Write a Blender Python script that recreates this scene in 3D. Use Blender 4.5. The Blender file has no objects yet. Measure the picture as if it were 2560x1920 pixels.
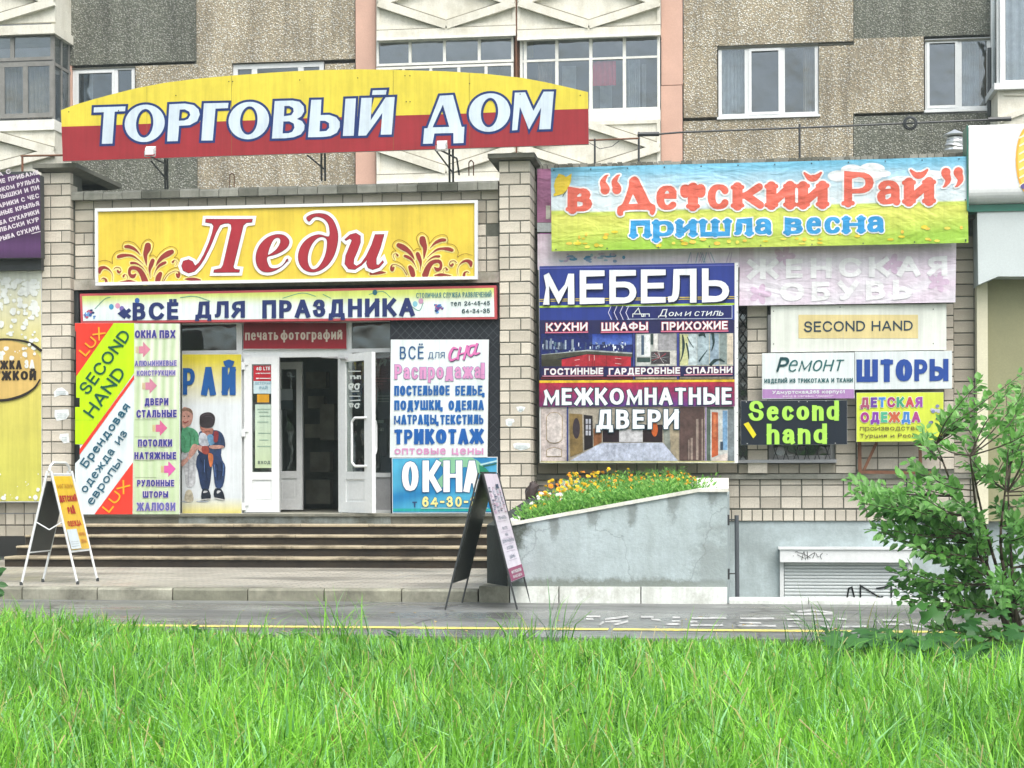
import bpy, math, random
import numpy as np
from mathutils import Vector, Matrix
from mathutils.geometry import tessellate_polygon
scene = bpy.context.scene
random.seed(7)
rng = np.random.default_rng(7)

# ---------------------------------------------------------------- camera
F, CX, CY = 4285.0, 1280.0, 1190.0
PSI, ROLL, EYE = math.radians(7.446), 0.0035, 1.224
FWD = np.array([-math.sin(PSI), math.cos(PSI), 0.0])
R0 = np.array([math.cos(PSI), math.sin(PSI), 0.0])
U0 = np.array([0, 0, 1.0])
RT = R0 * math.cos(ROLL) - U0 * math.sin(ROLL)
UP = U0 * math.cos(ROLL) + R0 * math.sin(ROLL)
CAM = np.array([0, 0, EYE])
cam_data = bpy.data.cameras.new('camera')
cam = bpy.data.objects.new('camera', cam_data)
scene.collection.objects.link(cam)
cam.matrix_world = Matrix(((RT[0], UP[0], -FWD[0], 0), (RT[1], UP[1], -FWD[1], 0), (RT[2], UP[2], -FWD[2], EYE), (0, 0, 0, 1)))
cam_data.sensor_width = 36
cam_data.lens = F / 2560 * 36
cam_data.shift_y = (CY - 960) / 2560
cam_data.clip_end = 2000
scene.camera = cam

# ---------------------------------------------------------------- light
SUN_EL, SUN_AZ = math.radians(58), math.radians(150)
world = bpy.data.worlds.new('World')
scene.world = world
world.use_nodes = True
wn, wl = world.node_tree.nodes, world.node_tree.links
bg = wn['Background']
sky = wn.new('ShaderNodeTexSky')
sky.sky_type = 'NISHITA'
sky.sun_disc = False
sky.sun_elevation = SUN_EL
sky.sun_rotation = SUN_AZ
sky.air_density = 1.2
sky.dust_density = 5.0
sky.ozone_density = 1.0
hs = wn.new('ShaderNodeHueSaturation')
hs.inputs['Saturation'].default_value = 0.55
hs.inputs['Hue'].default_value = 0.475
wl.new(sky.outputs[0], hs.inputs['Color'])
wl.new(hs.outputs[0], bg.inputs['Color'])
bg.inputs['Strength'].default_value = 0.15
sl = bpy.data.lights.new('sun', 'SUN')
sl.energy = 1.3
sl.angle = math.radians(45)
sl.color = (1.0, 0.985, 0.95)
so = bpy.data.objects.new('sun', sl)
scene.collection.objects.link(so)
sd = Vector((math.sin(SUN_AZ) * math.cos(SUN_EL), math.cos(SUN_AZ) * math.cos(SUN_EL), math.sin(SUN_EL)))
so.rotation_euler = sd.to_track_quat('Z', 'Y').to_euler()
scene.view_settings.view_transform = 'Standard'
scene.view_settings.look = 'None'
scene.view_settings.gamma = 1
scene.view_settings.use_curve_mapping = False
scene.view_settings.exposure = 0.93

# ---------------------------------------------------------------- measuring helpers (photo coordinates -> place in the world)
def P(x, y, Y):
    d = FWD + RT * ((x - CX) / F) + UP * (-(y - CY) / F)
    return CAM + d * (Y / d[1])
def Pz(x, y, z):
    d = FWD + RT * ((x - CX) / F) + UP * (-(y - CY) / F)
    return CAM + d * ((z - EYE) / d[2])
def SX(x, Y, y=1000):
    return P(x, y, Y)[0]
def SZ(y, Y, x=1280):
    return P(x, y, Y)[2]
def Zm(ox, oy, s):
    return lambda *p: (ox + p[0] / s, oy + p[1] / s) + tuple(q / s for q in p[2:])
def slope(y):
    return 2.9e-5 * (y - 1290)

# ---------------------------------------------------------------- object helpers
def link(o):
    scene.collection.objects.link(o)
    return o
def tag(o, label=None, cat=None, group=None, kind=None):
    if label: o['label'] = label
    if cat: o['category'] = cat
    if group: o['group'] = group
    if kind: o['kind'] = kind
    return o
def thing(name, label, cat, loc=(0, 0, 0), group=None):
    o = link(bpy.data.objects.new(name, None))
    o.location = Vector([float(v) for v in loc])
    return tag(o, label, cat, group)
def sub(parent, name, mesh, loc=(0, 0, 0)):
    o = link(bpy.data.objects.new(name, mesh))
    o.parent = parent
    o.location = loc
    return o
def origin(o):
    v = Vector(o.location)
    while o.parent:
        o = o.parent
        v += o.location
    return v

class MB:
    def __init__(self):
        self.v, self.f, self.c = [], [], []
        self.col = None
    def face(self, pts, flip=False, col=None):
        n = len(self.v)
        self.v += [tuple(float(a) for a in p) for p in pts]
        idx = list(range(n, n + len(pts)))
        self.f.append(idx[::-1] if flip else idx)
        self.c += [col or self.col or (1, 1, 1)] * len(pts)
    def raw(self, verts, faces, col=None):
        n = len(self.v)
        self.v += [tuple(float(a) for a in p) for p in verts]
        self.f += [[i + n for i in f] for f in faces]
        self.c += [col or self.col or (1, 1, 1)] * len(verts)
    def box(self, x0, x1, y0, y1, z0, z1):
        if x0 > x1: x0, x1 = x1, x0
        if y0 > y1: y0, y1 = y1, y0
        if z0 > z1: z0, z1 = z1, z0
        v = [(x0, y0, z0), (x1, y0, z0), (x1, y1, z0), (x0, y1, z0), (x0, y0, z1), (x1, y0, z1), (x1, y1, z1), (x0, y1, z1)]
        self.raw(v, [(0, 1, 5, 4), (1, 2, 6, 5), (2, 3, 7, 6), (3, 0, 4, 7), (4, 5, 6, 7), (3, 2, 1, 0)])
    def pbox(self, x0, y0, x1, y1, Y, d):
        """box whose front stands at depth Y and covers the measured rectangle"""
        ym, xm = (y0 + y1) / 2, (x0 + x1) / 2
        self.box(P(x0, ym, Y)[0], P(x1, ym, Y)[0], Y, Y + d, P(xm, y1, Y)[2], P(xm, y0, Y)[2])
    def prism(self, pts, Y, d):
        """outline (measured, any convex/concave, listed clockwise on the photo) extruded back"""
        fr = [P(x, y, Y) for x, y in pts]
        bk = [p + np.array([0, d, 0]) for p in fr]
        n = len(pts)
        tri = tessellate_polygon([[Vector((float(p[0]), float(p[2]), 0)) for p in fr]])
        for t in tri:
            a, b, c = [fr[i] for i in t]
            if (b[0] - a[0]) * (c[2] - a[2]) - (b[2] - a[2]) * (c[0] - a[0]) < 0: t = t[::-1]
            self.face([fr[i] for i in t])
            self.face([bk[i] for i in t[::-1]])
        for i in range(n):
            j = (i + 1) % n
            self.face([fr[j], fr[i], bk[i], bk[j]])
    def frame(self, x0, y0, x1, y1, w, Y, d):
        a, b = P(x0, (y0 + y1) / 2, Y)[0], P(x1, (y0 + y1) / 2, Y)[0]
        lo, hi = P((x0 + x1) / 2, y1, Y)[2], P((x0 + x1) / 2, y0, Y)[2]
        self.wframe(a, b, lo, hi, w, Y, d)
    def wframe(self, a, b, lo, hi, w, Y, d):
        self.box(a, b, Y, Y + d, hi - w, hi)
        self.box(a, b, Y, Y + d, lo, lo + w)
        self.box(a, a + w, Y, Y + d, lo + w, hi - w)
        self.box(b - w, b, Y, Y + d, lo + w, hi - w)
    def tube(self, p, q, r, n=8, r2=None):
        p, q = Vector([float(a) for a in p]), Vector([float(a) for a in q])
        d = (q - p).normalized()
        a = d.orthogonal().normalized()
        b = d.cross(a)
        r2 = r if r2 is None else r2
        vs = []
        for pt, rr in ((p, r), (q, r2)):
            for i in range(n):
                t = 2 * math.pi * i / n
                vs.append(pt + a * (rr * math.cos(t)) + b * (rr * math.sin(t)))
        fs = [(i, (i + 1) % n, n + (i + 1) % n, n + i) for i in range(n)]
        fs += [tuple(range(n))[::-1], tuple(range(n, 2 * n))]
        self.raw(vs, fs)
    def path(self, pts, r, n=8):
        for i in range(len(pts) - 1):
            self.tube(pts[i], pts[i + 1], r if not isinstance(r, (list, tuple)) else r[i], n,
                      None if not isinstance(r, (list, tuple)) else r[i + 1])
    def pieces(self, name, mat, parent=None):
        """each connected piece of this mesh becomes an object of its own"""
        n = len(self.v); root = list(range(n))
        def find(a):
            while root[a] != a:
                root[a] = root[root[a]]; a = root[a]
            return a
        for f in self.f:
            for b in f[1:]: root[find(b)] = find(f[0])
        keyv = {}
        for i, v in enumerate(self.v):
            k = tuple(round(c, 4) for c in v)
            if k in keyv: root[find(i)] = find(keyv[k])
            else: keyv[k] = i
        grp = {}
        for f in self.f: grp.setdefault(find(f[0]), []).append(f)
        out = []
        for fs in grp.values():
            m = MB(); ids = sorted({i for f in fs for i in f}); mp = {i: k for k, i in enumerate(ids)}
            m.v = [self.v[i] for i in ids]; m.c = [self.c[i] for i in ids]; m.f = [[mp[i] for i in f] for f in fs]
            out.append(m.build(name, mat, parent))
        return out
    def build(self, name, mat, parent=None, smooth=False, usecol=False, loc=None, kind=None):
        o0 = origin(parent) if parent else Vector((0, 0, 0))
        lc = Vector(loc) if loc is not None else Vector((0, 0, 0))
        off = np.array(o0 + lc)
        me = bpy.data.meshes.new(name)
        v = np.array(self.v, dtype=float) - off if self.v else np.zeros((0, 3))
        me.from_pydata([tuple(p) for p in v], [], self.f)
        if usecol:
            at = me.attributes.new('Col', 'FLOAT_COLOR', 'POINT')
            c = np.ones((len(self.c), 4), dtype=np.float32)
            c[:, :3] = np.array(self.c, dtype=np.float32)[:, :3]
            at.data.foreach_set('color', c.ravel())
        me.materials.append(mat)
        if smooth:
            me.polygons.foreach_set('use_smooth', [True] * len(me.polygons))
        o = bpy.data.objects.new(name, me)
        link(o)
        if parent: o.parent = parent
        o.location = lc
        if kind: o['kind'] = kind
        return o

# ---------------------------------------------------------------- materials
def srgb(h, k=0.85):
    h = h.lstrip('#')
    out = []
    for i in (0, 2, 4):
        c = int(h[i:i + 2], 16) / 255
        out.append((c / 12.92 if c <= 0.04045 else ((c + 0.055) / 1.055) ** 2.4) * k)
    return tuple(out)

class NT:
    def __init__(self, name):
        self.m = bpy.data.materials.new(name)
        self.m.use_nodes = True
        self.n, self.l = self.m.node_tree.nodes, self.m.node_tree.links
        self.b = self.n['Principled BSDF']
        self.tc = self.n.new('ShaderNodeTexCoord').outputs['Object']
    def noise(self, scale, detail=4, rough=0.6, vec=None, dist=0):
        t = self.n.new('ShaderNodeTexNoise')
        t.inputs['Scale'].default_value = scale
        t.inputs['Detail'].default_value = detail
        t.inputs['Roughness'].default_value = rough
        t.inputs['Distortion'].default_value = dist
        self.l.new(vec or self.tc, t.inputs['Vector'])
        return t.outputs['Fac']
    def scaled(self, s):
        m = self.n.new('ShaderNodeMapping')
        m.inputs['Scale'].default_value = s
        self.l.new(self.tc, m.inputs['Vector'])
        return m.outputs[0]
    def vor(self, scale, out='Color', vec=None, feature='F1'):
        t = self.n.new('ShaderNodeTexVoronoi')
        t.inputs['Scale'].default_value = scale
        t.feature = feature
        self.l.new(vec or self.tc, t.inputs['Vector'])
        return t.outputs[out]
    def wobble(self, amt=.35, scale=2.0, vec=None):
        n = self.n.new('ShaderNodeTexNoise'); n.inputs['Scale'].default_value = scale; n.inputs['Detail'].default_value = 6
        self.l.new(self.tc, n.inputs['Vector'])
        s = self.n.new('ShaderNodeVectorMath'); s.operation = 'SCALE'; s.inputs['Scale'].default_value = amt; self.l.new(n.outputs['Color'], s.inputs[0])
        a = self.n.new('ShaderNodeVectorMath'); a.operation = 'ADD'; self.l.new(vec or self.tc, a.inputs[0]); self.l.new(s.outputs[0], a.inputs[1])
        return a.outputs[0]
    def ramp(self, fac, stops):
        r = self.n.new('ShaderNodeValToRGB')
        e = r.color_ramp.elements
        while len(e) < len(stops): e.new(0.5)
        for i, (p, c) in enumerate(stops):
            e[i].position = p
            e[i].color = (c, c, c, 1) if isinstance(c, (int, float)) else (*c, 1)
        self.l.new(fac, r.inputs[0])
        return r.outputs[0]
    def mix(self, fac, a, b, mode='MIX'):
        m = self.n.new('ShaderNodeMix')
        m.data_type = 'RGBA'
        m.blend_type = mode
        for s, v in ((0, fac), (6, a), (7, b)):
            if isinstance(v, bpy.types.NodeSocket): self.l.new(v, m.inputs[s])
            else: m.inputs[s].default_value = v if s == 0 else (*v, 1)
        return m.outputs[2]
    def math(self, op, a, b=0.0):
        m = self.n.new('ShaderNodeMath')
        m.operation = op
        for i, v in enumerate((a, b)):
            if isinstance(v, bpy.types.NodeSocket): self.l.new(v, m.inputs[i])
            else: m.inputs[i].default_value = v
        return m.outputs[0]
    def attr(self, name='Col'):
        a = self.n.new('ShaderNodeAttribute')
        a.attribute_name = name
        return a.outputs['Color']
    def rand(self):
        return self.n.new('ShaderNodeObjectInfo').outputs['Random']
    def col(self, c):
        if isinstance(c, bpy.types.NodeSocket): self.l.new(c, self.b.inputs['Base Color'])
        else: self.b.inputs['Base Color'].default_value = (*c, 1)
        return self
    def rough(self, r):
        if isinstance(r, bpy.types.NodeSocket): self.l.new(r, self.b.inputs['Roughness'])
        else: self.b.inputs['Roughness'].default_value = r
        return self
    def bump(self, h, dist=0.01, strength=1.0):
        b = self.n.new('ShaderNodeBump')
        b.inputs['Distance'].default_value = dist
        b.inputs['Strength'].default_value = strength
        self.l.new(h, b.inputs['Height'])
        self.l.new(b.outputs[0], self.b.inputs['Normal'])
        return self

def simple(name, c, rough=0.6, var=0.12, scale=3.0, bump=0.0, metal=0.0, fine=40, rand=0.0):
    t = NT(name)
    lo = tuple(x * (1 - var) for x in c)
    hi = tuple(min(1, x * (1 + var)) for x in c)
    cc = t.mix(t.ramp(t.noise(scale, 6, 0.65), [(0.3, 0.0), (0.7, 1.0)]), lo, hi)
    cc = t.mix(t.ramp(t.noise(fine, 3), [(0.35, 0.0), (0.65, 0.25)]), cc, tuple(x * 0.7 for x in c))
    if rand:
        v = t.math('ADD', t.math('MULTIPLY', t.rand(), 2 * rand), 1 - rand)
        h = t.n.new('ShaderNodeHueSaturation')
        t.l.new(v, h.inputs['Value'])
        t.l.new(cc, h.inputs['Color'])
        cc = h.outputs[0]
    t.col(cc).rough(rough)
    t.b.inputs['Metallic'].default_value = metal
    if bump: t.bump(t.noise(fine, 5), bump)
    return t.m

def print_mat(name, rough=0.45, wr=0.0, dirt=0.17, photo=False):
    t = NT(name)
    a = t.attr()
    d = t.ramp(t.noise(1.7, 7, 0.7), [(0.35, 1 - dirt), (0.65, 1.0)])
    d2 = t.ramp(t.noise(1.0, 5, 0.7, t.scaled((14, 14, 0.7))), [(0.3, 1 - dirt), (0.6, 1.0)])
    c = t.mix(1.0, a, d, 'MULTIPLY')
    c = t.mix(1.0, c, d2, 'MULTIPLY')
    if photo:   # the mottle and tone changes of a printed photograph
        c = t.mix(1.0, c, t.ramp(t.noise(7, 5, .65), [(.3, .7), (.7, 1.2)]), 'MULTIPLY')
        c = t.mix(1.0, c, t.ramp(t.noise(24, 4, .7), [(.35, .75), (.65, 1.2)]), 'MULTIPLY')
    t.col(c).rough(rough)
    t.b.inputs['Specular IOR Level'].default_value = 0.3
    if wr:
        h = t.math('ADD', t.noise(0.8, 3, 0.5, t.scaled((1.1, 1, 2.6)), 1.2), t.math('MULTIPLY', t.noise(5, 3, 0.5, t.scaled((1, 1, 2)), 0.8), 0.25))
        t.bump(h, wr)
    else:
        t.bump(t.noise(2.2, 2), 0.004)
    return t.m

M = {}
M['print'] = print_mat('printed_vinyl')
M['photo_print'] = print_mat('printed_photograph', 0.4, photo=True)
M['fabric_print'] = print_mat('printed_banner_fabric', 0.5, 0.05)
M['white_pvc'] = simple('white_pvc', (0.66, 0.69, 0.69), 0.35, 0.06, 2, fine=25)
M['old_white'] = simple('old_white_paint', (0.72, 0.73, 0.68), 0.6, 0.15, 4, 0.004)
M['grey_metal'] = simple('grey_metal', (0.35, 0.36, 0.37), 0.45, 0.15, 3)
M['dark_metal'] = simple('dark_metal', (0.035, 0.04, 0.042), 0.45, 0.2, 5)
M['green_metal'] = simple('green_metal', (0.02, 0.16, 0.11), 0.4, 0.15, 5)
M['rust'] = simple('rusty_brown_paint', (0.16, 0.07, 0.035), 0.8, 0.3, 9, 0.003)
M['black_board'] = simple('black_board', (0.018, 0.022, 0.018), 0.5, 0.3, 3)
M['interior'] = simple('dim_interior', (0.30, 0.30, 0.24), 0.8, 0.4, 2)
M['dark_void'] = simple('dark_room', (0.20, 0.23, 0.20), 0.9, 0.3, 2)
M['room'] = simple('flat_room', (0.16, 0.17, 0.17), 0.9, 0.3, 1)
M['curtain'] = simple('net_curtain', (0.55, 0.58, 0.62), 0.9, 0.2, 6)
M['warm_curtain'] = simple('beige_curtain', (0.45, 0.38, 0.30), 0.9, 0.2, 6)
M['red_cloth'] = simple('red_cloth', (0.62, 0.05, 0.10), 0.9, 0.2, 12)
M['foil'] = simple('silver_foil', (0.75, 0.77, 0.78), 0.28, 0.15, 20, 0.01, 0.8)
M['paper'] = simple('pasted_paper', (0.68, 0.72, 0.72), 0.8, 0.15, 30)
M['pink'] = simple('pink_painted_panel', (0.56, 0.36, 0.28), 0.85, 0.1, 1.5, 0.004)
M['beige'] = simple('beige_plaster', (0.62, 0.60, 0.44), 0.85, 0.1, 1.5, 0.003)

def glass(name, tint=(0.5, 0.55, 0.58), gl=0.22, rough=0.03):
    m = bpy.data.materials.new(name)
    m.use_nodes = True
    n, l = m.node_tree.nodes, m.node_tree.links
    n.remove(n['Principled BSDF'])
    tr = n.new('ShaderNodeBsdfTransparent'); tr.inputs[0].default_value = (*tint, 1)
    g = n.new('ShaderNodeBsdfGlossy'); g.inputs['Roughness'].default_value = rough
    g.inputs['Color'].default_value = (0.8, 0.88, 0.95, 1)
    mx = n.new('ShaderNodeMixShader'); mx.inputs[0].default_value = gl
    tc = n.new('ShaderNodeTexCoord'); ns = n.new('ShaderNodeTexNoise'); ns.inputs['Scale'].default_value = 1.9
    bp = n.new('ShaderNodeBump'); bp.inputs['Distance'].default_value = 0.03
    l.new(tc.outputs['Object'], ns.inputs['Vector']); l.new(ns.outputs['Fac'], bp.inputs['Height']); l.new(bp.outputs[0], g.inputs['Normal'])
    l.new(tr.outputs[0], mx.inputs[1]); l.new(g.outputs[0], mx.inputs[2])
    l.new(mx.outputs[0], n['Material Output'].inputs[0])
    return m
M['glass'] = glass('window_glass', (.5, .55, .56), .17)
M['shop_glass'] = glass('shop_glass', (.6, .66, .62), 0.10)
M['black_panel'] = simple('matt_black_panel', (.022, .026, .032), .85, .25, 4)
M['black_panel'].node_tree.nodes['Principled BSDF'].inputs['Specular IOR Level'].default_value = .15
M['door_glass'] = glass('door_glass', (0.75, 0.78, 0.75), 0.12)

# brick: colour differs a little from brick to brick
t = NT('silicate_brick')
base = t.mix(t.rand(), (0.48, 0.445, 0.37), (0.67, 0.625, 0.525))
st = t.ramp(t.noise(2.5, 6, 0.7), [(0.35, 0.75), (0.6, 1.0)])
c = t.mix(1.0, base, st, 'MULTIPLY')
c = t.mix(t.ramp(t.noise(60, 2), [(0.4, 0.0), (0.75, 0.35)]), c, (0.30, 0.27, 0.22))
t.col(c).rough(0.85).bump(t.noise(50, 4), 0.004)
M['brick'] = t.m
t = NT('damp_shaded_brick')
base = t.mix(t.rand(), (0.31, 0.285, 0.225), (0.48, 0.445, 0.36))
c = t.mix(t.ramp(t.noise(3, 6, 0.7), [(0.3, 0.45), (0.7, 0.0)]), base, (0.16, 0.15, 0.12))
t.col(c).rough(0.8).bump(t.noise(50, 4), 0.004)
M['brick_damp_shaded'] = t.m
M['mortar'] = simple('shaded_mortar', (0.10, 0.105, 0.085), 0.95, 0.3, 8, 0.004)  # shadow of the recessed joints is put into this dark colour

# pebble dash panels
def pebble(name, a, b, c3, dark):
    t = NT(name)
    v = t.vor(31, 'Color')
    sp = t.n.new('ShaderNodeSeparateColor'); t.l.new(v, sp.inputs[0])
    col = t.mix(sp.outputs[0], a, b)
    col = t.mix(t.ramp(sp.outputs[1], [(0.70, 0.0), (0.78, 1.0)]), col, c3)
    d = t.vor(31, 'Distance')
    col = t.mix(t.ramp(d, [(0.25, 0.0), (0.62, 0.85)]), col, dark)
    stn = t.ramp(t.noise(0.8, 6, 0.65), [(0.35, 0.72), (0.65, 1.0)])
    col = t.mix(1.0, col, stn, 'MULTIPLY')
    col = t.mix(1.0, col, t.ramp(t.noise(1, 6, .7, t.scaled((3.5, 3.5, .25))), [(0.36, 0.66), (0.56, 1.0)]), 'MULTIPLY')
    t.col(col).rough(0.9)
    t.bump(t.ramp(d, [(0.0, 1.0), (0.6, 0.0)]), 0.02)
    return t.m
M['pebble'] = pebble('pebble_dash_light', (0.47, 0.38, 0.235), (0.70, 0.635, 0.48), (0.78, 0.77, 0.69), (0.28, 0.25, 0.18))
M['pebble_dark'] = pebble('pebble_dash_dark', (0.19, 0.20, 0.155), (0.32, 0.33, 0.27), (0.42, 0.43, 0.38), (0.10, 0.11, 0.085))

def concrete(name, c, dark, rough=0.85, sc=1.2, amt=(0.35, 0.65), streak=True):
    t = NT(name)
    a = t.mix(t.ramp(t.noise(sc, 8, 0.7), [(amt[0], 1.0), (amt[1], 0.0)]), c, dark)
    if streak:
        a = t.mix(t.ramp(t.noise(1, 6, 0.75, t.scaled((5, 5, 0.5))), [(0.45, 0.0), (0.7, 0.55)]), a, dark)
    a = t.mix(t.ramp(t.noise(35, 4), [(0.45, 0.0), (0.8, 0.5)]), a, tuple(x * 0.6 for x in c))
    t.col(a).rough(rough).bump(t.noise(20, 6, 0.7), 0.006)
    return t.m
M['concrete'] = concrete('weathered_concrete', (0.36, 0.36, 0.31), (0.13, 0.135, 0.11))
M['concrete_dark'] = concrete('mossy_concrete', (0.20, 0.20, 0.165), (0.07, 0.075, 0.055))
M['balcony'] = concrete('balcony_concrete', (0.70, 0.69, 0.60), (0.48, 0.46, 0.37), amt=(0.3, 0.5))
M['plaster'] = concrete('bluish_render', (0.42, 0.505, 0.52), (0.26, 0.31, 0.31), sc=1.6, amt=(0.34, 0.60))
M['plaster_dark'] = concrete('near_black_render', (0.032, 0.042, 0.038), (0.014, 0.018, 0.015))
M['plaster_white'] = concrete('whitewashed_base', (0.66, 0.70, 0.66), (0.30, 0.31, 0.26), sc=3, amt=(0.3, 0.5))
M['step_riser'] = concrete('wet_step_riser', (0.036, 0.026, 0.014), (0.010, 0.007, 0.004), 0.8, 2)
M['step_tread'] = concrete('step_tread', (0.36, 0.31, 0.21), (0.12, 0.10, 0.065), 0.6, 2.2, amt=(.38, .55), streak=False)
M['cap_white'] = concrete('whitewashed_cap', (0.74, 0.75, 0.69), (0.5, 0.5, 0.42), sc=3, streak=False)

# ---------------------------------------------------------------- flat printing: outlines, strokes and letters laid on a sign face
def catmull(pts, n=6, closed=False):
    pts = [np.array(p, dtype=float) for p in pts]
    N = len(pts)
    out = []
    rngi = range(N) if closed else range(N - 1)
    for i in rngi:
        p0 = pts[(i - 1) % N] if closed or i > 0 else 2 * pts[0] - pts[1]
        p1, p2 = pts[i], pts[(i + 1) % N]
        p3 = pts[(i + 2) % N] if closed or i + 2 < N else 2 * pts[-1] - pts[-2]
        for k in range(n):
            u = k / n
            out.append(0.5 * ((2 * p1) + (-p0 + p2) * u + (2 * p0 - 5 * p1 + 4 * p2 - p3) * u * u + (-p0 + 3 * p1 - 3 * p2 + p3) * u ** 3))
    if not closed: out.append(pts[-1])
    return out

class Print:
    """everything printed on one face; x, y are measured coordinates, layers stand 2 mm apart"""
    def __init__(self, Y, disp=None, tr=None):
        self.Y, self.mb, self.k, self.disp, self.tr = Y, MB(), 0, disp, tr
        self.main, self.letters, self.big = self.mb, [], False
    def begin(self):
        self.mb = MB(); self.letters.append(self.mb)
    def end(self):
        self.mb = self.main
    def w(self, x, y, L, j=0):
        off = (0.0075 + (L - 2) * 0.0023 + (self.k % 5) * 0.0003 + j * 0.0006) if self.big else (0.003 + L * 0.0024 + (self.k % 9) * 0.00024 + j * 0.0002)
        if self.tr: return self.tr(x, y, off)
        p = P(x, y, self.Y)
        p[1] -= off
        if self.disp: p[1] -= self.disp(p[0], p[2])
        return p
    def poly(self, pts, col, L=0, holes=(), cols=None):
        self.k += 1
        loops = [list(pts)] + [list(h) for h in holes]
        flat = [p for lp in loops for p in lp]
        tri = tessellate_polygon([[Vector((float(p[0]), float(-p[1]), 0)) for p in lp] for lp in loops])
        vs = [self.w(p[0], p[1], L) for p in flat]
        n = len(self.mb.v)
        self.mb.v += [tuple(map(float, q)) for q in vs]
        for t in tri:
            a, b, c = [flat[i] for i in t]
            if (b[0] - a[0]) * (c[1] - a[1]) - (b[1] - a[1]) * (c[0] - a[0]) > 0: t = t[::-1]
            self.mb.f.append([i + n for i in t])
        self.mb.c += list(cols) if cols else [col] * len(flat)
    def rect(self, x0, y0, x1, y1, col, L=0, col2=None, horiz=False):
        c2 = col2 or col
        cs = [col, c2, c2, col] if horiz else [col, col, c2, c2]
        self.poly([(x0, y0), (x1, y0), (x1, y1), (x0, y1)], col, L, cols=cs)
    def grid(self, corners, fn, L=0, nu=40, nv=12):
        """quad TL TR BR BL filled with a colour function of (u, v)"""
        self.k += 1
        tl, tr, br, bl = [np.array(c, float) for c in corners]
        n = len(self.mb.v)
        for j in range(nv + 1):
            for i in range(nu + 1):
                u, v = i / nu, j / nv
                p = (tl * (1 - u) + tr * u) * (1 - v) + (bl * (1 - u) + br * u) * v
                self.mb.v.append(tuple(map(float, self.w(p[0], p[1], L))))
                self.mb.c.append(fn(u, v))
        for j in range(nv):
            for i in range(nu):
                a = n + j * (nu + 1) + i
                self.mb.f.append([a, a + nu + 1, a + nu + 2, a + 1])
    def ell(self, cx, cy, rx, ry, col, L=0, hole=None, n=28, rot=0):
        def E(rx, ry, cx=cx, cy=cy):
            c, s = math.cos(rot), math.sin(rot)
            return [(cx + rx * math.cos(a) * c - ry * math.sin(a) * s, cy + rx * math.cos(a) * s + ry * math.sin(a) * c)
                    for a in [2 * math.pi * i / n for i in range(n)]]
        if hole: self.poly(E(rx, ry), col, L, [E(hole[0], hole[1], *(hole[2:] or (cx, cy)))])
        else: self.poly(E(rx, ry), col, L)
    def stroke(self, pts, w, col, L=0, cap='square', closed=False, grow=0.0, smooth=0):
        """ribbon of given width(s); grow widens it all round"""
        self.k += 1
        pts = [tuple(p) for p in pts]
        if not isinstance(w, (int, float)): pts = [(p[0], p[1], ww) for p, ww in zip(pts, w)]
        elif len(pts[0]) == 2: pts = [(p[0], p[1], w) for p in pts]
        if smooth: pts = [tuple(q) for q in catmull(pts, smooth, closed)]
        cl = [pts[0]]
        for p in pts[1:]:
            if math.hypot(p[0] - cl[-1][0], p[1] - cl[-1][1]) > 1e-3: cl.append(p)
        pts = cl
        if len(pts) < 2: return
        A = np.array([(p[0], p[1]) for p in pts], float)
        H = np.array([p[2] / 2 + grow for p in pts])
        n = len(A)
        if closed:
            if np.hypot(*(A[0] - A[-1])) > 1e-3:
                A = np.vstack([A, A[0]]); H = np.append(H, H[0]); n += 1
        d = np.diff(A, axis=0)
        d /= np.linalg.norm(d, axis=1)[:, None]
        if not closed and cap == 'square':
            A[0] -= d[0] * (H[0]); A[-1] += d[-1] * (H[-1])
        if not closed and cap == 'butt':
            A[0] -= d[0] * grow; A[-1] += d[-1] * grow
        nm = np.stack([-d[:, 1], d[:, 0]], 1)
        off = np.zeros((n, 2))
        for i in range(n):
            if closed and (i == 0 or i == n - 1): a, b = nm[-1], nm[0]
            else: a, b = nm[max(i - 1, 0)], nm[min(i, n - 2)]
            m = a + b
            q = np.dot(m, m)
            off[i] = m * (2 / q) if q > 0.5 else b
            ln = np.hypot(*off[i])
            if ln > 2.2: off[i] *= 2.2 / ln
        Lf, Rf = A + off * H[:, None], A - off * H[:, None]
        for i in range(n - 1):
            q = [Lf[i], Rf[i], Rf[i + 1], Lf[i + 1]]
            area = sum(q[k][0] * q[(k + 1) % 4][1] - q[(k + 1) % 4][0] * q[k][1] for k in range(4))
            if area > 0: q = q[::-1]
            r0, r1 = i / (n - 1), (i + 1) / (n - 1)
            jj = [r0, r0, r1, r1] if area <= 0 else [r1, r1, r0, r0]
            self.mb.face([self.w(p[0], p[1], L, s) for p, s in zip(q, jj)], col=col)
        if cap == 'round' and not closed:
            for e, dd in ((0, -d[0]), (n - 1, d[-1])):
                if H[e] < 0.4: continue
                nn = np.array([-dd[1], dd[0]])
                fan = [A[e] + H[e] * (nn * math.cos(a) + dd * math.sin(a)) for a in [math.pi * k / 7 for k in range(8)]]
                area = sum(fan[k][0] * fan[(k + 1) % 8][1] - fan[(k + 1) % 8][0] * fan[k][1] for k in range(8))
                if area > 0: fan = fan[::-1]
                self.mb.face([self.w(p[0], p[1], L, 1.0 if e else 0.0) for p in fan], col=col)
    def shape(self, pts, col, L, holes=(), outline=None, smooth=0):
        """filled outline with an optional (colour, width) rim beneath it"""
        if smooth:
            pts = [tuple(p) for p in catmull(pts, smooth, True)]
            holes = [[tuple(p) for p in catmull(h, smooth, True)] for h in holes]
        if outline:
            for lp in [pts] + list(holes): self.stroke(lp, outline[1] * 2, outline[0], L - 1, closed=True)
        self.poly(pts, col, L, holes)
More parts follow.
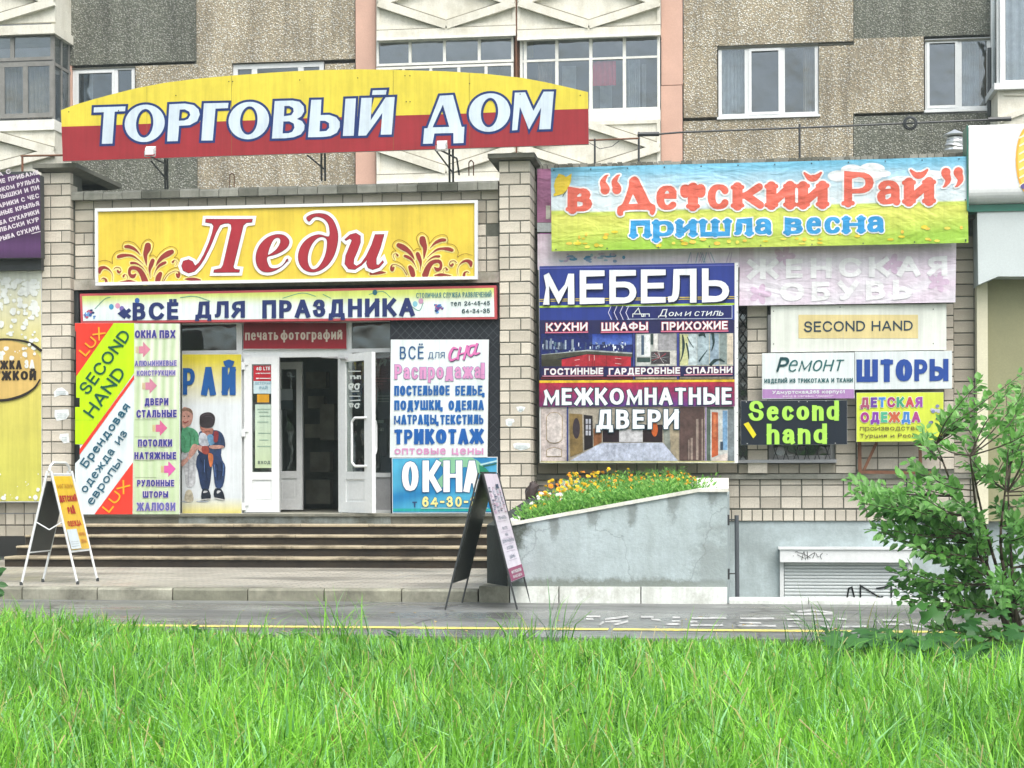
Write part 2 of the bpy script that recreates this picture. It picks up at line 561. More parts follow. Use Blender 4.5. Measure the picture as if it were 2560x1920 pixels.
    def dots(self, pts, r, col, L=1):
        for x, y in pts: self.ell(x, y, r, r, col, L, n=8)
    def build(self, name, parent, mat=None):
        self.end()
        for lm in self.letters:
            if lm.f: lm.build('letter', mat or M['print'], parent, usecol=True)
        if self.main.f:
            o = self.main.build(name, mat or M['print'], parent, usecol=True)
            o['kind'] = 'stuff'
            return o

def parse(s):
    out, cur = [], None
    for tok in s.replace('M', '|M').split('|'):
        tok = tok.strip()
        if not tok: continue
        pts = []
        import re
        for c, args in re.findall(r'([MLC])([^MLC]*)', tok):
            nums = [float(a) for a in re.split(r'[ ,]+', args.strip()) if a]
            if c in 'ML': pts.append((nums[0], nums[1]))
            else:
                p0 = pts[-1]
                for k in range(1, 9):
                    u = k / 8
                    b = [(1 - u) ** 3, 3 * u * (1 - u) ** 2, 3 * u * u * (1 - u), u ** 3]
                    pts.append(tuple(b[0] * p0[i] + b[1] * nums[i] + b[2] * nums[2 + i] + b[3] * nums[4 + i] for i in (0, 1)))
        out.append(pts)
    return out
_O = 'M.5,1 C1.17,1 1.17,0 .5,0 C-.17,0 -.17,1 .5,1'
GL = {
 'А': (.72, 'M0,0 L.46,1 L.54,1 L1,0 M.2,.3 L.8,.3'), 'Б': (.6, 'M.95,1 L0,1 L0,0 L.55,0 C1.08,0 1.08,.58 .55,.58 L0,.58'),
 'В': (.62, 'M0,0 L0,1 L.5,1 C.98,1 .98,.54 .5,.54 L0,.54 M.5,.54 C1.12,.54 1.12,0 .5,0 L0,0'), 'Г': (.55, 'M0,0 L0,1 L1,1'),
 'Д': (.78, 'M0,-.2 L0,0 L1,0 L1,-.2 M.16,0 C.3,.4 .28,.7 .3,1 L.84,1 L.84,0'), 'Е': (.56, 'M1,1 L0,1 L0,0 L1,0 M0,.52 L.9,.52'),
 'Ж': (.98, 'M.5,0 L.5,1 M0,1 L.32,.52 L0,0 M1,1 L.68,.52 L1,0 M.32,.52 L.68,.52'),
 'З': (.58, 'M.02,.8 C.1,1.1 .93,1.12 .9,.76 C.9,.54 .6,.54 .35,.54 M.5,.54 C1.15,.54 1.15,0 .5,0 C.2,0 .05,.08 0,.24'),
 'И': (.68, 'M0,1 L0,0 M1,1 L1,0 M0,.06 L1,.94'), 'Й': (.68, 'M0,1 L0,0 M1,1 L1,0 M0,.06 L1,.94 M.25,1.3 C.35,1.16 .65,1.16 .75,1.3'),
 'К': (.66, 'M0,0 L0,1 M.95,1 L.38,.54 L0,.5 M.38,.54 L1,0'), 'Л': (.68, 'M0,.02 C.26,0 .24,.3 .25,1 L1,1 L1,0'),
 'М': (.86, 'M0,0 L0,1 L.5,.12 L1,1 L1,0'), 'Н': (.66, 'M0,0 L0,1 M1,0 L1,1 M0,.52 L1,.52'), 'О': (.76, _O), 'П': (.66, 'M0,0 L0,1 L1,1 L1,0'),
 'Р': (.6, 'M0,0 L0,1 L.5,1 C1.15,1 1.15,.42 .5,.42 L0,.42'), 'С': (.72, 'M.97,.82 C.8,1.12 0,1.15 0,.5 C0,-.15 .8,-.12 .97,.18'),
 'Т': (.62, 'M0,1 L1,1 M.5,1 L.5,0'), 'У': (.66, 'M0,1 L.5,.38 M1,1 L.5,.3 C.4,.1 .3,0 .1,.02'),
 'Ф': (.9, 'M.5,0 L.5,1 M.5,.84 C1.17,.9 1.17,.18 .5,.22 C-.17,.18 -.17,.9 .5,.84'), 'Х': (.7, 'M0,0 L1,1 M0,1 L1,0'),
 'Ц': (.72, 'M0,1 L0,0 L1,0 L1,-.2 M.85,0 L.85,1'), 'Ч': (.62, 'M0,1 L0,.65 C0,.42 .4,.42 1,.5 M1,1 L1,0'),
 'Ш': (.98, 'M0,1 L0,0 L1,0 L1,1 M.5,0 L.5,1'), 'Щ': (1.02, 'M0,1 L0,0 L1,0 L1,-.2 M.45,0 L.45,1 M.9,0 L.9,1'),
 'Ь': (.6, 'M0,1 L0,0 L.5,0 C1.12,0 1.12,.58 .5,.58 L0,.58'), 'Ы': (.86, 'M0,1 L0,0 L.34,0 C.82,0 .82,.58 .34,.58 L0,.58 M1,0 L1,1'),
 'Ю': (1.0, 'M0,0 L0,1 M0,.5 L.33,.5 M.67,1 C.2,1 .2,0 .67,0 C1.12,0 1.12,1 .67,1'),
 'Я': (.63, 'M1,0 L1,1 L.5,1 C-.12,1 -.12,.45 .5,.45 L1,.45 M.5,.45 L0,0'), 'Э': (.7, 'M0,.8 C.1,1.1 1,1.15 1,.5 C1,-.15 .1,-.1 0,.2 M.3,.5 L1,.5'),
 'S': (.64, 'M.95,.78 C.85,1.12 .03,1.12 .05,.74 C.06,.4 .98,.62 .98,.26 C.98,-.12 .1,-.12 0,.22'), 'E': (.56, 'M1,1 L0,1 L0,0 L1,0 M0,.52 L.9,.52'),
 'C': (.72, 'M1,.76 C.85,1.12 0,1.15 0,.5 C0,-.15 .85,-.12 1,.24'), 'O': (.8, _O), 'N': (.7, 'M0,0 L0,1 M1,0 L1,1 M0,.95 L1,.05'),
 'D': (.7, 'M0,0 L0,1 L.35,1 C1.2,1 1.2,0 .35,0 L0,0'), 'H': (.68, 'M0,0 L0,1 M1,0 L1,1 M0,.52 L1,.52'), 'A': (.72, 'M0,0 L.46,1 L.54,1 L1,0 M.2,.3 L.8,.3'),
 'L': (.5, 'M0,1 L0,0 L1,0'), 'U': (.68, 'M0,1 L0,.4 C0,-.12 1,-.12 1,.4 L1,1'), 'X': (.7, 'M0,0 L1,1 M0,1 L1,0'), 'G': (.76, 'M1,.78 C.85,1.12 0,1.15 0,.5 C0,-.15 .8,-.08 1,.1 L1,.45 L.6,.45'),
 'T': (.62, 'M0,1 L1,1 M.5,1 L.5,0'),
 '0': (.56, _O), '1': (.35, 'M0,.75 L.7,1 L.7,0'), '2': (.55, 'M.02,.75 C.1,1.12 1,1.1 .95,.7 C.92,.45 .3,.3 0,0 L1,0'),
 '3': (.55, 'M.02,.8 C.1,1.1 .93,1.12 .9,.76 C.9,.54 .6,.54 .35,.54 M.5,.54 C1.15,.54 1.15,0 .5,0 C.2,0 .05,.08 0,.24'),
 '4': (.6, 'M.75,0 L.75,1 L0,.28 L1,.28'), '5': (.55, 'M.92,1 L.12,1 L.05,.52 C.4,.72 1,.66 1,.32 C1,-.1 .15,-.1 0,.2'),
 '6': (.56, 'M.9,.85 C.75,1.12 0,1.1 0,.4 C0,-.13 1,-.13 1,.3 C1,.75 .1,.7 0,.35'), '7': (.5, 'M0,1 L1,1 L.35,0'),
 '9': (.56, 'M.1,.15 C.25,-.12 1,-.1 1,.6 C1,1.13 0,1.13 0,.7 C0,.25 .9,.3 1,.65'),
 '-': (.35, 'M0,.48 L1,.48'), ',': (.06, 'M.5,.05 L.2,-.2'), '.': (.04, 'M.4,0 L.6,0'), '!': (.06, 'M.5,1 L.5,.36 M.5,0 L.5,.03'),
 '«': (.5, 'M.45,.8 L0,.45 L.45,.1 M1,.8 L.55,.45 L1,.1'), '"': (.3, 'M0,1 L0,.75 M1,1 L1,.75'),
}
GL['Ё'] = (GL['Е'][0], GL['Е'][1] + 'M.22,1.26 L.24,1.26 M.76,1.26 L.78,1.26')
LOW = {
 'а': (.6, 'M.05,.82 C.2,1.12 .92,1.12 .92,.62 L.92,.1 L1,.0 M.92,.58 C.5,.58 0,.6 0,.28 C0,-.1 .65,-.1 .92,.28'),
 'е': (.66, 'M.05,.57 L.95,.57 C.98,1.17 0,1.2 0,.5 C0,-.16 .7,-.12 .93,.1'), 'ё': (.66, 'M.05,.5 L.98,.5 C1,1.17 0,1.17 0,.5 C0,-.14 .75,-.14 .97,.2 M.3,1.3 L.32,1.3 M.7,1.3 L.72,1.3'),
 'р': (.66, 'M0,-.42 L0,1 M0,.75 C.2,1.1 1,1.15 1,.5 C1,-.15 .2,-.1 0,.25'), 'у': (.66, 'M0,1 L.5,.05 M1,1 L.38,-.3 C.3,-.42 .2,-.42 .02,-.4'),
 'ф': (.95, 'M.5,-.4 L.5,1.4 M.5,1 C1.17,1.05 1.17,-.05 .5,0 C-.17,-.05 -.17,1.05 .5,1'),
 'б': (.66, 'M.9,1.42 C.3,1.4 0,1.2 0,.5 C0,-.15 1,-.15 1,.5 C1,1.12 .2,1.1 .03,.6'),
 'n': (.62, 'M0,0 L0,1 M0,.7 C.2,1.1 1,1.15 1,.6 L1,0'), 'd': (.66, 'M1,0 L1,1.42 M1,.75 C.8,1.1 0,1.15 0,.5 C0,-.15 .8,-.1 1,.25'),
 'h': (.62, 'M0,0 L0,1.42 M0,.7 C.2,1.1 1,1.15 1,.6 L1,0'), 'a': None, 'e': None, 'o': (.68, _O), 'о': (.68, _O), 'c': (.62, GL['С'][1]), 'с': (.62, GL['С'][1]),
}
LOW['a'] = LOW['а']; LOW['e'] = LOW['е']
LOW['τ'] = (.72, 'M.03,1 L.97,1 M.5,1 L.5,0 M.0,.9 L.0,.72 M1,.9 L1,.72')
GLC = {}
def glyph(ch):
    if ch in GLC: return GLC[ch]
    low = ch.islower()
    if ch in LOW: g = LOW[ch]
    elif low: g = GL.get(ch.upper()) or GL.get(ch)
    else: g = GL.get(ch)
    GLC[ch] = (g[0], parse(g[1]), low)
    return GLC[ch]

def text(pr, s, x0, y0, x1, y1, col, wt=0.2, L=3, wh=None, gap=0.13, cap='square', rim=None, serif=0, shear=0.0, xh=0.72,
         sl=None, base=None, cols=None):
    """write s so that its capitals fill the measured box; base=(A, B, h) sets it along a slanted line instead"""
    wh = wt if wh is None else wh
    if base:
        A, B, H = np.array(base[0], float), np.array(base[1], float), float(base[2])
        W = np.hypot(*(B - A)); e1 = (B - A) / W; e2 = np.array([e1[1], -e1[0]])
    else:
        if sl is None: sl = slope((y0 + y1) / 2)
        W, H = x1 - x0, y1 - y0
        A = np.array([x0, y1 - sl * W / 2]); e1 = np.array([1.0, sl]); e2 = np.array([0.0, -1.0])
    tot, items = 0.0, []
    for ch in s:
        if ch == ' ':
            tot += 0.42; continue
        gw, strokes, low = glyph(ch)
        k = xh if low else 1.0
        gw = gw * (0.25 + 0.75 * k)
        items.append((tot, gw, strokes, k, ch)); tot += gw + gap
    tot -= gap
    tot += wt * 0.0
    sx = W / tot
    ci = 0
    for (ox, gw, strokes, k, ch) in items:
        gwp = gw * sx
        tv = min(wt * H, gwp * (0.27 if ch in 'ШшЖжЩщМмФф' else 0.36 if ch in 'еасоБВРЬЮбр' else 0.28 if ch in 'Ыы' else 0.44)) if gw > 0.1 else wt * H
        th = wh * H
        hh = H * k
        def mp(px, py):
            xx = ox * sx + tv / 2 + px * (gwp - tv) if gwp > tv else ox * sx + gwp / 2
            yy = th / 2 + py * (hh - th)
            return A + e1 * (xx + shear * yy) + e2 * yy
        c = cols[ci % len(cols)] if cols else col
        ci += 1
        if H * k >= 23: pr.begin()
        pr.big = True
        passes = [(0.0, c, L)]
        if rim: passes = [(rim[1], rim[0], L - 1)] + passes
        for grow, cc, LL in passes:
            for st in strokes:
                pts = [mp(*q) for q in st]
                ws = []
                for i in range(len(st)):
                    a, b = st[max(i - 1, 0)], st[min(i + 1, len(st) - 1)]
                    dx, dy = abs(b[0] - a[0]) * gwp, abs(b[1] - a[1]) * hh
                    q = dy / (math.hypot(dx, dy) + 1e-9)
                    ws.append(th + (tv - th) * q)
                if len(st) > 2 and all(abs(a - b) < 1e-6 for a, b in zip(st[0], st[-1])): cl = True
                else: cl = False
                pr.stroke(pts[:-1] if cl else pts, ws[:-1] if cl else ws, cc, LL, cap=cap, closed=cl, grow=grow)
                if serif and not cl:
                    for e, nb in ((st[0], st[1]), (st[-1], st[-2])):
                        if (abs(e[1]) < 0.03 or abs(e[1] - 1) < 0.03 or abs(e[1] + .42) < .03) and abs(e[0] - nb[0]) * gwp < 0.5 * abs(e[1] - nb[1]) * hh:
                            if ch in 'ЙйЁё' and e[1] > 1.02: continue
                            c0 = mp(*e)
                            hw = tv / 2 + serif * H - th / 2
                            pr.stroke([c0 - e1 * hw, c0 + e1 * hw], th * 0.95, cc, LL, cap=cap, grow=grow)
        pr.end(); pr.big = False

def sign(name, label, cat, pts, Y, depth, mat, group=None):
    """board: outline listed clockwise; returns the thing and an (art, lettering) pair of printers"""
    c = P(sum(p[0] for p in pts) / len(pts), max(p[1] for p in pts), Y)
    t = thing(name, label, cat, c, group)
    m = MB(); m.prism(pts, Y, depth)
    m.build('board', mat, t)
    return t
# ---------------------------------------------------------------- ground, walkway, platform, steps
YK, YB, YL = 16.45, 20.2, 21.55
YP, YBAY, YR = 21.7, 21.83, 22.37
YBL = 35.0
ZPL = Pz(600, 1470, 0)[2] * 0 + EYE - 278.5 / F * 16.94
ZL = EYE - 93.4 * 22.1 / F

t = NT('soil_under_grass')
c = t.mix(t.ramp(t.noise(3, 6), [(0.35, 0.0), (0.65, 1.0)]), (0.035, 0.05, 0.015), (0.05, 0.09, 0.02))
t.col(c).rough(0.95).bump(t.noise(12, 6), 0.03)
M['soil'] = t.m
t = NT('wet_asphalt')
c = t.mix(t.ramp(t.noise(70, 3), [(0.35, 0.0), (0.7, 1.0)]), (0.085, 0.09, 0.088), (0.165, 0.17, 0.163))
c = t.mix(t.ramp(t.noise(1.0, 7, 0.7, t.scaled((0.45, 1.6, 1)), 0.6), [(0.42, 0.0), (0.6, 0.7)]), c, (0.20, 0.21, 0.20))
c = t.mix(t.ramp(t.noise(1.0, 5, 0.6, t.scaled((0.3, 0.9, 1))), [(0.5, 0.0), (0.62, 0.6)]), c, (0.06, 0.063, 0.06))
ck = t.vor(.42, 'Distance', t.wobble(.8, 1.2), 'DISTANCE_TO_EDGE')
c = t.mix(t.ramp(ck, [(0.0, 0.85), (0.012, 0.0)]), c, (0.03, 0.03, 0.028))
t.col(c).rough(t.ramp(t.noise(1.0, 6, 0.6, t.scaled((0.4, 1.3, 1))), [(0.4, 0.16), (0.62, 0.6)])).bump(t.noise(55, 4), 0.003)
M['asphalt'] = t.m
t = NT('small_concrete_pavers')
br = t.n.new('ShaderNodeTexBrick')
br.inputs['Scale'].default_value = 1.0
br.inputs['Brick Width'].default_value = 0.2
br.inputs['Row Height'].default_value = 0.1
br.inputs['Mortar Size'].default_value = 0.006
br.inputs['Color1'].default_value = (0.31, 0.295, 0.25, 1)
br.inputs['Color2'].default_value = (0.40, 0.38, 0.32, 1)
br.inputs['Mortar'].default_value = (0.13, 0.125, 0.10, 1)
t.l.new(t.tc, br.inputs['Vector'])
c = t.mix(t.ramp(t.noise(0.9, 6, 0.6, t.scaled((0.5, 1.2, 1))), [(0.5, 0.0), (0.62, 0.75)]), br.outputs['Color'], (0.12, 0.115, 0.095))
t.col(c).rough(t.ramp(t.noise(1.1, 4), [(0.4, 0.35), (0.6, 0.7)])).bump(t.ramp(br.outputs['Fac'], [(0, 1.0), (1, 0.0)]), 0.004)
M['pavers'] = t.m

YG = 13.05
m = MB()
m.face([(-400, -400, -0.06), (400, -400, -0.06), (400, YG + 0.3, -0.06), (-400, YG + 0.3, -0.06)])
tag(m.build('ground', M['soil']), kind='structure')
m = MB()
m.face([(-400, YG, -0.012), (400, YG, -0.012), (400, YK + 0.1, 0.0), (-400, YK + 0.1, 0.0)])
m.face([(-400, 13.05, -0.06), (400, 13.05, -0.06), (400, YG, -0.012), (-400, YG, -0.012)])
path = tag(m.build('footpath', M['asphalt']), kind='structure')

def pathz(Y): return -0.012 + 0.012 * (Y - YG) / (YK + 0.1 - YG)
t = NT('worn_yellow_paint')
c = t.mix(t.ramp(t.noise(9, 6, 0.7), [(0.42, 0.0), (0.58, 0.85)]), (0.90, 0.74, 0.12), (0.36, 0.33, 0.17))
t.col(c).rough(0.5)
M['yellow_line'] = t.m
t = NT('worn_white_paint')
t.col(t.mix(t.ramp(t.noise(9, 7, 0.75), [(0.45, 0.0), (0.62, 1.0)]), (0.46, 0.47, 0.45), (0.13, 0.135, 0.13))).rough(0.8)
M['white_line'] = t.m
m = MB()
x = -14.0
for x1 in (-1.02, 0.9, 14.0):
    m.face([(x, 13.64, pathz(13.64) + 0.004), (x1, 13.64, pathz(13.64) + 0.004), (x1, 13.80, pathz(13.8) + 0.004), (x, 13.80, pathz(13.8) + 0.004)])
    x = x1 + 0.04
m.build('yellow_line', M['yellow_line'], path)
z8 = Zm(1280, 1280, 1.728)
marks = [[(318, 450, 380, 450), (318, 460, 350, 460), (375, 485, 395, 472)], [(400, 462, 500, 450), (400, 472, 470, 470), (440, 485, 500, 470)],
         [(555, 452, 610, 452), (600, 462, 640, 466)], [(690, 455, 725, 455), (665, 482, 722, 482), (690, 470, 725, 470)],
         [(775, 457, 925, 457), (770, 487, 910, 487), (765, 472, 800, 472)], [(985, 459, 1130, 459), (975, 489, 1140, 489), (980, 474, 1075, 478)],
         [(1185, 462, 1240, 462), (1190, 490, 1250, 492), (1300, 462, 1375, 464), (1335, 492, 1385, 494), (1215, 476, 1240, 476)],
         [(1230, 430, 1300, 424), (1300, 424, 1385, 436), (1200, 440, 1385, 440)], [(1405, 460, 1445, 464), (1425, 494, 1530, 490)],
         [(1570, 462, 1600, 496), (1600, 466, 1660, 466), (1610, 482, 1690, 484)], [(1700, 480, 1780, 496), (1790, 470, 1830, 474)]]
for grp in marks:
    m = MB()
    for a, b, c_, d in grp:
        p, q = z8(a, b), z8(c_, d)
        pts = [Pz(p[0], p[1] - 2.3, 0), Pz(q[0], q[1] - 2.3, 0), Pz(q[0] + 2, q[1] + 2.3, 0), Pz(p[0] + 2, p[1] + 2.3, 0)]
        m.face([(r[0], r[1], pathz(r[1]) + 0.004 + 0.0004 * random.random()) for r in pts][::-1])
    m.build('painted_letter', M['white_line'], path)

# platform with kerbstones
XPL = SX(1216, YK + 0.5)          # platform meets planter
m = MB()
m.box(-16, XPL, YK + 0.19, YL + 1.2, -0.3, ZPL)
plat = tag(m.build('paved_platform', M['pavers']), kind='structure')
kx = [SX(v, YK, 1480) for v in (-900, -710, -520, -330, -135, 55, 243, 431, 619, 810, 1004, 1195)]
kmats = [concrete('kerb_concrete_%s' % w, c, (0.10, 0.10, 0.075), 0.8, 2.5) for w, c in (('light', (0.33, 0.33, 0.25)), ('mid', (0.24, 0.245, 0.18)), ('pale', (0.38, 0.38, 0.30)))]
for i in range(len(kx) - 1):
    m = MB()
    a, b, g = kx[i] + 0.006, kx[i + 1] - 0.006, 0.02
    z0, z1 = -0.2, ZPL - 0.004 * random.random()
    y0 = YK + random.uniform(-0.004, 0.006)
    m.raw([(a, y0, z0), (b, y0, z0), (b, y0, z1 - g), (a, y0, z1 - g), (b, y0 + g, z1), (a, y0 + g, z1), (b, YK + 0.18, z1), (a, YK + 0.18, z1), (b, YK + .18, z0), (a, YK + .18, z0)],
          [(0, 1, 2, 3), (3, 2, 4, 5), (5, 4, 6, 7), (1, 8, 6, 4, 2), (0, 3, 5, 7, 9), (9, 7, 6, 8)])
    m.build('kerbstone', kmats[(i * 2 + i // 3) % 3], plat)
# steps
XSL = SX(-60, YB)
for i in range(5):
    top = ZPL + (ZL - ZPL) * (i + 1) / 5
    y0 = YB + i * (YL - YB) / 4
    y1 = YL + 1.2
    xl = (SX([8, 38, 60, 90, 150][i], y0) if i < 4 else SX(186, y0))
    xr = SX(1214, y0) + 0.25
    m = MB()
    m.box(xl, xr, y0 + 0.03, (y0 + (YL - YB) / 4 + 0.05) if i < 4 else y1, ZPL - 0.1 if i == 0 else ZPL + (ZL - ZPL) * i / 5 - 0.02, top - 0.03)
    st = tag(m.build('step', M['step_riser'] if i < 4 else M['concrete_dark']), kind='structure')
    m = MB()
    if i < 4:
        n = 7
        xs = [xl + (xr - xl) * k / n for k in range(n + 1)]
        for k in range(n):
            m = MB()
            a, b = xs[k] + 0.004, xs[k + 1] - 0.004
            dz = random.uniform(-0.003, 0.003)
            m.raw([(a, y0 + 0.004, top - 0.03), (b, y0 + 0.004, top - 0.03), (b, y0, top - 0.012 + dz), (a, y0, top - 0.012 + dz), (b, y0 + 0.016, top + dz), (a, y0 + 0.016, top + dz),
                   (b, y0 + 0.36, top + dz), (a, y0 + 0.36, top + dz)], [(0, 1, 2, 3), (3, 2, 4, 5), (5, 4, 6, 7), (0, 3, 5, 7), (1, 6, 4, 2)])
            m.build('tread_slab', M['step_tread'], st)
    else:
        m.box(xl, xr, y0 - 0.015, y1, top - 0.029, top)
        m.build('landing_slab', M['concrete_dark'], st)
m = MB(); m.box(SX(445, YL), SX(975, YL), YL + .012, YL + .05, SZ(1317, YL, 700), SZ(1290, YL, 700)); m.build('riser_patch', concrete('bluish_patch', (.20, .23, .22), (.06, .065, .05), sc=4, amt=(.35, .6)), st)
# ---------------------------------------------------------------- brickwork
BW, BH, JN = 0.248, 0.143, 0.012
RH = BH + JN
_bm = {}
def brick_mesh(w, h, d, mat):
    key = (round(w, 2), round(h, 2), round(d, 2), mat.name)
    if key not in _bm:
        w, h, d = key[:3]
        g = 0.006
        v = [(-w / 2, g, -h / 2), (w / 2, g, -h / 2), (w / 2, g, h / 2), (-w / 2, g, h / 2),
             (-w / 2 + g, 0, -h / 2 + g), (w / 2 - g, 0, -h / 2 + g), (w / 2 - g, 0, h / 2 - g), (-w / 2 + g, 0, h / 2 - g),
             (-w / 2, d, -h / 2), (w / 2, d, -h / 2), (w / 2, d, h / 2), (-w / 2, d, h / 2)]
        f = [(4, 5, 6, 7), (0, 1, 5, 4), (1, 2, 6, 5), (2, 3, 7, 6), (3, 0, 4, 7), (1, 9, 10, 2), (8, 0, 3, 11), (3, 2, 10, 11), (8, 9, 1, 0)]
        me = bpy.data.meshes.new('brick')
        me.from_pydata(v, [], f)
        me.materials.append(mat)
        _bm[key] = me
    return _bm[key]
def brick(parent, x, y, z, w, h, d=0.11, mat=None, rot=0):
    o = bpy.data.objects.new('brick', brick_mesh(w, h, d, mat or M['brick']))
    link(o)
    o.parent = parent
    o.location = Vector((x, y + random.uniform(-0.002, 0.0025), z)) - Vector(parent.location)
    o.rotation_euler = (0, random.uniform(-.006, .006), rot)
    return o

def pillar(label, xl, xr, y_top, y_bot, side_d, Y, group, capx):
    X0, X1 = SX(xl, Y), SX(xr, Y)
    Zt, Zb = SZ(y_top, Y, xl), SZ(y_bot, Y, xl)
    th = thing('brick_pillar', label, 'pillar', ((X0 + X1) / 2, Y, Zb), group)
    m = MB(); m.box(X0 + 0.008, X1 - 0.008, Y + 0.008, Y + side_d + 0.3, Zb, Zt)
    m.build('mortar_core', M['mortar'], th)
    n = int((Zt - Zb) / RH) + 1
    wdt = X1 - X0
    s = wdt - 0.118 - JN
    for i in range(n):
        z = Zt - i * RH - BH / 2 - 0.005
        if z < Zb - 0.02: break
        if i % 4 == 1 or (i > 12 and i % 4 == 3 and i % 3 == 0):
            brick(th, X0 + s / 2, Y, z, s, BH); brick(th, X1 - 0.059, Y, z, 0.118, BH, 0.25)
        else:
            brick(th, X0 + 0.059, Y, z, 0.118, BH, 0.25); brick(th, X1 - s / 2, Y, z, s, BH)
        # right flank
        k = 0.11 + JN
        if not (i % 4 == 1): k = 0.11 + JN
        else: k = 0.25 + JN
        while k < side_d - 0.05:
            ln = min(BW, side_d - k)
            o = brick(th, X1, Y + k + ln / 2, z, ln, BH, 0.1)
            o.rotation_euler = (0, 0, math.pi / 2)
            k += ln + JN
    # cap slab
    cx0, cx1, cy = SX(capx[0], Y - 0.12, 400), SX(capx[1], Y - 0.12, 400), Y - 0.12
    zt = SZ(capx[2], cy, capx[0])
    m = MB()
    th_, dep = 0.055, capx[3]
    zz = Zt + 0.004
    top = zt
    m.raw([(cx0, cy, top - th_), (cx1, cy, top - th_), (cx1, cy, top), (cx0, cy, top), (cx1, cy + dep, top), (cx0, cy + dep, top), (cx1, cy + dep, top - th_), (cx0, cy + dep, top - th_),
           (X0 - 0.01, Y - 0.01, zz), (X1 + 0.01, Y - 0.01, zz), (X1 + 0.01, cy + dep - 0.1, zz), (X0 - 0.01, cy + dep - 0.1, zz)],
          [(0, 1, 2, 3), (3, 2, 4, 5), (1, 6, 4, 2), (7, 0, 3, 5), (6, 7, 5, 4), (8, 9, 1, 0), (9, 10, 6, 1), (10, 11, 7, 6), (11, 8, 0, 7)])
    m.build('cap_slab', M['concrete_dark'], th)
    return th
g_p = 'brick pillars framing the entrance bay'
pl_left = pillar('pale brick pillar behind the yellow folding sign, left of the shop entrance', 105, 177, 432, 1345, 0.13, YP, g_p, (81, 190, 410, 1.7))
pl_right = pillar('pale brick pillar between the entrance and the blue furniture sign', 1250, 1326.5, 402, 1345, 0.69, YP, g_p, (1219, 1336, 384, 1.6))

# entrance bay wall above the doors
XB0, XB1 = SX(188, YBAY), SX(1250, YBAY)
zt, zl = SZ(484, YBAY, 700), SZ(716, YBAY, 700)
bay = thing('brick_wall', 'brick wall strip of the entrance bay behind the yellow scroll sign', 'wall', ((XB0 + XB1) / 2, YBAY, zl))
m = MB(); m.box(XB0 - 0.05, XB1 + 0.1, YBAY + 0.01, YBAY + 0.38, zl, zt + 0.02)
m.build('mortar_bed', M['mortar'], bay)
xx = XB0 + 0.01
r = 0
nrow = int((zt - zl) / RH)
for i in range(nrow):
    z = zt - i * RH - BH / 2
    if z < SZ(690, YBAY, 200): break
    for x0, x1 in (((XB0 + 0.006, XB1),) if i == 0 else ((XB0 + 0.006, SX(290, YBAY)), (SX(1168, YBAY), XB1))):
        x = x0
        while x < x1 - 0.05:
            w = min(BW, x1 - x - JN)
            if i % 4 == 3:
                for k in (0, 1):
                    if w > 0.2: brick(bay, x + 0.059 + k * 0.13, YBAY, z, 0.118, BH, mat=M['brick_damp_shaded'] if i < 2 else None)
            else:
                brick(bay, x + w / 2, YBAY, z, w, BH, mat=M['brick_damp_shaded'] if i < 3 else None)
            x += w + JN
m = MB(); m.box(XB0 - 0.02, XB1, YBAY - 0.012, YBAY + 0.4, zl + 0.0, SZ(690, YBAY, 700))
m.build('lintel', concrete('chipped_lintel', (0.50, 0.48, 0.42), (0.22, 0.22, 0.17), sc=4), bay)
# coping stones on the bay
n = 22
for k in range(n):
    a = XB0 - 0.1 + (XB1 + 0.1 - XB0) * k / n
    b = XB0 - 0.1 + (XB1 + 0.1 - XB0) * (k + 1) / n
    m = MB()
    z0 = SZ(487, YBAY - 0.1, 700) + 0.0; z1 = z0 + 0.115 - 0.012 * (k % 5 == 2)
    g = 0.03
    ya = YBAY - 0.10 + random.uniform(-.008, .008)
    m.raw([(a + .004, ya, z0), (b - .004, ya, z0), (b - .004, ya, z1 - g), (a + .004, ya, z1 - g), (b - .004, ya + g, z1), (a + .004, ya + g, z1), (b - .004, ya + .6, z1), (a + .004, ya + .6, z1), (b - .004, ya + .6, z0), (a + .004, ya + .6, z0)],
          [(0, 1, 2, 3), (3, 2, 4, 5), (5, 4, 6, 7), (1, 8, 6, 4, 2), (0, 3, 5, 7, 9), (0, 9, 8, 1)])
    m.build('coping_stone', M['concrete_dark'] if k in (4, 5, 9, 14, 18, 19) else M['concrete'], bay)
# dark reveal of the entrance bay and its side cheeks
m = MB()
m.box(XB0 - 0.05, SX(200, 21.9), 21.86, 22.3, ZL, zl)
m.box(SX(1243, 21.86), XB1 + 0.06, 21.86, 22.3, ZL, zl)
m.build('reveal', M['dark_metal'], bay)

# left neighbour wall with plinth
XL0, XL1 = -9.0, SX(105, YBAY)
lw = thing('brick_wall', 'low brick plinth under the yellow-green poster at far left', 'wall', (XL1, YBAY, 0))
m = MB(); m.box(XL0, XL1, YBAY + 0.012, YBAY + 0.4, SZ(1342, YBAY, 50), SZ(425, YBAY, 50))
m.build('mortar_bed', M['mortar'], lw)
m = MB(); m.box(XL0, SX(62, YBAY - .05), YBAY - 0.05, YBAY + 0.3, 0, SZ(1342, YBAY, 50))
m.build('rendered_base', M['concrete_dark'], lw)
z = SZ(1256, YBAY, 50)
for i in range(3):
    x = XL1
    while x > SX(-130, YBAY):
        if i == 1: brick(lw, x - 0.06, YBAY, z - BH / 2, 0.118, BH, mat=M['brick_damp_shaded']); x -= 0.13
        else: brick(lw, x - BW / 2, YBAY, z - BH / 2, BW, BH, mat=M['brick_damp_shaded']); x -= BW + JN
    z -= RH

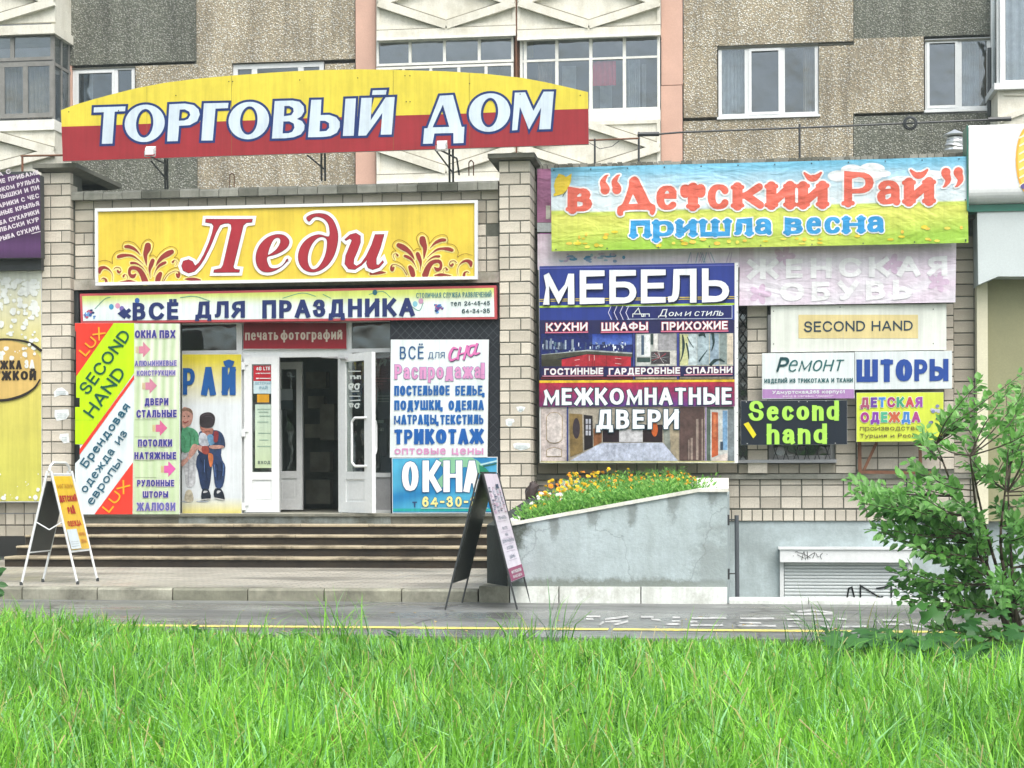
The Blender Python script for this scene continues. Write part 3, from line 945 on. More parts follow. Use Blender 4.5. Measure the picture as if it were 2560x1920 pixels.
# right wall
XR0, XR1 = SX(1330, YR), SX(2640, YR)
rw = thing('brick_wall', 'long pale brick wall behind the banners and boards right of the pillar', 'wall', ((XR0 + XR1) / 2, YR, 0))
zled0, zled1 = SZ(1198, YR, 1900), SZ(1186, YR, 1900)
ztop = SZ(404, YR, 1900)
zb = SZ(1303, YR, 1900)
m = MB()
w0, w1, w2, w3 = SX(1846, YR), SX(1869, YR), SX(1920, YR), SX(2089, YR)
zwt, zwb = SZ(764, YR, 1950), SZ(1150, YR, 1950)
m.box(XR0, w0, YR + .012, YR + .4, zled0, ztop)
m.box(w0, w3, YR + .012, YR + .4, zwt, ztop)
m.box(w0, w3, YR + .012, YR + .4, zled0, zwb)
m.box(w1, w2, YR - .09, YR + .4, zwb, zwt)
m.box(w3, XR1, YR + .012, YR + .4, zled0, ztop)
m.box(XR0, XR1, YR - .008 + .02, YR + .4, zb, zled0)
m.build('mortar_bed', M['mortar'], rw)
m = MB(); m.box(XR0, XR1, YR - 0.05, YR + 0.2, zled0 + .002, zled1)
m.build('ledge', M['concrete'], rw)
def fill(x0, x1, zt, zb, Y, mat=None, header_every=0, w=BW):
    z, i = zt, 0
    while z - 0.04 > zb:
        h = min(BH, z - zb)
        x = x0
        hd = header_every and i % header_every == header_every - 1
        while x < x1 - 0.03:
            ww = min(0.118 if hd else w, x1 - x - 0.004)
            brick(rw, x + ww / 2, Y, z - h / 2, ww, h, mat=mat)
            x += ww + JN
        z -= RH; i += 1
fill(SX(2385, YR), SX(2446, YR), SZ(590, YR, 2420), zled1 + .01, YR, M['brick_damp_shaded'])
fill(SX(1869, YR - .1), SX(1921, YR - .1), SZ(764, YR - .1, 1890), SZ(1184, YR - .1, 1890), YR - .1, header_every=3)
fill(SX(2089, YR), SX(2143, YR), SZ(985, YR, 2110), zled1 + .012, YR, header_every=4)
fill(SX(2143, YR), SX(2385, YR), SZ(1085, YR, 2250), zled1 + .012, YR)
fill(SX(2360, YR), SX(2385, YR), SZ(760, YR, 2370), SZ(1085, YR, 2250), YR)
fill(SX(1345, YR), w0, SZ(1156, YR, 1600), zled1 + .012, YR, M['brick_damp_shaded'])  # damp bricks; the shadow below the boards is in their colour too
fill(w0, SX(2089, YR), SZ(1160, YR, 1950), zled1 + .012, YR, M['brick_damp_shaded'])
zz = zled0 - 0.004
fill(SX(1340, YR), XR1, zz, zz - 0.068, YR, w=0.253)
fill(SX(1340, YR), XR1, zz - .068 - JN, zz - .068 - JN - 2 * RH + .02, YR, w=0.253)
zs = zz - .068 - JN - 2 * RH
x = SX(1700, YR)
while x < XR1:
    brick(rw, x + 0.0605, YR, zs - (zs - zb) / 2, 0.121, zs - zb - 0.004)
    x += 0.1325
# coping of small upright stones above the banner
x = SX(1345, YR)
k = 0
cop = M['concrete_dark']
while x < SX(2440, YR):
    w = random.choice((0.07, 0.09, 0.06, 0.11))
    m = MB()
    zc0 = SZ(421, YR, 1900); h = 0.105 + random.uniform(-.008, .01)
    m.box(x, x + w - 0.008, YR - 0.12 + random.uniform(0, .015), YR + .3, zc0 - .02, zc0 + h)
    m.build('coping_stone', random.choice((M['concrete'], M['concrete'], cop)) if not (k % 13 in (3, 4, 5)) else cop, rw)
    x += w; k += 1
# rendered basement wall, sunken light well and kerb
m = MB(); m.box(SX(1700, YR), XR1, YR + .03, YR + .4, -1.1, zb)
m.build('rendered_base', M['plaster'], rw)
XW0 = SX(1819, YK)
m = MB()
m.box(XW0, XR1 + 3, YK + 0.22, YR + 0.03, -1.3, -1.0)
m.box(XR1 + 2, XR1 + 3, YK + .22, YR, -1.0, 0)
tag(m.build('light_well_floor', M['concrete_dark']), kind='structure')
kerb2 = link(bpy.data.objects.new('kerb', None)); kerb2['kind'] = 'structure'; kerb2.location = (XW0, YK, 0)
zk2 = 0.05
xs = [1822, 2022, 2230, 2440, 2650, 2860]
for i in range(5):
    m = MB()
    a, b, g = SX(xs[i], YK, 1500) + .005, SX(xs[i + 1], YK, 1500) - .005, 0.015
    m.raw([(a, YK, -1), (b, YK, -1), (b, YK, zk2 - g), (a, YK, zk2 - g), (b, YK + g, zk2), (a, YK + g, zk2), (b, YK + .22, zk2), (a, YK + .22, zk2), (b, YK + .22, -1), (a, YK + .22, -1)],
          [(0, 1, 2, 3), (3, 2, 4, 5), (5, 4, 6, 7), (1, 8, 6, 4, 2), (0, 3, 5, 7, 9), (9, 7, 6, 8)])
    m.build('kerbstone', M['plaster_white'] if i < 3 else kmats[2], kerb2)

# shop roof slab and the dark rooms behind the front
m = MB()
m.box(-12, 8, 22.2, YBL - 0.1, 4.45, 4.6)
m.build('flat_roof', M['concrete_dark'], rw)
# ---------------------------------------------------------------- planter
pz = Zm(1260, 1160, 3.687)
XA = SX(1268, YK); XC = SX(1216, YK + 0.5); XE = SX(1817, YK)
def ztopf(px_): # front wall crest
    return None
zA = P(1280, 1316, YK)[2]; zD = P(1745, 1230, YK)[2]; XD = SX(1745, YK)
pl = thing('planter', 'bluish rendered concrete planter with a sloping rim, full of orange and yellow flowers', 'planter', ((XA + XE) / 2, YK, 0))
m = MB()
zb0 = SZ(1467, YK, 1500)
th_ = 0.14
m.raw([(XA, YK, zb0), (XE, YK, zb0), (XE, YK, zD), (XD, YK, zD), (XA, YK, zA), (XA, YK + th_, zb0), (XE, YK + th_, zb0), (XE, YK + th_, zD), (XD, YK + th_, zD), (XA, YK + th_, zA)],
      [(0, 1, 2, 3, 4), (9, 8, 7, 6, 5), (4, 3, 8, 9), (3, 2, 7, 8), (1, 6, 7, 2), (0, 4, 9, 5)])
t = NT('stained_planter_render')
a = t.mix(t.ramp(t.noise(1.5, 8, 0.7), [(.34, 1.0), (.6, 0.0)]), (0.42, 0.505, 0.52), (0.28, 0.335, 0.335))
a = t.mix(t.ramp(t.noise(1, 6, .75, t.scaled((5, 5, .5))), [(.45, 0.0), (.7, .55)]), a, (0.26, 0.31, 0.30))
def near(pt, rad, col, a, amt=.9, sc=(1, 1, 1)):
    mp_ = t.n.new('ShaderNodeVectorMath'); mp_.operation = 'SUBTRACT'; mp_.inputs[1].default_value = pt; t.l.new(t.tc, mp_.inputs[0])
    ml = t.n.new('ShaderNodeVectorMath'); ml.operation = 'MULTIPLY'; ml.inputs[1].default_value = sc; t.l.new(mp_.outputs[0], ml.inputs[0])
    ln = t.n.new('ShaderNodeVectorMath'); ln.operation = 'LENGTH'; t.l.new(ml.outputs[0], ln.inputs[0])
    d = t.math('ADD', t.math('DIVIDE', ln.outputs['Value'], rad), t.math('MULTIPLY', t.math('SUBTRACT', t.noise(6, 7, .75), .5), 1.8))
    return t.mix(t.ramp(d, [(.45, amt), (.85, 0.0)]), a, col)
ox_ = (XA + XE) / 2
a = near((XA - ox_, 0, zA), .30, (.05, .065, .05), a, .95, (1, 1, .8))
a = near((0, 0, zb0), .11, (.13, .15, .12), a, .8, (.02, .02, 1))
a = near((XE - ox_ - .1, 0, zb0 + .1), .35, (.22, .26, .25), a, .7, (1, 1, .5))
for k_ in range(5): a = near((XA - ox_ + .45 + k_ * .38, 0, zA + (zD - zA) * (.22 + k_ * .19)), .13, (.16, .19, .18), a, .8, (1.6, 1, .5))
a = t.mix(t.ramp(t.vor(.55, 'Distance', t.wobble(.5, 2.2, t.scaled((1, 1, .4))), 'DISTANCE_TO_EDGE'), [(0.0, .5), (.004, 0.0)]), a, (.14, .16, .15))
a = t.mix(t.ramp(t.noise(35, 4), [(.45, 0.0), (.8, .4)]), a, (.25, .30, .31))
t.col(a).rough(.85).bump(t.noise(16, 6, .7), .008)
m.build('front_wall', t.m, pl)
m = MB()  # chamfered corner and left wall in near-black render
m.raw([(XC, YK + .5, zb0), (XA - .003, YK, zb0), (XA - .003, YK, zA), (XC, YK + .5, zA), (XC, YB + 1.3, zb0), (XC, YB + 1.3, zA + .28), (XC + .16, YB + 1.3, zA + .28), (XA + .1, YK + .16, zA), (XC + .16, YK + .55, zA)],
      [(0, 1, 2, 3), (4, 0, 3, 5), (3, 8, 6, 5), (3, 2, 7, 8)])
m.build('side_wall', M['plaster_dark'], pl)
m = MB()
m.box(XE - 0.12, XE, YK + th_, YR - .02, -1.1, 1.02)
m.build('side_wall', M['plaster'], pl)
m = MB()  # whitewashed base course
for i, (a, b) in enumerate(((1196, 1272), (1274, 1395), (1397, 1600), (1602, 1817))):
    m = MB()
    m.box(SX(a, YK - .03), SX(b, YK - .03) - .004, YK - .03 - 0.004 * (i % 2), YK + .5, -.15, zb0 + .001 * i)
    m.build('base_block', M['plaster_white'] if i else kmats[2], pl)
m = MB()  # rims
def rim(p, q, w, h):
    p, q = np.array(p), np.array(q)
    m.raw([p + (0, -.02, 0), q + (0, -.02, 0), q + (0, -.02, h), p + (0, -.02, h), q + (0, w, h), p + (0, w, h), q + (0, w, 0), p + (0, w, 0)],
          [(0, 1, 2, 3), (3, 2, 4, 5), (5, 4, 6, 7), (1, 6, 4, 2), (0, 3, 5, 7), (7, 6, 1, 0)])
rim((XA, YK, zA), (XD, YK, zD), .2, .035)
m.build('rim', M['cap_white'], pl)
m = MB()
XD2 = SX(1764, YR - .05); XE2 = SX(1821, YR - .05)
zbk = P(1800, 1194, YR - .05)[2]
m.raw([(XD, YK - .03, zD), (XE + .015, YK - .03, zD), (XE + .015, YK - .03, zD + .03), (XD, YK - .03, zD + .03),
       (XE2, YR - .05, zbk), (XE - .42, YR - .05, zbk), (XE2, YR - .05, zbk - .06), (XE - .42, YR - .05, zbk - .06)],
      [(0, 1, 2, 3), (3, 2, 4, 5), (1, 6, 4, 2), (7, 0, 3, 5), (0, 7, 6, 1)])
m.build('cap_slab', M['cap_white'], pl)
m = MB()
a, b = P(1667, 1199, YR - .25), P(1765, 1196, YR - .25)
m.box(SX(1400, YR - .25), b[0], YR - .25, YR - .02, a[2] - .2, a[2])
m.build('rim', M['cap_white'], pl)
m = MB()  # left cap board
q = [P(1258, 1308, YK + .6), P(1272, 1312, YK - .01), P(1300, 1306, YK + .1), P(1302, 1268, YK + 4.9), P(1262, 1290, YK + 3.2)]
q = [np.array([v[0], v[1], v[2]]) for v in q]
zz_ = [zA + .036, zA + .036, zA + .05, q[3][2], q[4][2]]
q = [(v[0], v[1], z_) for v, z_ in zip(q, zz_)]
m.face(q); m.face([(v[0], v[1], v[2] - .04) for v in q][::-1])
for i in range(5):
    j = (i + 1) % 5
    m.face([q[i], (q[i][0], q[i][1], q[i][2] - .04), (q[j][0], q[j][1], q[j][2] - .04), q[j]])
m.build('cap_slab', M['cap_white'], pl)
def soilz(x, y):
    f = (y - YK) / (YR - YK)
    u = (x - XA) / (XD - XA)
    zf = zA + (zD - zA) * max(0, min(1.05, u)) - .05
    zb_ = 1.02 + .06 * u
    return zf * (1 - f) + zb_ * f
m = MB()
xs = np.linspace(XA + .05, XE - .12, 14); ys = np.linspace(YK + .1, YR - .05, 10)
for i in range(13):
    for j in range(9):
        m.face([(xs[a_], ys[b_], soilz(xs[a_], ys[b_])) for a_, b_ in ((i, j), (i + 1, j), (i + 1, j + 1), (i, j + 1))])
m.build('soil', M['soil'], pl)
# ---------------------------------------------------------------- panel block of flats behind the shop
bl = thing('apartment_building', 'concrete panel block of flats with pebble dash walls and glazed balconies above the shop', 'building', (0, YBL, 0))
def panel(x0, y0, x1, y1, mat, Y=YBL, name='wall_panel', d=0.3):
    m = MB()
    m.pbox(x0 + 0.9, y0 + 0.9, x1 - 0.9, y1 - 0.9, Y + random.uniform(-.006, .006), d)
    return m.build(name, mat, bl)
m = MB(); m.pbox(-700, -260, 3300, 1290, YBL + 0.9, .3)
m.build('inner_wall', M['room'], bl)
m = MB()
for a, b, c_, d in ((172, -60, 178, 470), (172, 158, 888, 161), (172, 296, 888, 299), (1708, 108, 2480, 112), (1708, 293, 2480, 297), (2133, -60, 2136, 500), (888, -60, 890, 500), (488, -60, 493, 500)):
    m.pbox(a, b, c_, d, YBL + .03, .2)
m.pieces('joint_filler', M['mortar'], bl)
PD, PLt = M['pebble_dark'], M['pebble']
for r in [(174, -120, 490, 159, PD), (490, -120, 888, 155, PLt), (338, 160, 581, 297, PLt), (812, 158, 888, 297, PLt), (174, 298, 493, 560, PD), (493, 298, 888, 560, PLt),
          (1708, -120, 2134, 111, PLt), (2134, -120, 2482, 92, PD), (1708, 112, 1794, 294, PLt), (2047, 110, 2311, 283, PLt), (2134, 93, 2310, 111, PLt),
          (1708, 296, 2134, 560, PLt), (2134, 285, 2484, 560, PD), (2047, 282, 2134, 296, PLt)]:
    panel(*r)
panel(174, 160, 180, 297, M['pink'])
for x0, x1 in ((888, 940), (1652, 1707)):
    panel(x0, -120, x1, 213, M['pink'], YBL - .1); panel(x0, 213, x1, 560, M['pink'], YBL - .1)

def wave_sheet(mb, x0, y0, x1, y1, Y, amp=0.03, n=24, f=5):
    a, b = SX(x0, Y, (y0 + y1) / 2), SX(x1, Y, (y0 + y1) / 2)
    zt, zb = SZ(y0, Y, x0), SZ(y1, Y, x0)
    for i in range(n):
        u, v = i / n, (i + 1) / n
        ya, yb = Y + amp * math.sin(u * f * 6.28 + u * u * 9), Y + amp * math.sin(v * f * 6.28 + v * v * 9)
        xa, xb = a + (b - a) * u, a + (b - a) * v
        mb.face([(xa, ya, zb), (xb, yb, zb), (xb, yb, zt), (xa, ya, zt)])

def window(x0, y0, x1, y1, mull=(), trans=(), fw=0.07, Y=None, mat=None, sill=True, curtains=(), parent=None, name='window', dep=0.12, dark=True):
    Y = YBL + .06 if Y is None else Y
    mat = mat or M['white_pvc']
    m = MB()
    a, b = SX(x0, Y, (y0 + y1) / 2), SX(x1, Y, (y0 + y1) / 2)
    lo, hi = SZ(y1, Y, (x0 + x1) / 2), SZ(y0, Y, (x0 + x1) / 2)
    m.wframe(a, b, lo, hi, fw, Y, .06)
    cuts = [a] + [SX(v, Y, (y0 + y1) / 2) for v in mull] + [b]
    for c in cuts[1:-1]: m.box(c - fw * .6, c + fw * .6, Y + .003, Y + .055, lo + fw, hi - fw)
    tz = [SZ(v, Y, (x0 + x1) / 2) for v in trans]
    for z in tz: m.box(a + fw, b - fw, Y + .006, Y + .05, z - fw * .4, z + fw * .4)
    w = m.build(name, mat, parent or bl)
    rows = [lo + fw * .5] + sorted(tz) + [hi - fw * .5]
    for i in range(len(cuts) - 1):
        for j in range(len(rows) - 1):
            g = MB()
            tilt = random.uniform(-.018, .018)
            g.face([(cuts[i] + .02, Y + .03, rows[j]), (cuts[i + 1] - .02, Y + .03, rows[j]), (cuts[i + 1] - .02, Y + .03 + tilt, rows[j + 1]), (cuts[i] + .02, Y + .03 + tilt, rows[j + 1])])
            g.build('pane', M['glass'], w)
    if sill:
        s = MB(); s.box(a - .03, b + .03, Y - .1, Y, lo - .05, lo - .003); s.build('sill', M['white_pvc'], w)
    for cx0, cy0, cx1, cy1, cm in curtains:
        s = MB(); wave_sheet(s, cx0, cy0, cx1, cy1, Y + .16); s.build('curtain', cm, w)
    return w
window(1796, 112, 2046, 291, (1867, 1957), curtains=((1798, 115, 1862, 290, M['curtain']), (2008, 115, 2042, 290, M['warm_curtain'])))
window(2313, 95, 2476, 275, (2399,), curtains=((2402, 98, 2448, 275, M['curtain']), (2448, 98, 2474, 275, M['warm_curtain'])))
window(182, 168, 337, 300, (290,), curtains=((210, 175, 232, 300, M['curtain']),))
window(583, 158, 810, 300, (636, 752), fw=.1)
# sashes inside the wide windows
m = MB()
for x0, y0, x1, y1 in ((1872, 120, 1953, 286), (2317, 100, 2395, 270), (190, 176, 286, 300)):
    m = MB(); m.frame(x0, y0, x1, y1, .055, YBL + .045, .03); m.build('window_sash', M['white_pvc'], bl)
m = MB(); m.tube(P(2474, 120, YBL - .12), P(2474, 290, YBL - .12), .045); m.build('downpipe', M['dark_metal'], bl)

# balcony bays
YF = YBL - .25
M['joint_dirt_shade'] = simple('dirt_shade_line', (.22, .21, .16), .95, .5, 3)  # shade along beam edges put into colour; also dirt on slab tops
def beam(mb, p, q, w, Y, d):
    p, q = np.array(p, float), np.array(q, float)
    e = (q - p) / np.linalg.norm(q - p); n = np.array([-e[1], e[0]]) * w / 2
    mb.prism([tuple(p - n), tuple(q - n), tuple(q + n), tuple(p + n)][::1], Y, d)
def rhomb(x0, y0, x1, y1, Y, w=20):
    m, dk = MB(), MB()
    cx, cy = (x0 + x1) / 2, (y0 + y1) / 2
    L_, R_, T_, B_ = (x0 + 4, cy), (x1 - 4, cy), (cx, y0 + 6), (cx, y1 - 8)
    for i, (p, q) in enumerate(((L_, T_), (T_, R_), (R_, B_), (B_, L_))):
        beam(m, p, q, w, Y - .10 - .004 * i, .11)
        beam(dk, p, q, w + 5, Y - .018 - .003 * i, .02)  # wider dark strip paints the joint shade round each beam
    dk.pieces('dirt_shade_line', M['joint_dirt_shade'], bl)
    return m.pieces('brace', M['balcony'], bl)
def parapet(x0, y0, x1, y1, Y=YF):
    m = MB(); m.pbox(x0, y0, x1, y1, Y, .08)
    m.build('balcony_parapet', M['balcony'], bl)
    m = MB()   # edge frame of the parapet slab
    m.frame(x0, y0, x1, y1, .07, Y - .035, .035)
    m.build('parapet_edge', M['balcony'], bl)
    rhomb(x0, y0, x1, y1, Y)
def slab(x0, y0, x1, y1, Y=YF):
    m = MB(); m.pbox(x0, y0, x1, y1, Y - .09, .5); m.build('balcony_slab', M['balcony'], bl)
    m = MB(); m.pbox(x0, y0 - 2, x1, y0, Y - .085, .08); m.build('dirt_shade_line', M['joint_dirt_shade'], bl)
    m = MB(); m.pbox(x0, y1 - 3, x1, y1 + 3, Y - .12, .05); m.build('drip_trim', M['old_white'], bl)
for (x0, x1, off) in ((941, 1289, 0), (1293, 1651, -1)):
    parapet(x0, -58 + off, x1, 70 + off); slab(x0, 70 + off, x1, 92 + off)
    parapet(x0, 305 + off, x1, 433 + off); slab(x0, 433 + off, x1, 452 + off)
    m = MB(); m.pbox(x0, 452, x1, 560, YF + .05, .08); m.build('balcony_parapet', M['balcony'], bl)
m = MB(); m.pbox(1289, -60, 1293, 560, YF - .02, .25); m.build('balcony_divider', M['rust'], bl)
m = MB(); m.pbox(1284, 95, 1299, 300, YF + .1, .25); m.build('balcony_divider', M['rust'], bl)
window(941, 95, 1284, 160, (1025, 1111, 1198), fw=.05, Y=YF + .03, mat=M['old_white'], sill=False, name='balcony_glazing')
window(941, 163, 1284, 300, (1009, 1077, 1147, 1215), fw=.05, Y=YF + .03, mat=M['old_white'], sill=False, name='balcony_glazing',
       curtains=((1222, 168, 1250, 300, M['curtain']),))
window(1300, 90, 1650, 279, (1313, 1392, 1477, 1561), (147,), fw=.055, Y=YF + .03, mat=M['old_white'], sill=False, name='balcony_glazing',
       curtains=((1316, 95, 1333, 145, simple('pale_yellow_board', (.75, .68, .35), .7)), (1568, 150, 1600, 276, M['curtain']), (1345, 160, 1380, 279, M['warm_curtain'])))
m = MB(); m.pbox(1293, 279, 1651, 304, YF - .03, .15); m.build('balcony_sill', M['old_white'], bl)
m = MB(); m.pbox(941, 298, 1289, 305, YF - .03, .15); m.build('balcony_sill', M['old_white'], bl)
m = MB(); wave_sheet(m, 1482, 154, 1540, 215, YF + .085, .012, 16, 3); m.build('hanging_cloth', M['red_cloth'], bl)
m = MB(); m.pbox(1300, 100, 1650, 279, YF + .7, .04); m.build('balcony_back_wall', M['room'], bl)
for q in ((1405, 165, 1440, 279), (1500, 215, 1530, 279), (1605, 160, 1615, 275)):
    m = MB(); m.pbox(*q, YF + .6, .04); m.build('balcony_clutter', M['curtain'], bl)

# left balcony with a returned side
YFL = YBL - .95
m = MB(); m.pbox(-260, -60, 137, 62, YFL, .08); m.build('balcony_parapet', M['balcony'], bl); m = MB(); m.pbox(-260, 325, 137, 560, YFL, .08)
X137, X172 = SX(137, YFL), SX(137, YFL)
def side(y0, y1, mat, nm, inset=0.0):
    m = MB()
    z0, z1 = SZ(y1, YFL, 137), SZ(y0, YFL, 137)
    m.box(X137 - .08, X137 - inset, YFL + .08, YBL + .1, z0, z1)
    return m.build(nm, mat, bl)
m.build('balcony_parapet', M['balcony'], bl)
side(-60, 62, M['balcony'], 'balcony_parapet'); side(325, 560, M['balcony'], 'balcony_parapet')
rhomb(-213, -56, 137, 62, YFL); rhomb(-213, 325, 137, 432, YFL)
m = MB()
zs0, zs1 = SZ(85, YFL, 137), SZ(62, YFL, 137)
m.box(SX(-260, YFL), X137 + .05, YFL - .07, YBL + .1, zs0, zs1)
m.build('balcony_slab', M['balcony'], bl)
m = MB()
m.box(SX(-260, YFL), X137 + .03, YFL - .05, YBL + .1, SZ(325, YFL, 137), SZ(299, YFL, 137))
m.build('balcony_sill', M['old_white'], bl)
dark_wood = simple('dark_grey_frame', (.20, .20, .185), .6, .2, 6)
window(-260, 86, 134, 156, (-60, 30), fw=.07, Y=YFL + .05, mat=dark_wood, sill=False, name='balcony_glazing')
window(-260, 160, 134, 298, (-60, 5, 63), fw=.09, Y=YFL + .05, mat=dark_wood, sill=False, name='balcony_glazing',
       curtains=((68, 165, 130, 296, M['warm_curtain']), (12, 165, 55, 296, M['warm_curtain'])))
m = MB()
zl_, zh_ = SZ(299, YFL, 137), SZ(86, YFL, 137)
for yy in (YFL + .06, YFL + .45, YBL - .1): m.box(X137 - .06, X137 - .01, yy, yy + .05, zl_, zh_)
zm_ = SZ(156, YFL, 137)
m.box(X137 - .055, X137 - .012, YFL + .1, YBL, zm_ - .03, zm_ + .03)
sg = m.build('balcony_glazing', dark_wood, bl)
m = MB(); m.face([(X137 - .03, YFL + .1, zl_), (X137 - .03, YBL, zl_), (X137 - .03, YBL, zh_), (X137 - .03, YFL + .1, zh_)]); m.build('pane', M['glass'], sg)

# right balcony with new white frames
YFR = YBL - 1.0
XR_ = SX(2497, YFR)
m = MB()
m.box(XR_, XR_ + 4, YFR, YFR + .1, SZ(560, YFR, 2520), SZ(226, YFR, 2520))
m.box(XR_, XR_ + .08, YFR + .1, YBL + .1, SZ(560, YFR, 2520), SZ(226, YFR, 2520))
m.build('balcony_parapet', M['balcony'], bl)
beam_m = MB(); beam(beam_m, (2500, 300), (2600, 262), 13, YFR - .05, .05); beam(beam_m, (2510, 236), (2620, 236), 5, YFR - .03, .03); beam_m.build('brace', M['balcony'], bl)
m = MB(); m.box(XR_ - .08, XR_ + 4, YFR - .12, YBL + .1, SZ(226, YFR, 2520), SZ(210, YFR, 2520)); m.build('balcony_sill', M['white_pvc'], bl)
wr = window(2500, -80, 2760, 210, (2640,), fw=.1, Y=YFR + .02, sill=False, name='balcony_glazing', curtains=((2515, -60, 2640, 205, M['curtain']),))
m = MB()
zl_, zh_ = SZ(211, YFR, 2500), SZ(-80, YFR, 2500)
for yy in (YFR + .1, YBL - .15): m.box(XR_ + .0, XR_ + .07, yy, yy + .09, zl_, zh_)
m.build('balcony_glazing', M['white_pvc'], bl)
m = MB(); m.face([(XR_ + .03, YFR + .1, zl_), (XR_ + .03, YBL, zl_), (XR_ + .03, YBL, zh_), (XR_ + .03, YFR + .1, zh_)][::-1]); m.build('pane', M['glass'], bl)

# ---------------------------------------------------------------- roof pipework and rails
YQ = 23.4
rp = thing('gas_pipe', 'dark gas pipe on posts running above the shop roof at right', 'pipe', P(2000, 400, YQ))
m = MB(); m.path([P(1597, 336, YQ), P(1650, 335, YQ), P(1700, 331, YQ), P(2110, 315, YQ), P(2480, 299, YQ)], .013); m.build('pipe', M['dark_metal'], rp)
m = MB(); m.path([P(1594, 336, YQ), P(1648, 335, YQ)], .03); m.path([P(2470, 299, YQ), P(2528, 297, YQ)], .03); m.pieces('pipe_sleeve', M['dark_metal'], rp)
for x, y in ((1999, 318), (1597, 338)):
    m = MB(); m.tube(P(x, y - 8, YQ), P(x, 450, YQ), .015); m.build('post', M['dark_metal'], rp)
m = MB()
c = P(2275, 309, YQ)
ring = [(c[0] + .085 * math.cos(a), c[1] - .02, c[2] + .085 * math.sin(a)) for a in np.linspace(0, 6.28, 17)]
m.path(ring, .014, 6)
m.path([(c[0] + .065 * math.cos(a), c[1] - .05, c[2] + .07 * math.sin(a)) for a in np.linspace(0, 6.28, 13)], .011, 6)
o = tag(m.build('cable_coil', M['dark_metal']), 'coil of black cable hung on the gas pipe', 'cable coil')
r2 = thing('roof_rail', 'low rusty rail on the roof edge just right of the arched sign', 'railing', P(1540, 400, YQ - .1))
m = MB(); m.path([P(1440, 352, YQ - .1), P(1597, 346, YQ - .1)], .012); m.build('rail', M['rust'], r2)
for x in (1487, 1597):
    m = MB(); m.tube(P(x, 347, YQ - .1), P(x, 440, YQ - .1), .014); m.build('post', M['dark_metal'], r2)
m = MB(); m.path([P(1472, 356, YQ - .1), P(1500, 372, YQ - .1), P(1530, 366, YQ - .1), P(1548, 352, YQ - .1)], .005, 5); m.build('loose_wire', M['dark_metal'], r2)
r3 = thing('roof_rail', 'rusty pipe rail left of the arched sign above the purple board', 'railing', P(50, 430, 22))
m = MB(); m.path([P(52, 390, 22.2), P(165, 388, 22.2)], .014); m.build('rail', M['rust'], r3)
m = MB(); m.tube(P(56, 388, 22.2), P(56, 440, 22.2), .016); m.build('post', M['rust'], r3)
# foil clad vent
v = thing('roof_vent', 'crumpled silver foil vent pipe with a conical hood on the roof', 'vent', P(2388, 385, 22.8))
c = P(2387, 377, 22.8)
m = MB()
prof = [(.13, 0), (.125, .03), (.135, .05), (.115, .08), (.12, .11), (.105, .14), (.1, .17)]
for (r1, z1), (r2_, z2) in zip(prof, prof[1:]):
    m.tube((c[0], c[1], c[2] + z1), (c[0] + random.uniform(-.006, .006), c[1], c[2] + z2), r1, 12, r2_)
m.build('foil_wrap', M['foil'], v)
m = MB(); m.tube((c[0], c[1], c[2] + .15), (c[0], c[1], c[2] + .2), .085, 10); m.build('neck', M['dark_metal'], v)
m = MB(); m.tube((c[0], c[1], c[2] + .2), (c[0], c[1], c[2] + .275), .16, 14, .01); m.tube((c[0], c[1], c[2] + .185), (c[0], c[1], c[2] + .2), .15, 14, .16); m.build('hood', M['foil'], v)
for x, y in ((580, 436), (1178, 405)):
    c = P(x, y + 34, 22.0)
    m = MB(); h = .17
    m.path([(c[0] - .03, c[1], c[2]), (c[0] - .03, c[1], c[2] + h), (c[0], c[1], c[2] + h + .03), (c[0] + .03, c[1], c[2] + h), (c[0] + .03, c[1], c[2])], .008, 6)
    tag(m.build('lifting_loop', M['rust']), ('rusty lifting loop on the coping below the letter О of the arched sign' if x < 800 else 'rusty lifting loop on the coping beside the right pillar cap'), 'metal loop', 'lifting loops on the coping')
# ---------------------------------------------------------------- neighbour at right
nb = thing('shop_building', 'neighbouring shop front at right edge with a curved white fascia and green trim', 'building', P(2500, 700, 21.5))
YN = 21.79
m = MB()
x0 = SX(2424, YN); zt, zb_ = SZ(311, YN, 2480), SZ(506, YN, 2480)
R_ = .16; n = 8
prof = [(YN + .5, zt), (YN + .03, zt), (YN, zt - .03)] + [(YN + R_ * (1 - math.cos(a)), zb_ + R_ * (1 - math.sin(a))) for a in np.linspace(0, math.pi / 2, n)] + [(YN + .5, zb_)]
for i in range(len(prof) - 1):
    (ya, za), (yb, zb2) = prof[i], prof[i + 1]
    m.face([(x0, ya, za), (x0, yb, zb2), (x0 + 4, yb, zb2), (x0 + 4, ya, za)])
m.face([(x0, y, z) for y, z in prof][::-1])
m.build('fascia', M['white_pvc'], nb, smooth=False)
m = MB(); m.box(x0 + .003, x0 + 4, YN + .14, YN + .48, SZ(524, YN, 2480), zb_ - .002); m.box(x0 - .02, x0, YN + .02, YN + .4, SZ(524, YN, 2480), zt); m.build('green_trim', M['green_metal'], nb)
m = MB()
YC = 21.95
pts = [P(*q, YC) for q in ((2443, 527), (2640, 527), (2640, 691), (2495, 691), (2446, 712))]
m.prism([(2443, 527), (2640, 527), (2640, 691), (2495, 691), (2446, 712)], YC, .5)
m.build('canopy_panel', simple('pale_grey_panel', (.50, .56, .56), .5, .05, 2), nb)
m = MB(); m.pbox(2443, 700, 2470, 1310, 22.2, .5); m.build('corner_post', M['beige'], nb)
m = MB(); m.pbox(2470, 690, 2700, 1303, YR - .1, .08); m.build('recessed_wall', simple('olive_beige_wall', (.25, .25, .14), .8, .12, 1), nb)
pr = Print(YN)
for i in range(18):
    a = i / 17
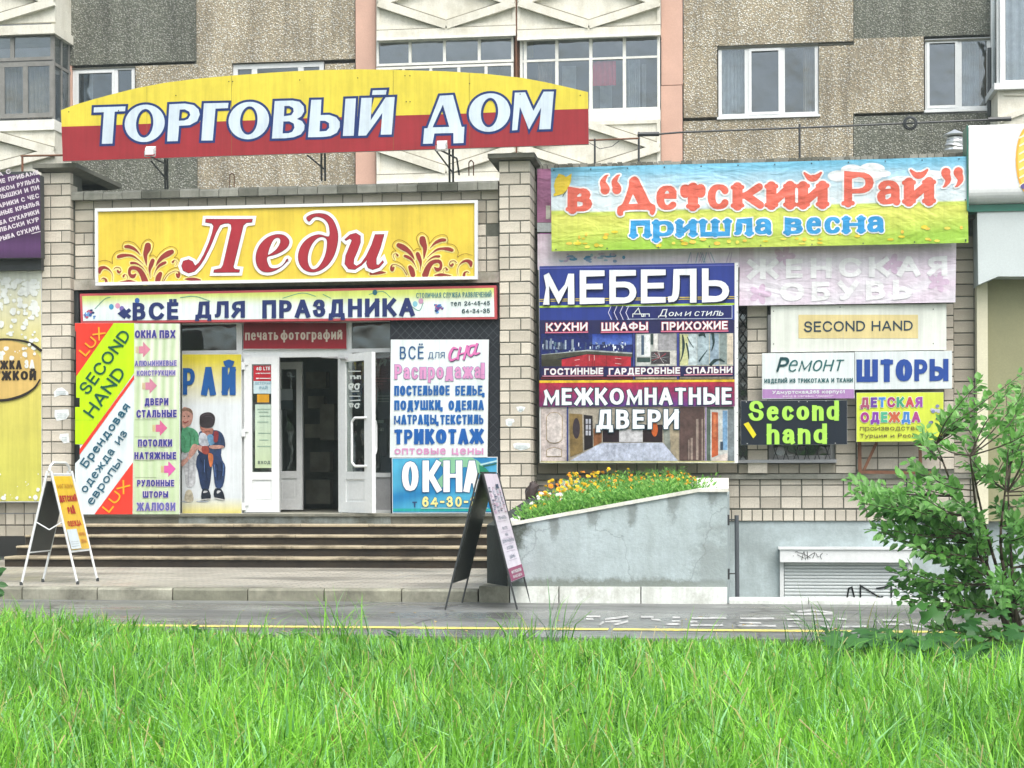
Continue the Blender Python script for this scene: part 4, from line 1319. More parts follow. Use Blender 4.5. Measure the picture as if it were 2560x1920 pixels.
pr.ell(2575, 400, 36, 88, (.90, .45, .05), 1)
pr.ell(2575, 400, 31, 80, (.95, .62, .12), 2)
for i in range(7):
    pr.stroke([(2549, 345 + i * 20), (2566, 335 + i * 20)], 4, (.98, .9, .6), 3, cap='round')
pr.ell(2577, 466, 26, 10, (.12, .1, .3), 3)
pr.build('bread_logo', nb)
W_ = srgb('#eef6f6', .82)
NAVY = srgb('#1e2f6e'); BLUE = srgb('#1b62a8')
# ---------------------------------------------------------------- arched top sign
a1, a2 = Zm(140, 160, 3.16), Zm(800, 160, 3.16)
YT = 21.5
arc = [a1(40, 365), a1(140, 326), a1(280, 284), a1(430, 243), a1(620, 195), a1(850, 150), a1(1100, 118), a1(1380, 92), a1(1650, 72), a1(1900, 56), a1(2086, 48),
       a2(300, 42), a2(650, 48), a2(1000, 58), a2(1300, 77), a2(1600, 110), a2(1800, 148), a2(1950, 182), a2(2118, 222)]
outl = arc + [a2(2123, 634), a1(55, 768)]
ts = sign('arched_sign', 'arched yellow and red roof sign reading ТОРГОВЫЙ ДОМ on thin posts', 'sign', outl, YT, .04, M['grey_metal'])
pr = Print(YT)
YEL, RED = srgb('#f2e04e', .8), srgb('#a83038', .8)
pr.poly(outl, YEL, 0)
lo = [a1(45, 496), a1(350, 487), a1(660, 475), a1(1270, 455), a1(1700, 440), a1(2090, 425), a2(600, 408), a2(1150, 392), a2(1860, 362), a2(2120, 354), a2(2123, 634), a1(55, 768)]
pr.poly(lo, RED, 1)
for x, y0, y1 in ((1388, 95, 720), (720, 180, 745), ): pr.stroke([a1(x, y0), a1(x, y1)], .7, srgb('#8a7a40', .8), 2)
for x, y0, y1 in ((1183, 70, 660), (580, 52, 690)): pr.stroke([a2(x, y0), a2(x, y1)], .7, srgb('#8a7a40', .8), 2)
pr.build('painted_field', ts)
pr = Print(YT)
OB, OW = srgb('#1c3878', .8), srgb('#dcecf8', .82)
g1 = 6.0
def letter(z, pts, holes=()):
    pts = [z(*p) for p in pts]; holes = [[z(*p) for p in h] for h in holes]
    pr.begin(); pr.shape(pts, OW, 3, holes, (OB, g1)); pr.end()
def ring(z, cx, cy, rx, ry, hx, hy):
    E = lambda rx, ry: [z(cx + rx * math.cos(a) + 0.06 * ry * math.sin(-a), cy + ry * math.sin(a)) for a in np.linspace(0, 2 * math.pi, 40, endpoint=False)]
    pr.begin(); pr.shape(E(rx, ry), OW, 3, [E(hx, hy)], (OB, g1)); pr.end()
letter(a1, [(302, 344), (552, 336), (548, 374), (466, 378), (448, 630), (364, 632), (380, 382), (300, 385)])
ring(a1, 703, 470, 158, 148, 68, 113)
letter(a1, [(898, 320), (1020, 314), (1090, 326), (1128, 360), (1138, 400), (1118, 452), (1060, 484), (975, 490), (965, 610), (880, 613)],
       [[(980, 362), (1020, 360), (1055, 378), (1064, 405), (1045, 436), (1015, 448), (972, 450)]])
letter(a1, [(1170, 312), (1365, 308), (1360, 350), (1262, 354), (1240, 605), (1150, 606)])
ring(a1, 1525, 448, 160, 148, 69, 112)
letter(a1, [(1730, 294), (1870, 290), (1925, 300), (1958, 335), (1962, 378), (1940, 415), (1905, 436), (1945, 452), (1966, 485), (1962, 522), (1935, 558), (1880, 580), (1810, 588), (1708, 590)],
       [[(1806, 334), (1845, 332), (1876, 350), (1880, 378), (1860, 406), (1802, 414)], [(1798, 456), (1845, 454), (1880, 472), (1886, 505), (1868, 538), (1838, 548), (1792, 550)]])
letter(a1, [(2018, 285), (2098, 283), (2092, 405), (2160, 403), (2215, 422), (2243, 458), (2243, 500), (2220, 545), (2170, 570), (2110, 578), (1992, 580)],
       [[(2088, 450), (2128, 450), (2158, 468), (2160, 505), (2138, 530), (2083, 535)]])
letter(a2, [(203, 276), (285, 273), (268, 568), (182, 570)])
letter(a2, [(328, 270), (412, 268), (402, 447), (520, 265), (592, 262), (567, 558), (481, 560), (494, 388), (366, 566), (304, 568)])
letter(a2, [(418, 210), (528, 206), (522, 243), (412, 246)])
letter(a2, [(948, 252), (1052, 246), (1120, 498), (1142, 497), (1135, 625), (1055, 628), (1055, 546), (905, 550), (890, 630), (815, 632), (825, 510), (850, 508)],
       [[(972, 322), (1022, 498), (890, 502)]])
ring(a2, 1340, 385, 163, 152, 68, 116)
letter(a2, [(1540, 228), (1622, 225), (1687, 372), (1768, 220), (1848, 219), (1822, 515), (1732, 518), (1748, 345), (1652, 520), (1580, 340), (1560, 523), (1518, 526)])
sc = [a1(*p) for p in ((105, 380), (950, 250), (1368, 140), (1398, 140), (1928, 128), (497, 370))] + [a2(*p) for p in ((300, 112), (673, 95), (712, 95), (1183, 157), (683, 300), (713, 300), (2057, 250), (1582, 240))]
pr.dots(sc, 1.6, srgb('#5a5a30', .6), 5)
pr.build('lettering', ts)
m = MB()
for xs in ((412, 418, 400, 478), (803, 812, 386, 452), (1123, 1132, 372, 460)):
    for x in xs[:2]:
        m.tube(P(x, xs[2] - 20, YT + .08), P(x + 1, xs[3], YT + .3), .014)
    m.tube(P(xs[0] - 35, xs[2] + 2, YT + .06), P(xs[1], xs[3] - 28, YT + .3), .011)
m.pieces('support_post', M['dark_metal'], ts)
def flood(x, y, lab, s):
    c = P(x, y, YT - .32)
    f = thing('floodlight', lab, 'floodlight', c, 'floodlights under the arched sign')
    m = MB()
    w, h, d = .065, .045, .04
    v = []
    for yy, k in ((-d, .8), (d, 1.0)):
        for xx, zz in ((-w, -h), (w, -h), (w, h), (-w, h)):
            v.append((c[0] + xx * k, c[1] + yy, c[2] + zz * k + yy * .5))
    m.raw(v, [(0, 1, 2, 3), (4, 7, 6, 5), (0, 4, 5, 1), (1, 5, 6, 2), (2, 6, 7, 3), (3, 7, 4, 0)])
    m.build('housing', M['white_pvc'], f)
    m = MB(); m.box(c[0] - .045, c[0] + .045, c[1] + .046, c[1] + .05, c[2] - .012, c[2] + .04); m.build('lens', M['glass'], f)
    m = MB(); m.path([(c[0] - .07, c[1], c[2]), (c[0] - .07, c[1], c[2] - .07), (c[0] + .07, c[1], c[2] - .07), (c[0] + .07, c[1], c[2])], .007, 6); m.build('bracket', M['grey_metal'], f)
    m = MB(); m.path([(c[0], c[1], c[2] - .07), tuple(P(x + 38, y + 33, YT + .1)), tuple(P(x + 44, y + 74, YT + .3))], .012, 6); m.build('arm', M['dark_metal'], f)
flood(375, 377, 'small white floodlight on an arm below letters ОР of the arched sign', 0)
flood(1104, 363, 'small white floodlight on an arm below letter Д of the arched sign', 1)

# ---------------------------------------------------------------- yellow scroll sign
YS = 21.6
tl = thing('framed_sign', 'yellow framed sign reading Леди in red italic with brown scrollwork in both corners', 'sign', P(715, 705, YS))
q = [(237, 522), (1193, 500), (1194, 697), (238, 713)]
m = MB(); m.prism([(239, 524), (1191, 502), (1192, 695), (240, 711)], YS + .02, .14); m.build('box', M['grey_metal'], tl)
m = MB()
for (x0, y0, x1, y1, x2, y2, x3, y3) in ((237, 521, 1194, 500, 1194, 507, 237, 529), (238, 706, 1194, 690, 1194, 698, 238, 714), (237, 529, 244, 529, 244.5, 707, 238, 707), (1186, 507, 1194, 507, 1194, 690, 1186.5, 690)):
    m = MB(); m.prism([(x0, y0), (x1, y1), (x2, y2), (x3, y3)], YS - .01, .05); m.build('frame', M['white_pvc'], tl)
pr = Print(YS + .018)
YE = srgb('#f5d94e', .82)
pr.grid([(243, 527), (1187, 506), (1188, 692), (244, 708)], lambda u, v: tuple(c * (1 - .07 * math.sin(u * 9 + v * 3) ** 2) for c in YE), 0, 30, 6)
z4 = Zm(230, 560, 8.193)
BR, BD, HAL = srgb('#9c3a34', .8), srgb('#7a3a1c', .7), srgb('#f8ec98', .85)
tears = [[(695, 465, 60), (760, 465, 70), (860, 505, 60), (930, 560, 35), (1000, 640, 5)], [(1150, 445, 125), (1140, 510, 135), (1100, 620, 90), (1110, 750, 50), (1125, 860, 5)],
         [(1640, 570, 90), (1560, 610, 115), (1450, 680, 90), (1370, 770, 60), (1310, 870, 5)], [(545, 672, 65), (620, 650, 75), (740, 640, 50), (850, 660, 40), (950, 730, 20), (1060, 830, 5)],
         [(810, 800, 50), (880, 800, 45), (960, 830, 30), (1060, 910, 10), (1120, 1000, 4)], [(1250, 750, 80), (1220, 830, 85), (1190, 920, 60), (1190, 1010, 20), (1200, 1100, 6)],
         [(1510, 790, 50), (1440, 820, 60), (1370, 870, 45), (1310, 960, 15), (1270, 1060, 6)], [(1405, 1020, 80), (1370, 1090, 110), (1345, 1180, 100)],
         [(900, 1030, 30), (850, 1070, 80), (790, 1050, 60), (770, 980, 55), (800, 910, 70), (880, 900, 75), (970, 940, 90), (1040, 1040, 110), (1095, 1180, 130)],
         [(160, 1000, 40), (170, 930, 90), (240, 890, 60), (320, 910, 40), (390, 970, 15), (430, 1060, 8), (420, 1190, 8)],
         [(450, 930, 10), (500, 890, 14), (570, 900, 14), (600, 960, 14), (560, 990, 45), (530, 960, 40)], [(650, 1070, 45), (680, 1030, 12), (730, 1070, 10), (720, 1140, 8)],
         [(560, 1195, 10), (680, 1180, 40), (780, 1175, 60), (900, 1190, 20)], [(1900, 1130, 10), (2000, 1130, 60), (2120, 1140, 70), (2212, 1155, 50)],
         [(1740, 1030, 40), (1770, 1070, 70), (1790, 1020, 45), (1760, 970, 14), (1680, 970, 10), (1560, 1040, 12), (1470, 1180, 16)],
         [(1660, 780, 45), (1700, 740, 10), (1750, 780, 10), (1720, 860, 8)], [(200, 1130, 12), (240, 1110, 20), (290, 1140, 40), (300, 1190, 60)]]
curl = [[(130, 780), (250, 745), (350, 765), (430, 815)], [(430, 815), (420, 700), (480, 590), (560, 550), (650, 545)], [(650, 545), (625, 470), (660, 380), (750, 355), (870, 390), (950, 470), (1005, 540)],
        [(1005, 540), (1040, 400), (1160, 310), (1250, 370), (1270, 450), (1190, 660)], [(1190, 660), (1260, 640), (1330, 690)], [(1330, 690), (1420, 570), (1550, 480), (1660, 465), (1740, 520), (1760, 600), (1690, 690)],
        [(1690, 690), (1760, 700), (1795, 770)], [(1440, 1180), (1500, 1060), (1600, 940), (1760, 880)]]
for mir in (0, 1):
    def mp(p):
        q = z4(*p)
        if mir: q = (1427 - q[0], q[1] - 16.5) + q[2:]
        return q
    for s in tears:
        pr.stroke([mp(p) for p in s], [p[2] / 8.193 for p in s], HAL, 1, cap='round', smooth=4, grow=3.2)
    for s in tears:
        pr.stroke([mp(p) for p in s], [p[2] / 8.193 for p in s], BR, 3, cap='round', smooth=5)
    for s in curl: pr.stroke([mp(p) for p in s], 1.0, BD, 4, smooth=5)
pr.build('scrollwork', tl)
pr = Print(YS + .018)
z3 = Zm(420, 500, 3.814)
LR, LD, LW = srgb('#b02f3c', .82), srgb('#4a1830', .8), srgb('#fafafa', .88)
def lg(pts, holes=(), sm=0):
    pts = [z3(*p) for p in pts]; holes = [[z3(*p) for p in h] for h in holes]
    if sm:
        pts = [tuple(p) for p in catmull(pts, sm, True)]; holes = [[tuple(p) for p in catmull(h, sm, True)] for h in holes]
    pr.begin()
    for lp in [pts] + list(holes):
        pr.stroke(lp, 17, LW, 5, closed=True); pr.stroke(lp, 1.8, LD, 6, closed=True)
    pr.poly(pts, LR, 7, holes); pr.end()
lg([(365, 185), (808, 185), (803, 212), (750, 218), (722, 245), (626, 640), (640, 662), (686, 667), (682, 690), (440, 692), (445, 668), (510, 655), (530, 620), (610, 275), (605, 235), (580, 222), (540, 225), (500, 240),
    (462, 310), (410, 440), (350, 560), (305, 630), (255, 682), (200, 697), (150, 675), (134, 630), (150, 585), (200, 570), (240, 590), (262, 632), (300, 600), (345, 525), (395, 410), (425, 320), (440, 250), (420, 222), (362, 214)])
lg([(1145, 572), (1100, 625), (1040, 665), (970, 688), (905, 680), (862, 640), (843, 575), (850, 500), (885, 425), (950, 362), (1030, 332), (1105, 337), (1150, 375), (1158, 410), (1140, 450), (1090, 490), (1020, 522), (950, 545), (952, 600), (975, 645), (1020, 655), (1075, 640), (1115, 605), (1135, 568)],
   [[(955, 525), (972, 455), (1005, 385), (1040, 360), (1072, 370), (1075, 410), (1045, 465), (1000, 505)]], 4)
lg([(1325, 172), (1370, 142), (1440, 130), (1520, 145), (1580, 200), (1618, 300), (1620, 400), (1590, 520), (1530, 615), (1450, 672), (1370, 688), (1300, 662), (1255, 600), (1247, 520), (1280, 430), (1350, 362), (1440, 332), (1535, 352), (1545, 290), (1530, 225), (1490, 180), (1430, 160), (1385, 170), (1350, 205)],
   [[(1465, 352), (1510, 368), (1522, 420), (1500, 540), (1440, 640), (1380, 664), (1342, 620), (1335, 540), (1360, 450), (1410, 378)]], 4)
lg([(1690, 378), (1740, 332), (1795, 318), (1837, 345), (1838, 405), (1812, 480), (1775, 565), (1772, 612), (1800, 632), (1845, 605), (1895, 535), (1945, 430), (1978, 332), (2062, 330), (2030, 450), (1988, 560), (1988, 618), (2012, 622), (2052, 578), (2058, 596), (2015, 645), (1955, 665), (1912, 648), (1895, 605), (1900, 570), (1845, 625), (1785, 664), (1725, 658), (1690, 610), (1698, 535), (1740, 430), (1760, 385), (1735, 368), (1700, 388)])
pr.build('lettering', tl)

# ---------------------------------------------------------------- party goods sign
YV = 21.66
b8 = Zm(190, 700, 2.087)
q = [b8(20, 72), b8(2192, 28), b8(2195, 203), b8(25, 226)]
tv_ = sign('long_sign', 'long white and green sign in a red frame reading ВСЁ ДЛЯ ПРАЗДНИКА above the doors', 'sign', q, YV, .15, simple('red_frame', (.42, .06, .07), .45))
pr = Print(YV)
iq = [b8(32, 84), b8(2180, 41), b8(2183, 192), b8(38, 214)]
ca, cb = srgb('#d9e878', .82), srgb('#e8f4f2', .86)
def gcol(u, v):
    k = min(1, max(0, v * 2.0 + .15 * math.sin(u * 7) - .1)); k = k * k * (3 - 2 * k)
    return tuple(a * (1 - k) + b * k for a, b in zip(ca, cb))
pr.grid(iq, gcol, 0, 40, 10)
for fx, fy, s in ((75, 190, 1.0), (1890, 158, 1.0)):
    for k in range(26):
        a = random.random() * 6.28; r = random.random() * 30 * s
        pr.ell(*b8(fx + r * math.cos(a), fy - 10 + r * .8 * math.sin(a)), random.uniform(2, 4.5), random.uniform(1.5, 3.5), random.choice((srgb('#3a6ab0'), srgb('#7a4a90'), srgb('#c0607a'), srgb('#6aa0d8'), srgb('#28407a'))), 1 + k * .07)
for bx, by, c_ in ((185, 140, '#4aa0c8'), (218, 135, '#d89ab8'), (240, 150, '#7a6ab0'), (1770, 125, '#8ac8d8'), (1800, 110, '#c89ab8'), (1560, 65, '#2a6a78'), (320, 108, '#406ab0')):
    pr.ell(*b8(bx, by), 6, 7, srgb(c_), 1)
for s in ([(100, 150), (150, 100), (180, 90)], [(545, 92), (620, 85), (700, 110)], [(1080, 95), (1180, 68), (1250, 85)], [(1530, 75), (1600, 60), (1640, 90)], [(1290, 75), (1330, 95)], [(1740, 130), (1790, 160), (1812, 120)]):
    pr.stroke([b8(*p) for p in s], 1.6, srgb('#4a9a8a'), 1, smooth=4)
pr.build('sign_art', tv_)
pr = Print(YV)
DK = srgb('#26356e', .8)
text(pr, '«', 297, 768, 327, 798, DK, .3, 3)
text(pr, 'ВСЁ', 332, 757, 448, 799, DK, .27, 3, wh=.2)
text(pr, 'ДЛЯ', 488, 754, 613, 794, DK, .27, 3, wh=.2)
text(pr, 'ПРАЗДНИКА', 656, 749, 1037, 792, DK, .27, 3, wh=.2, gap=.14)
text(pr, 'СТОЛИЧНАЯ СЛУЖБА РАЗВЛЕЧЕНИЙ', 1041, 731, 1229, 744, srgb('#5a8a8a'), .14, 3)
text(pr, 'тел. 24-45-45', 1127, 753, 1225, 764, srgb('#2a4a50'), .18, 3, xh=.85)
text(pr, '64-34-35', 1155, 772, 1225, 783, srgb('#2a4a50'), .18, 3)
pr.build('lettering', tv_)

# ---------------------------------------------------------------- shop front
YD = 22.0
sf = thing('storefront', 'white plastic shop front with an open double door and fanlights', 'shop front', P(715, 1285, YD))
fr = [(455, 800, 990, 808), (455, 876, 606, 885), (592, 808, 606, 1284), (606, 873, 870, 893), (867, 804, 879, 892), (879, 871, 990, 881), (870, 892, 880, 1284), (606, 893, 613, 1284), (848, 893, 852, 1284), (880, 1182, 990, 1193), (880, 1275, 990, 1284)]
m = MB()
for k, r in enumerate(fr):
    m = MB(); m.pbox(*r, YD - .004 * (k % 3), .07); m.build('frame', M['white_pvc'], sf)
m = MB(); m.pbox(880, 1193, 990, 1275, YD + .02, .03); m.build('lower_panel', M['grey_metal'], sf)
for r in ((455, 808, 592, 876), (879, 806, 990, 871), (880, 881, 990, 1182)):
    m = MB(); m.pbox(*r, YD + .03, .006); m.build('pane', M['shop_glass'], sf)
m = MB()
m.pbox(452, 790, 992, 1290, YD + 3.2, .1)
X0_, X1_ = SX(452, YD), SX(992, YD)
m.box(X0_ - 1.5, X0_ - .02, YD + .1, YD + 3.3, ZL, ZL + 2.7); m.box(X1_ + .02, X1_ + 1.5, YD + .1, YD + 3.3, ZL, ZL + 2.7)
m.box(X0_ - 1.5, X1_ + 1.5, YD + .05, YD + 3.3, ZL + 2.55, ZL + 2.7)
m.build('inner_room', M['dark_void'], sf)
m = MB(); m.box(X0_ - 1.5, X1_ + 1.5, YD - .3, YD + 3.3, ZL - .05, ZL + .004); m.build('inner_floor', M['interior'], sf)
# blank bits of black cladding round the boards
pr = Print(YD - .28)
m = MB(); m.pbox(976, 798, 1250, 1287, YD - .27, .3); m.build('black_grille_panel', M['black_panel'], sf)
gc = srgb('#6f757a', .5)
for k in range(14):
    x = 968 + k * 22
    pr.stroke([(max(x, 978), 803 + max(0, 978 - x)), (min(x + 46, 1246), 803 + (min(x + 46, 1246) - x) * 1.05)], .9, gc, 0)
    pr.stroke([(min(x + 46, 1246), 803 + (x + 46 - min(x + 46, 1246)) * 1.05), (max(x, 978), 851 - max(0, 978 - x))], .9, gc, 1)
for k in range(18):
    y = 850 + k * 25
    pr.stroke([(1222, y), (1244, y + 23)], .8, gc, 0); pr.stroke([(1244, y), (1222, y + 23)], .8, gc, 1)
pr.build('grille_bars', sf)
# door leaves
def door_leaf(hx, hy, fx, fy, z0, z1, lab=None, handle=False, name='door', stuff=True, mat=None):
    """leaf from the hinge line (hx, hy) to the free edge (fx, fy)"""
    mat = mat or M['white_pvc']
    d = np.array([fx - hx, fy - hy]); W = np.hypot(*d); d /= W; nrm = np.array([d[1], -d[0]])
    if nrm[1] > 0: nrm = -nrm
    def Q(u, t, z): return (hx + d[0] * u + nrm[0] * t, hy + d[1] * u + nrm[1] * t, z)
    def bx(m, u0, u1, za, zb, t0=-.03, t1=.03):
        v = [Q(u0, t1, za), Q(u1, t1, za), Q(u1, t0, za), Q(u0, t0, za), Q(u0, t1, zb), Q(u1, t1, zb), Q(u1, t0, zb), Q(u0, t0, zb)]
        m.raw(v, [(0, 1, 5, 4), (1, 2, 6, 5), (2, 3, 7, 6), (3, 0, 4, 7), (4, 5, 6, 7), (3, 2, 1, 0)])
    s = W * .22; H = z1 - z0
    m = MB()
    bx(m, 0, s, z0, z1); bx(m, W - s, W, z0, z1)
    bx(m, s, W - s, z1 - .1, z1, -.029, .029); bx(m, s, W - s, z0, z0 + .14, -.029, .029); bx(m, s, W - s, z0 + .43, z0 + .53, -.029, .029)
    leaf = m.build(name, mat, sf)
    if lab: leaf['label'] = lab
    m = MB(); bx(m, s, W - s, z0 + .14, z0 + .43, -.012, .012); bx(m, s + .03, W - s - .03, z0 + .17, z0 + .40, -.016, .016); m.build('lower_panel', mat, leaf)
    m = MB(); bx(m, s, W - s, z0 + .53, z1 - .1, -.004, .004); m.build('pane', M['door_glass'], leaf)
    return leaf, Q, W
z0, z1 = ZL + .015, SZ(892, YD, 656)
hx, fx_ = SX(613, YD), SX(700, YD)
leaf, Q, W = door_leaf(hx, YD - .02, fx_, YD - .02, z0, z1, 'closed left leaf covered with notices')
for z in (z0 + .08, z0 + 1.05, z1 - .12):
    m = MB(); m.box(hx - .03, hx + .02, YD - .075, YD - .052, z - .05, z + .05); m.box(hx + .02, hx + .06, YD - .07, YD - .052, z + .01, z + .045); m.build('hinge', M['white_pvc'], leaf)
pr = Print(YD - .026)
pr.rect(634, 914, 681, 952, srgb('#c02030'), 0)
text(pr, '4G LTE', 641, 917, 676, 926, W_, .2, 2)
text(pr, 'мегаполис', 640, 932, 677, 935, W_, .3, 2, xh=1)
pr.stroke([(642, 946), (646, 946)], 3, W_, 2); pr.stroke([(650, 946), (676, 946)], 2, W_, 2)
pr.rect(634, 953, 682, 984, srgb('#c8dfe4'), 0)
text(pr, 'ДЕТСКИЙ', 637, 955, 679, 961, srgb('#8ab0c0'), .18, 2); text(pr, 'РАЙ', 649, 966, 669, 973, srgb('#8ab0c0'), .2, 2)
pr.rect(643, 986, 673, 1006, srgb('#d8a020'), 0)
pr.rect(638, 1011, 683, 1170, srgb('#bfd4c4'), 0, srgb('#c6d8b0'))
for i, y in enumerate((1023, 1030, 1040, 1055, 1083, 1100, 1116)): pr.stroke([(645 + i % 3 * 2, y), (676 - i % 2 * 5, y)], 1.6, srgb('#8aa898'), 2)
text(pr, 'ВХОД', 645, 1152, 676, 1160, srgb('#6a7a70'), .22, 2)
pr.build('notices', leaf)
# open right leaf
h2 = (SX(851, YD), YD - .03)
Yo = YD - .52
f2 = (P(934, 1000, Yo)[0], Yo)
leaf2, Q, W = door_leaf(h2[0], h2[1], f2[0], f2[1], z0, SZ(888, YD, 856), 'open right leaf swung outward with a tall handle')
m = MB()
for t_, sg in ((.03, 1), (-.03, -1)):
    u = W * .86
    pts = [Q(u, t_, z0 + 1.18), Q(u, t_ + sg * .07, z0 + 1.18), Q(u - .02, t_ + sg * .1, z0 + 1.12), Q(u - .02, t_ + sg * .1, z0 + .82), Q(u, t_ + sg * .07, z0 + .76), Q(u, t_, z0 + .76)]
    if sg == 1:
        u2 = W * .6
        pts = [Q(u, t_, z0 + 1.22), Q(u2 + .05, t_ + .09, z0 + 1.22), Q(u2, t_ + .1, z0 + 1.17), Q(u2, t_ + .1, z0 + .65), Q(u2 + .05, t_ + .09, z0 + .6), Q(u, t_, z0 + .6)]
    m.path(pts, .016, 8)
m.build('handle', M['white_pvc'], leaf2)
m = MB(); m.path([Q(W * .12, .04, z1 - .05), Q(W * .3, .05, z1 - .05)], .02); m.path([Q(W * .3, .05, z1 - .05), (h2[0] - .25, YD - .05, z1 - .02)], .008); m.build('door_closer', M['grey_metal'], leaf2)
def trq(x, y, off):
    # photo x, y -> the plane of the open leaf
    d = FWD + RT * ((x - CX) / F) + UP * (-(y - CY) / F)
    e = np.array([f2[0] - h2[0], f2[1] - h2[1]]); nn = np.array([e[1], -e[0]]) / np.hypot(*e)
    if nn[1] > 0: nn = -nn
    k = (nn @ np.array(h2)) / (nn @ d[:2])
    p = CAM + d * k
    return p + np.array([nn[0], nn[1], 0]) * (off + .006)
pr = Print(0, tr=trq)
WG = srgb('#dfe8e4')
z33 = Zm(700, 800, 3.317)
for y, x0_, x1_ in ((425, 575, 672), (590, 598, 660), (632, 585, 668)): pr.stroke([z33(x0_, y), z33(x1_, y)], 2.2, WG, 1)
for s, y0_, y1_ in (('ПН-ПТ', 460, 500), ('10-19', 525, 580), ('10-17', 690, 735)):
    A, B = z33(668, y1_), z33(585, y1_)
    text(pr, s, 0, 0, 0, 0, WG, .24, 1, base=None if False else ((A[0], A[1]), (B[0], B[1]), -(y1_ - y0_) / 3.317))
pr.stroke([z33(590, 670), z33(668, 665)], 3, WG, 1)
pr.build('opening_hours', leaf2)
# inner door and things seen through the opening
zi0, zi1 = ZL + .03, SZ(905, YD + .9, 730)
leaf3, Q3, W3 = door_leaf(SX(690, YD + .9), YD + .9, SX(757, YD + .9), YD + .9, zi0, zi1, 'inner vestibule leaf in shade')
pr = Print(YD + .87)
pr.rect(703, 972, 732, 1000, srgb('#8f9a9c'), 0); pr.rect(703, 1001, 732, 1024, srgb('#3a4a4c'), 0)
pr.build('notices', leaf3)
m = MB()
for k, (x, y, w, h) in enumerate(((765, 930, 50, 40), (770, 990, 40, 30), (762, 1060, 60, 34), (775, 1130, 50, 50), (765, 1200, 60, 60), (800, 1010, 35, 90))):
    m.pbox(x, y, x + w, y + h, YD + 2.8 - .05 * k, .2)
m.build('goods_shelf', M['interior'], sf)
# red lettered board over the door
rb = sign('red_sign', 'dark red board reading печать фотографий over the open door', 'sign', [(608, 807), (867, 804), (867, 872), (608, 874)], YD - .04, .02, M['white_pvc'])
pr = Print(YD - .04)
pr.rect(608.5, 807, 866.5, 872, srgb('#8a2832', .8), 0, srgb('#a81e2e', .8))
text(pr, 'печать', 613, 827, 696, 850, srgb('#e6dccc'), .19, 2, xh=.8, wh=.16)
text(pr, 'фотографий', 702, 826, 856, 849, srgb('#e6dccc'), .19, 2, xh=.8, wh=.16)
pr.build('lettering', rb)
# red poster in the right window
pw = sign('window_poster', 'dark red poster with pale lettering behind the open door leaf', 'poster', [(881, 883), (990, 883), (990, 1180), (881, 1180)], YD + .045, .01, M['dark_metal'])
pr = Print(YD + .045)
pr.grid([(881, 883), (990, 883), (990, 1180), (881, 1180)], lambda u, v: tuple(c for c in (srgb('#8a2a2c', .7) if v < .32 else (.07, .05, .06) if v < .8 else srgb('#4a3a46', .5))), 0, 8, 30)
text(pr, 'Сайт', 898, 893, 985, 915, srgb('#d0c0bc'), .22, 2, shear=.25)
for i in range(6): pr.stroke([(935, 925 + i * 7), (975 - (i % 3) * 9, 925 + i * 7)], 1.2, srgb('#b06a68'), 2)
pr.rect(905, 975, 943, 1006, srgb('#c03038'), 1)
for y in (990, 997, 1004): pr.stroke([(946, y), (974, y)], 2.4, srgb('#c8c4c0'), 2)
pr.rect(933, 1050, 960, 1058, srgb('#c8c8c4'), 2); text(pr, '1122', 944, 1069, 960, 1077, srgb('#c8c8c4'), .2, 2)
pr.build('poster_print', pw)

# ---------------------------------------------------------------- children's poster
YPn = YD - .06
pk = sign('poster', 'tall poster reading РАЙ with two seated boys on a white ground', 'poster', [(455, 885), (604, 885), (605, 1284), (455, 1284)], YPn, .02, M['white_pvc'])
pr = Print(YPn)
cy_, cw_ = srgb('#ecdc3c', .82), srgb('#dfe7ea', .86)
def gk(u, v):
    k = min(1, max(0, (v - .04) / .28)); k2 = min(1, max(0, (v - .9) / .1))
    c = tuple(a * (1 - k) + b * k for a, b in zip(cy_, cw_))
    return tuple(a * (1 - .8 * k2) + b * .8 * k2 for a, b in zip(c, cy_))
pr.grid([(456, 886), (603, 886), (604, 1283), (456, 1283)], gk, 0, 4, 40)
p2 = Zm(440, 800, 3.318)
pr.build('poster_ground', pk)
pr = Print(YPn - .002)
SK, SK2 = srgb('#c89a8c'), srgb('#b07868')
def pp(pts, col, L=2, sm=3):
    q = [tuple(p) for p in catmull([p2(*q) for q in pts], sm, True)]
    xs = [p[0] for p in q]; x0_, x1_ = min(xs), max(xs)
    pr.poly(q, col, L, cols=[tuple(c * (1.18 - .55 * abs((p[0] - x0_) / (x1_ - x0_ + .01) - .35)) for c in col) for p in q])
# boy in green, cropped by the left edge
pp([(55, 735), (100, 728), (135, 750), (143, 800), (128, 860), (95, 885), (55, 885)], SK, 3)
pp([(55, 735), (100, 728), (135, 752), (142, 790), (128, 770), (90, 752), (55, 756)], srgb('#8a7060'), 4)
pr.ell(*p2(72, 800), 2, 1.4, srgb('#3a2a28'), 5); pr.ell(*p2(108, 798), 2, 1.4, srgb('#3a2a28'), 5)
pr.stroke([p2(62, 842), p2(80, 852), p2(105, 838)], 2, srgb('#a03a3a'), 5, smooth=3)
pp([(52, 900), (120, 893), (165, 915), (190, 960), (188, 1035), (140, 1040), (130, 1080), (52, 1092)], srgb('#5aa67c'), 2)
pp([(140, 1035), (182, 1040), (170, 1090), (120, 1150), (75, 1200), (50, 1215), (50, 1165), (90, 1140)], SK, 3)
pp([(52, 1095), (130, 1085), (182, 1110), (185, 1180), (165, 1260), (155, 1370), (90, 1380), (75, 1270), (52, 1200)], srgb('#c8ccd0'), 1)
pp([(85, 1420), (130, 1415), (145, 1500), (75, 1500)], srgb('#cfc8b0'), 2)
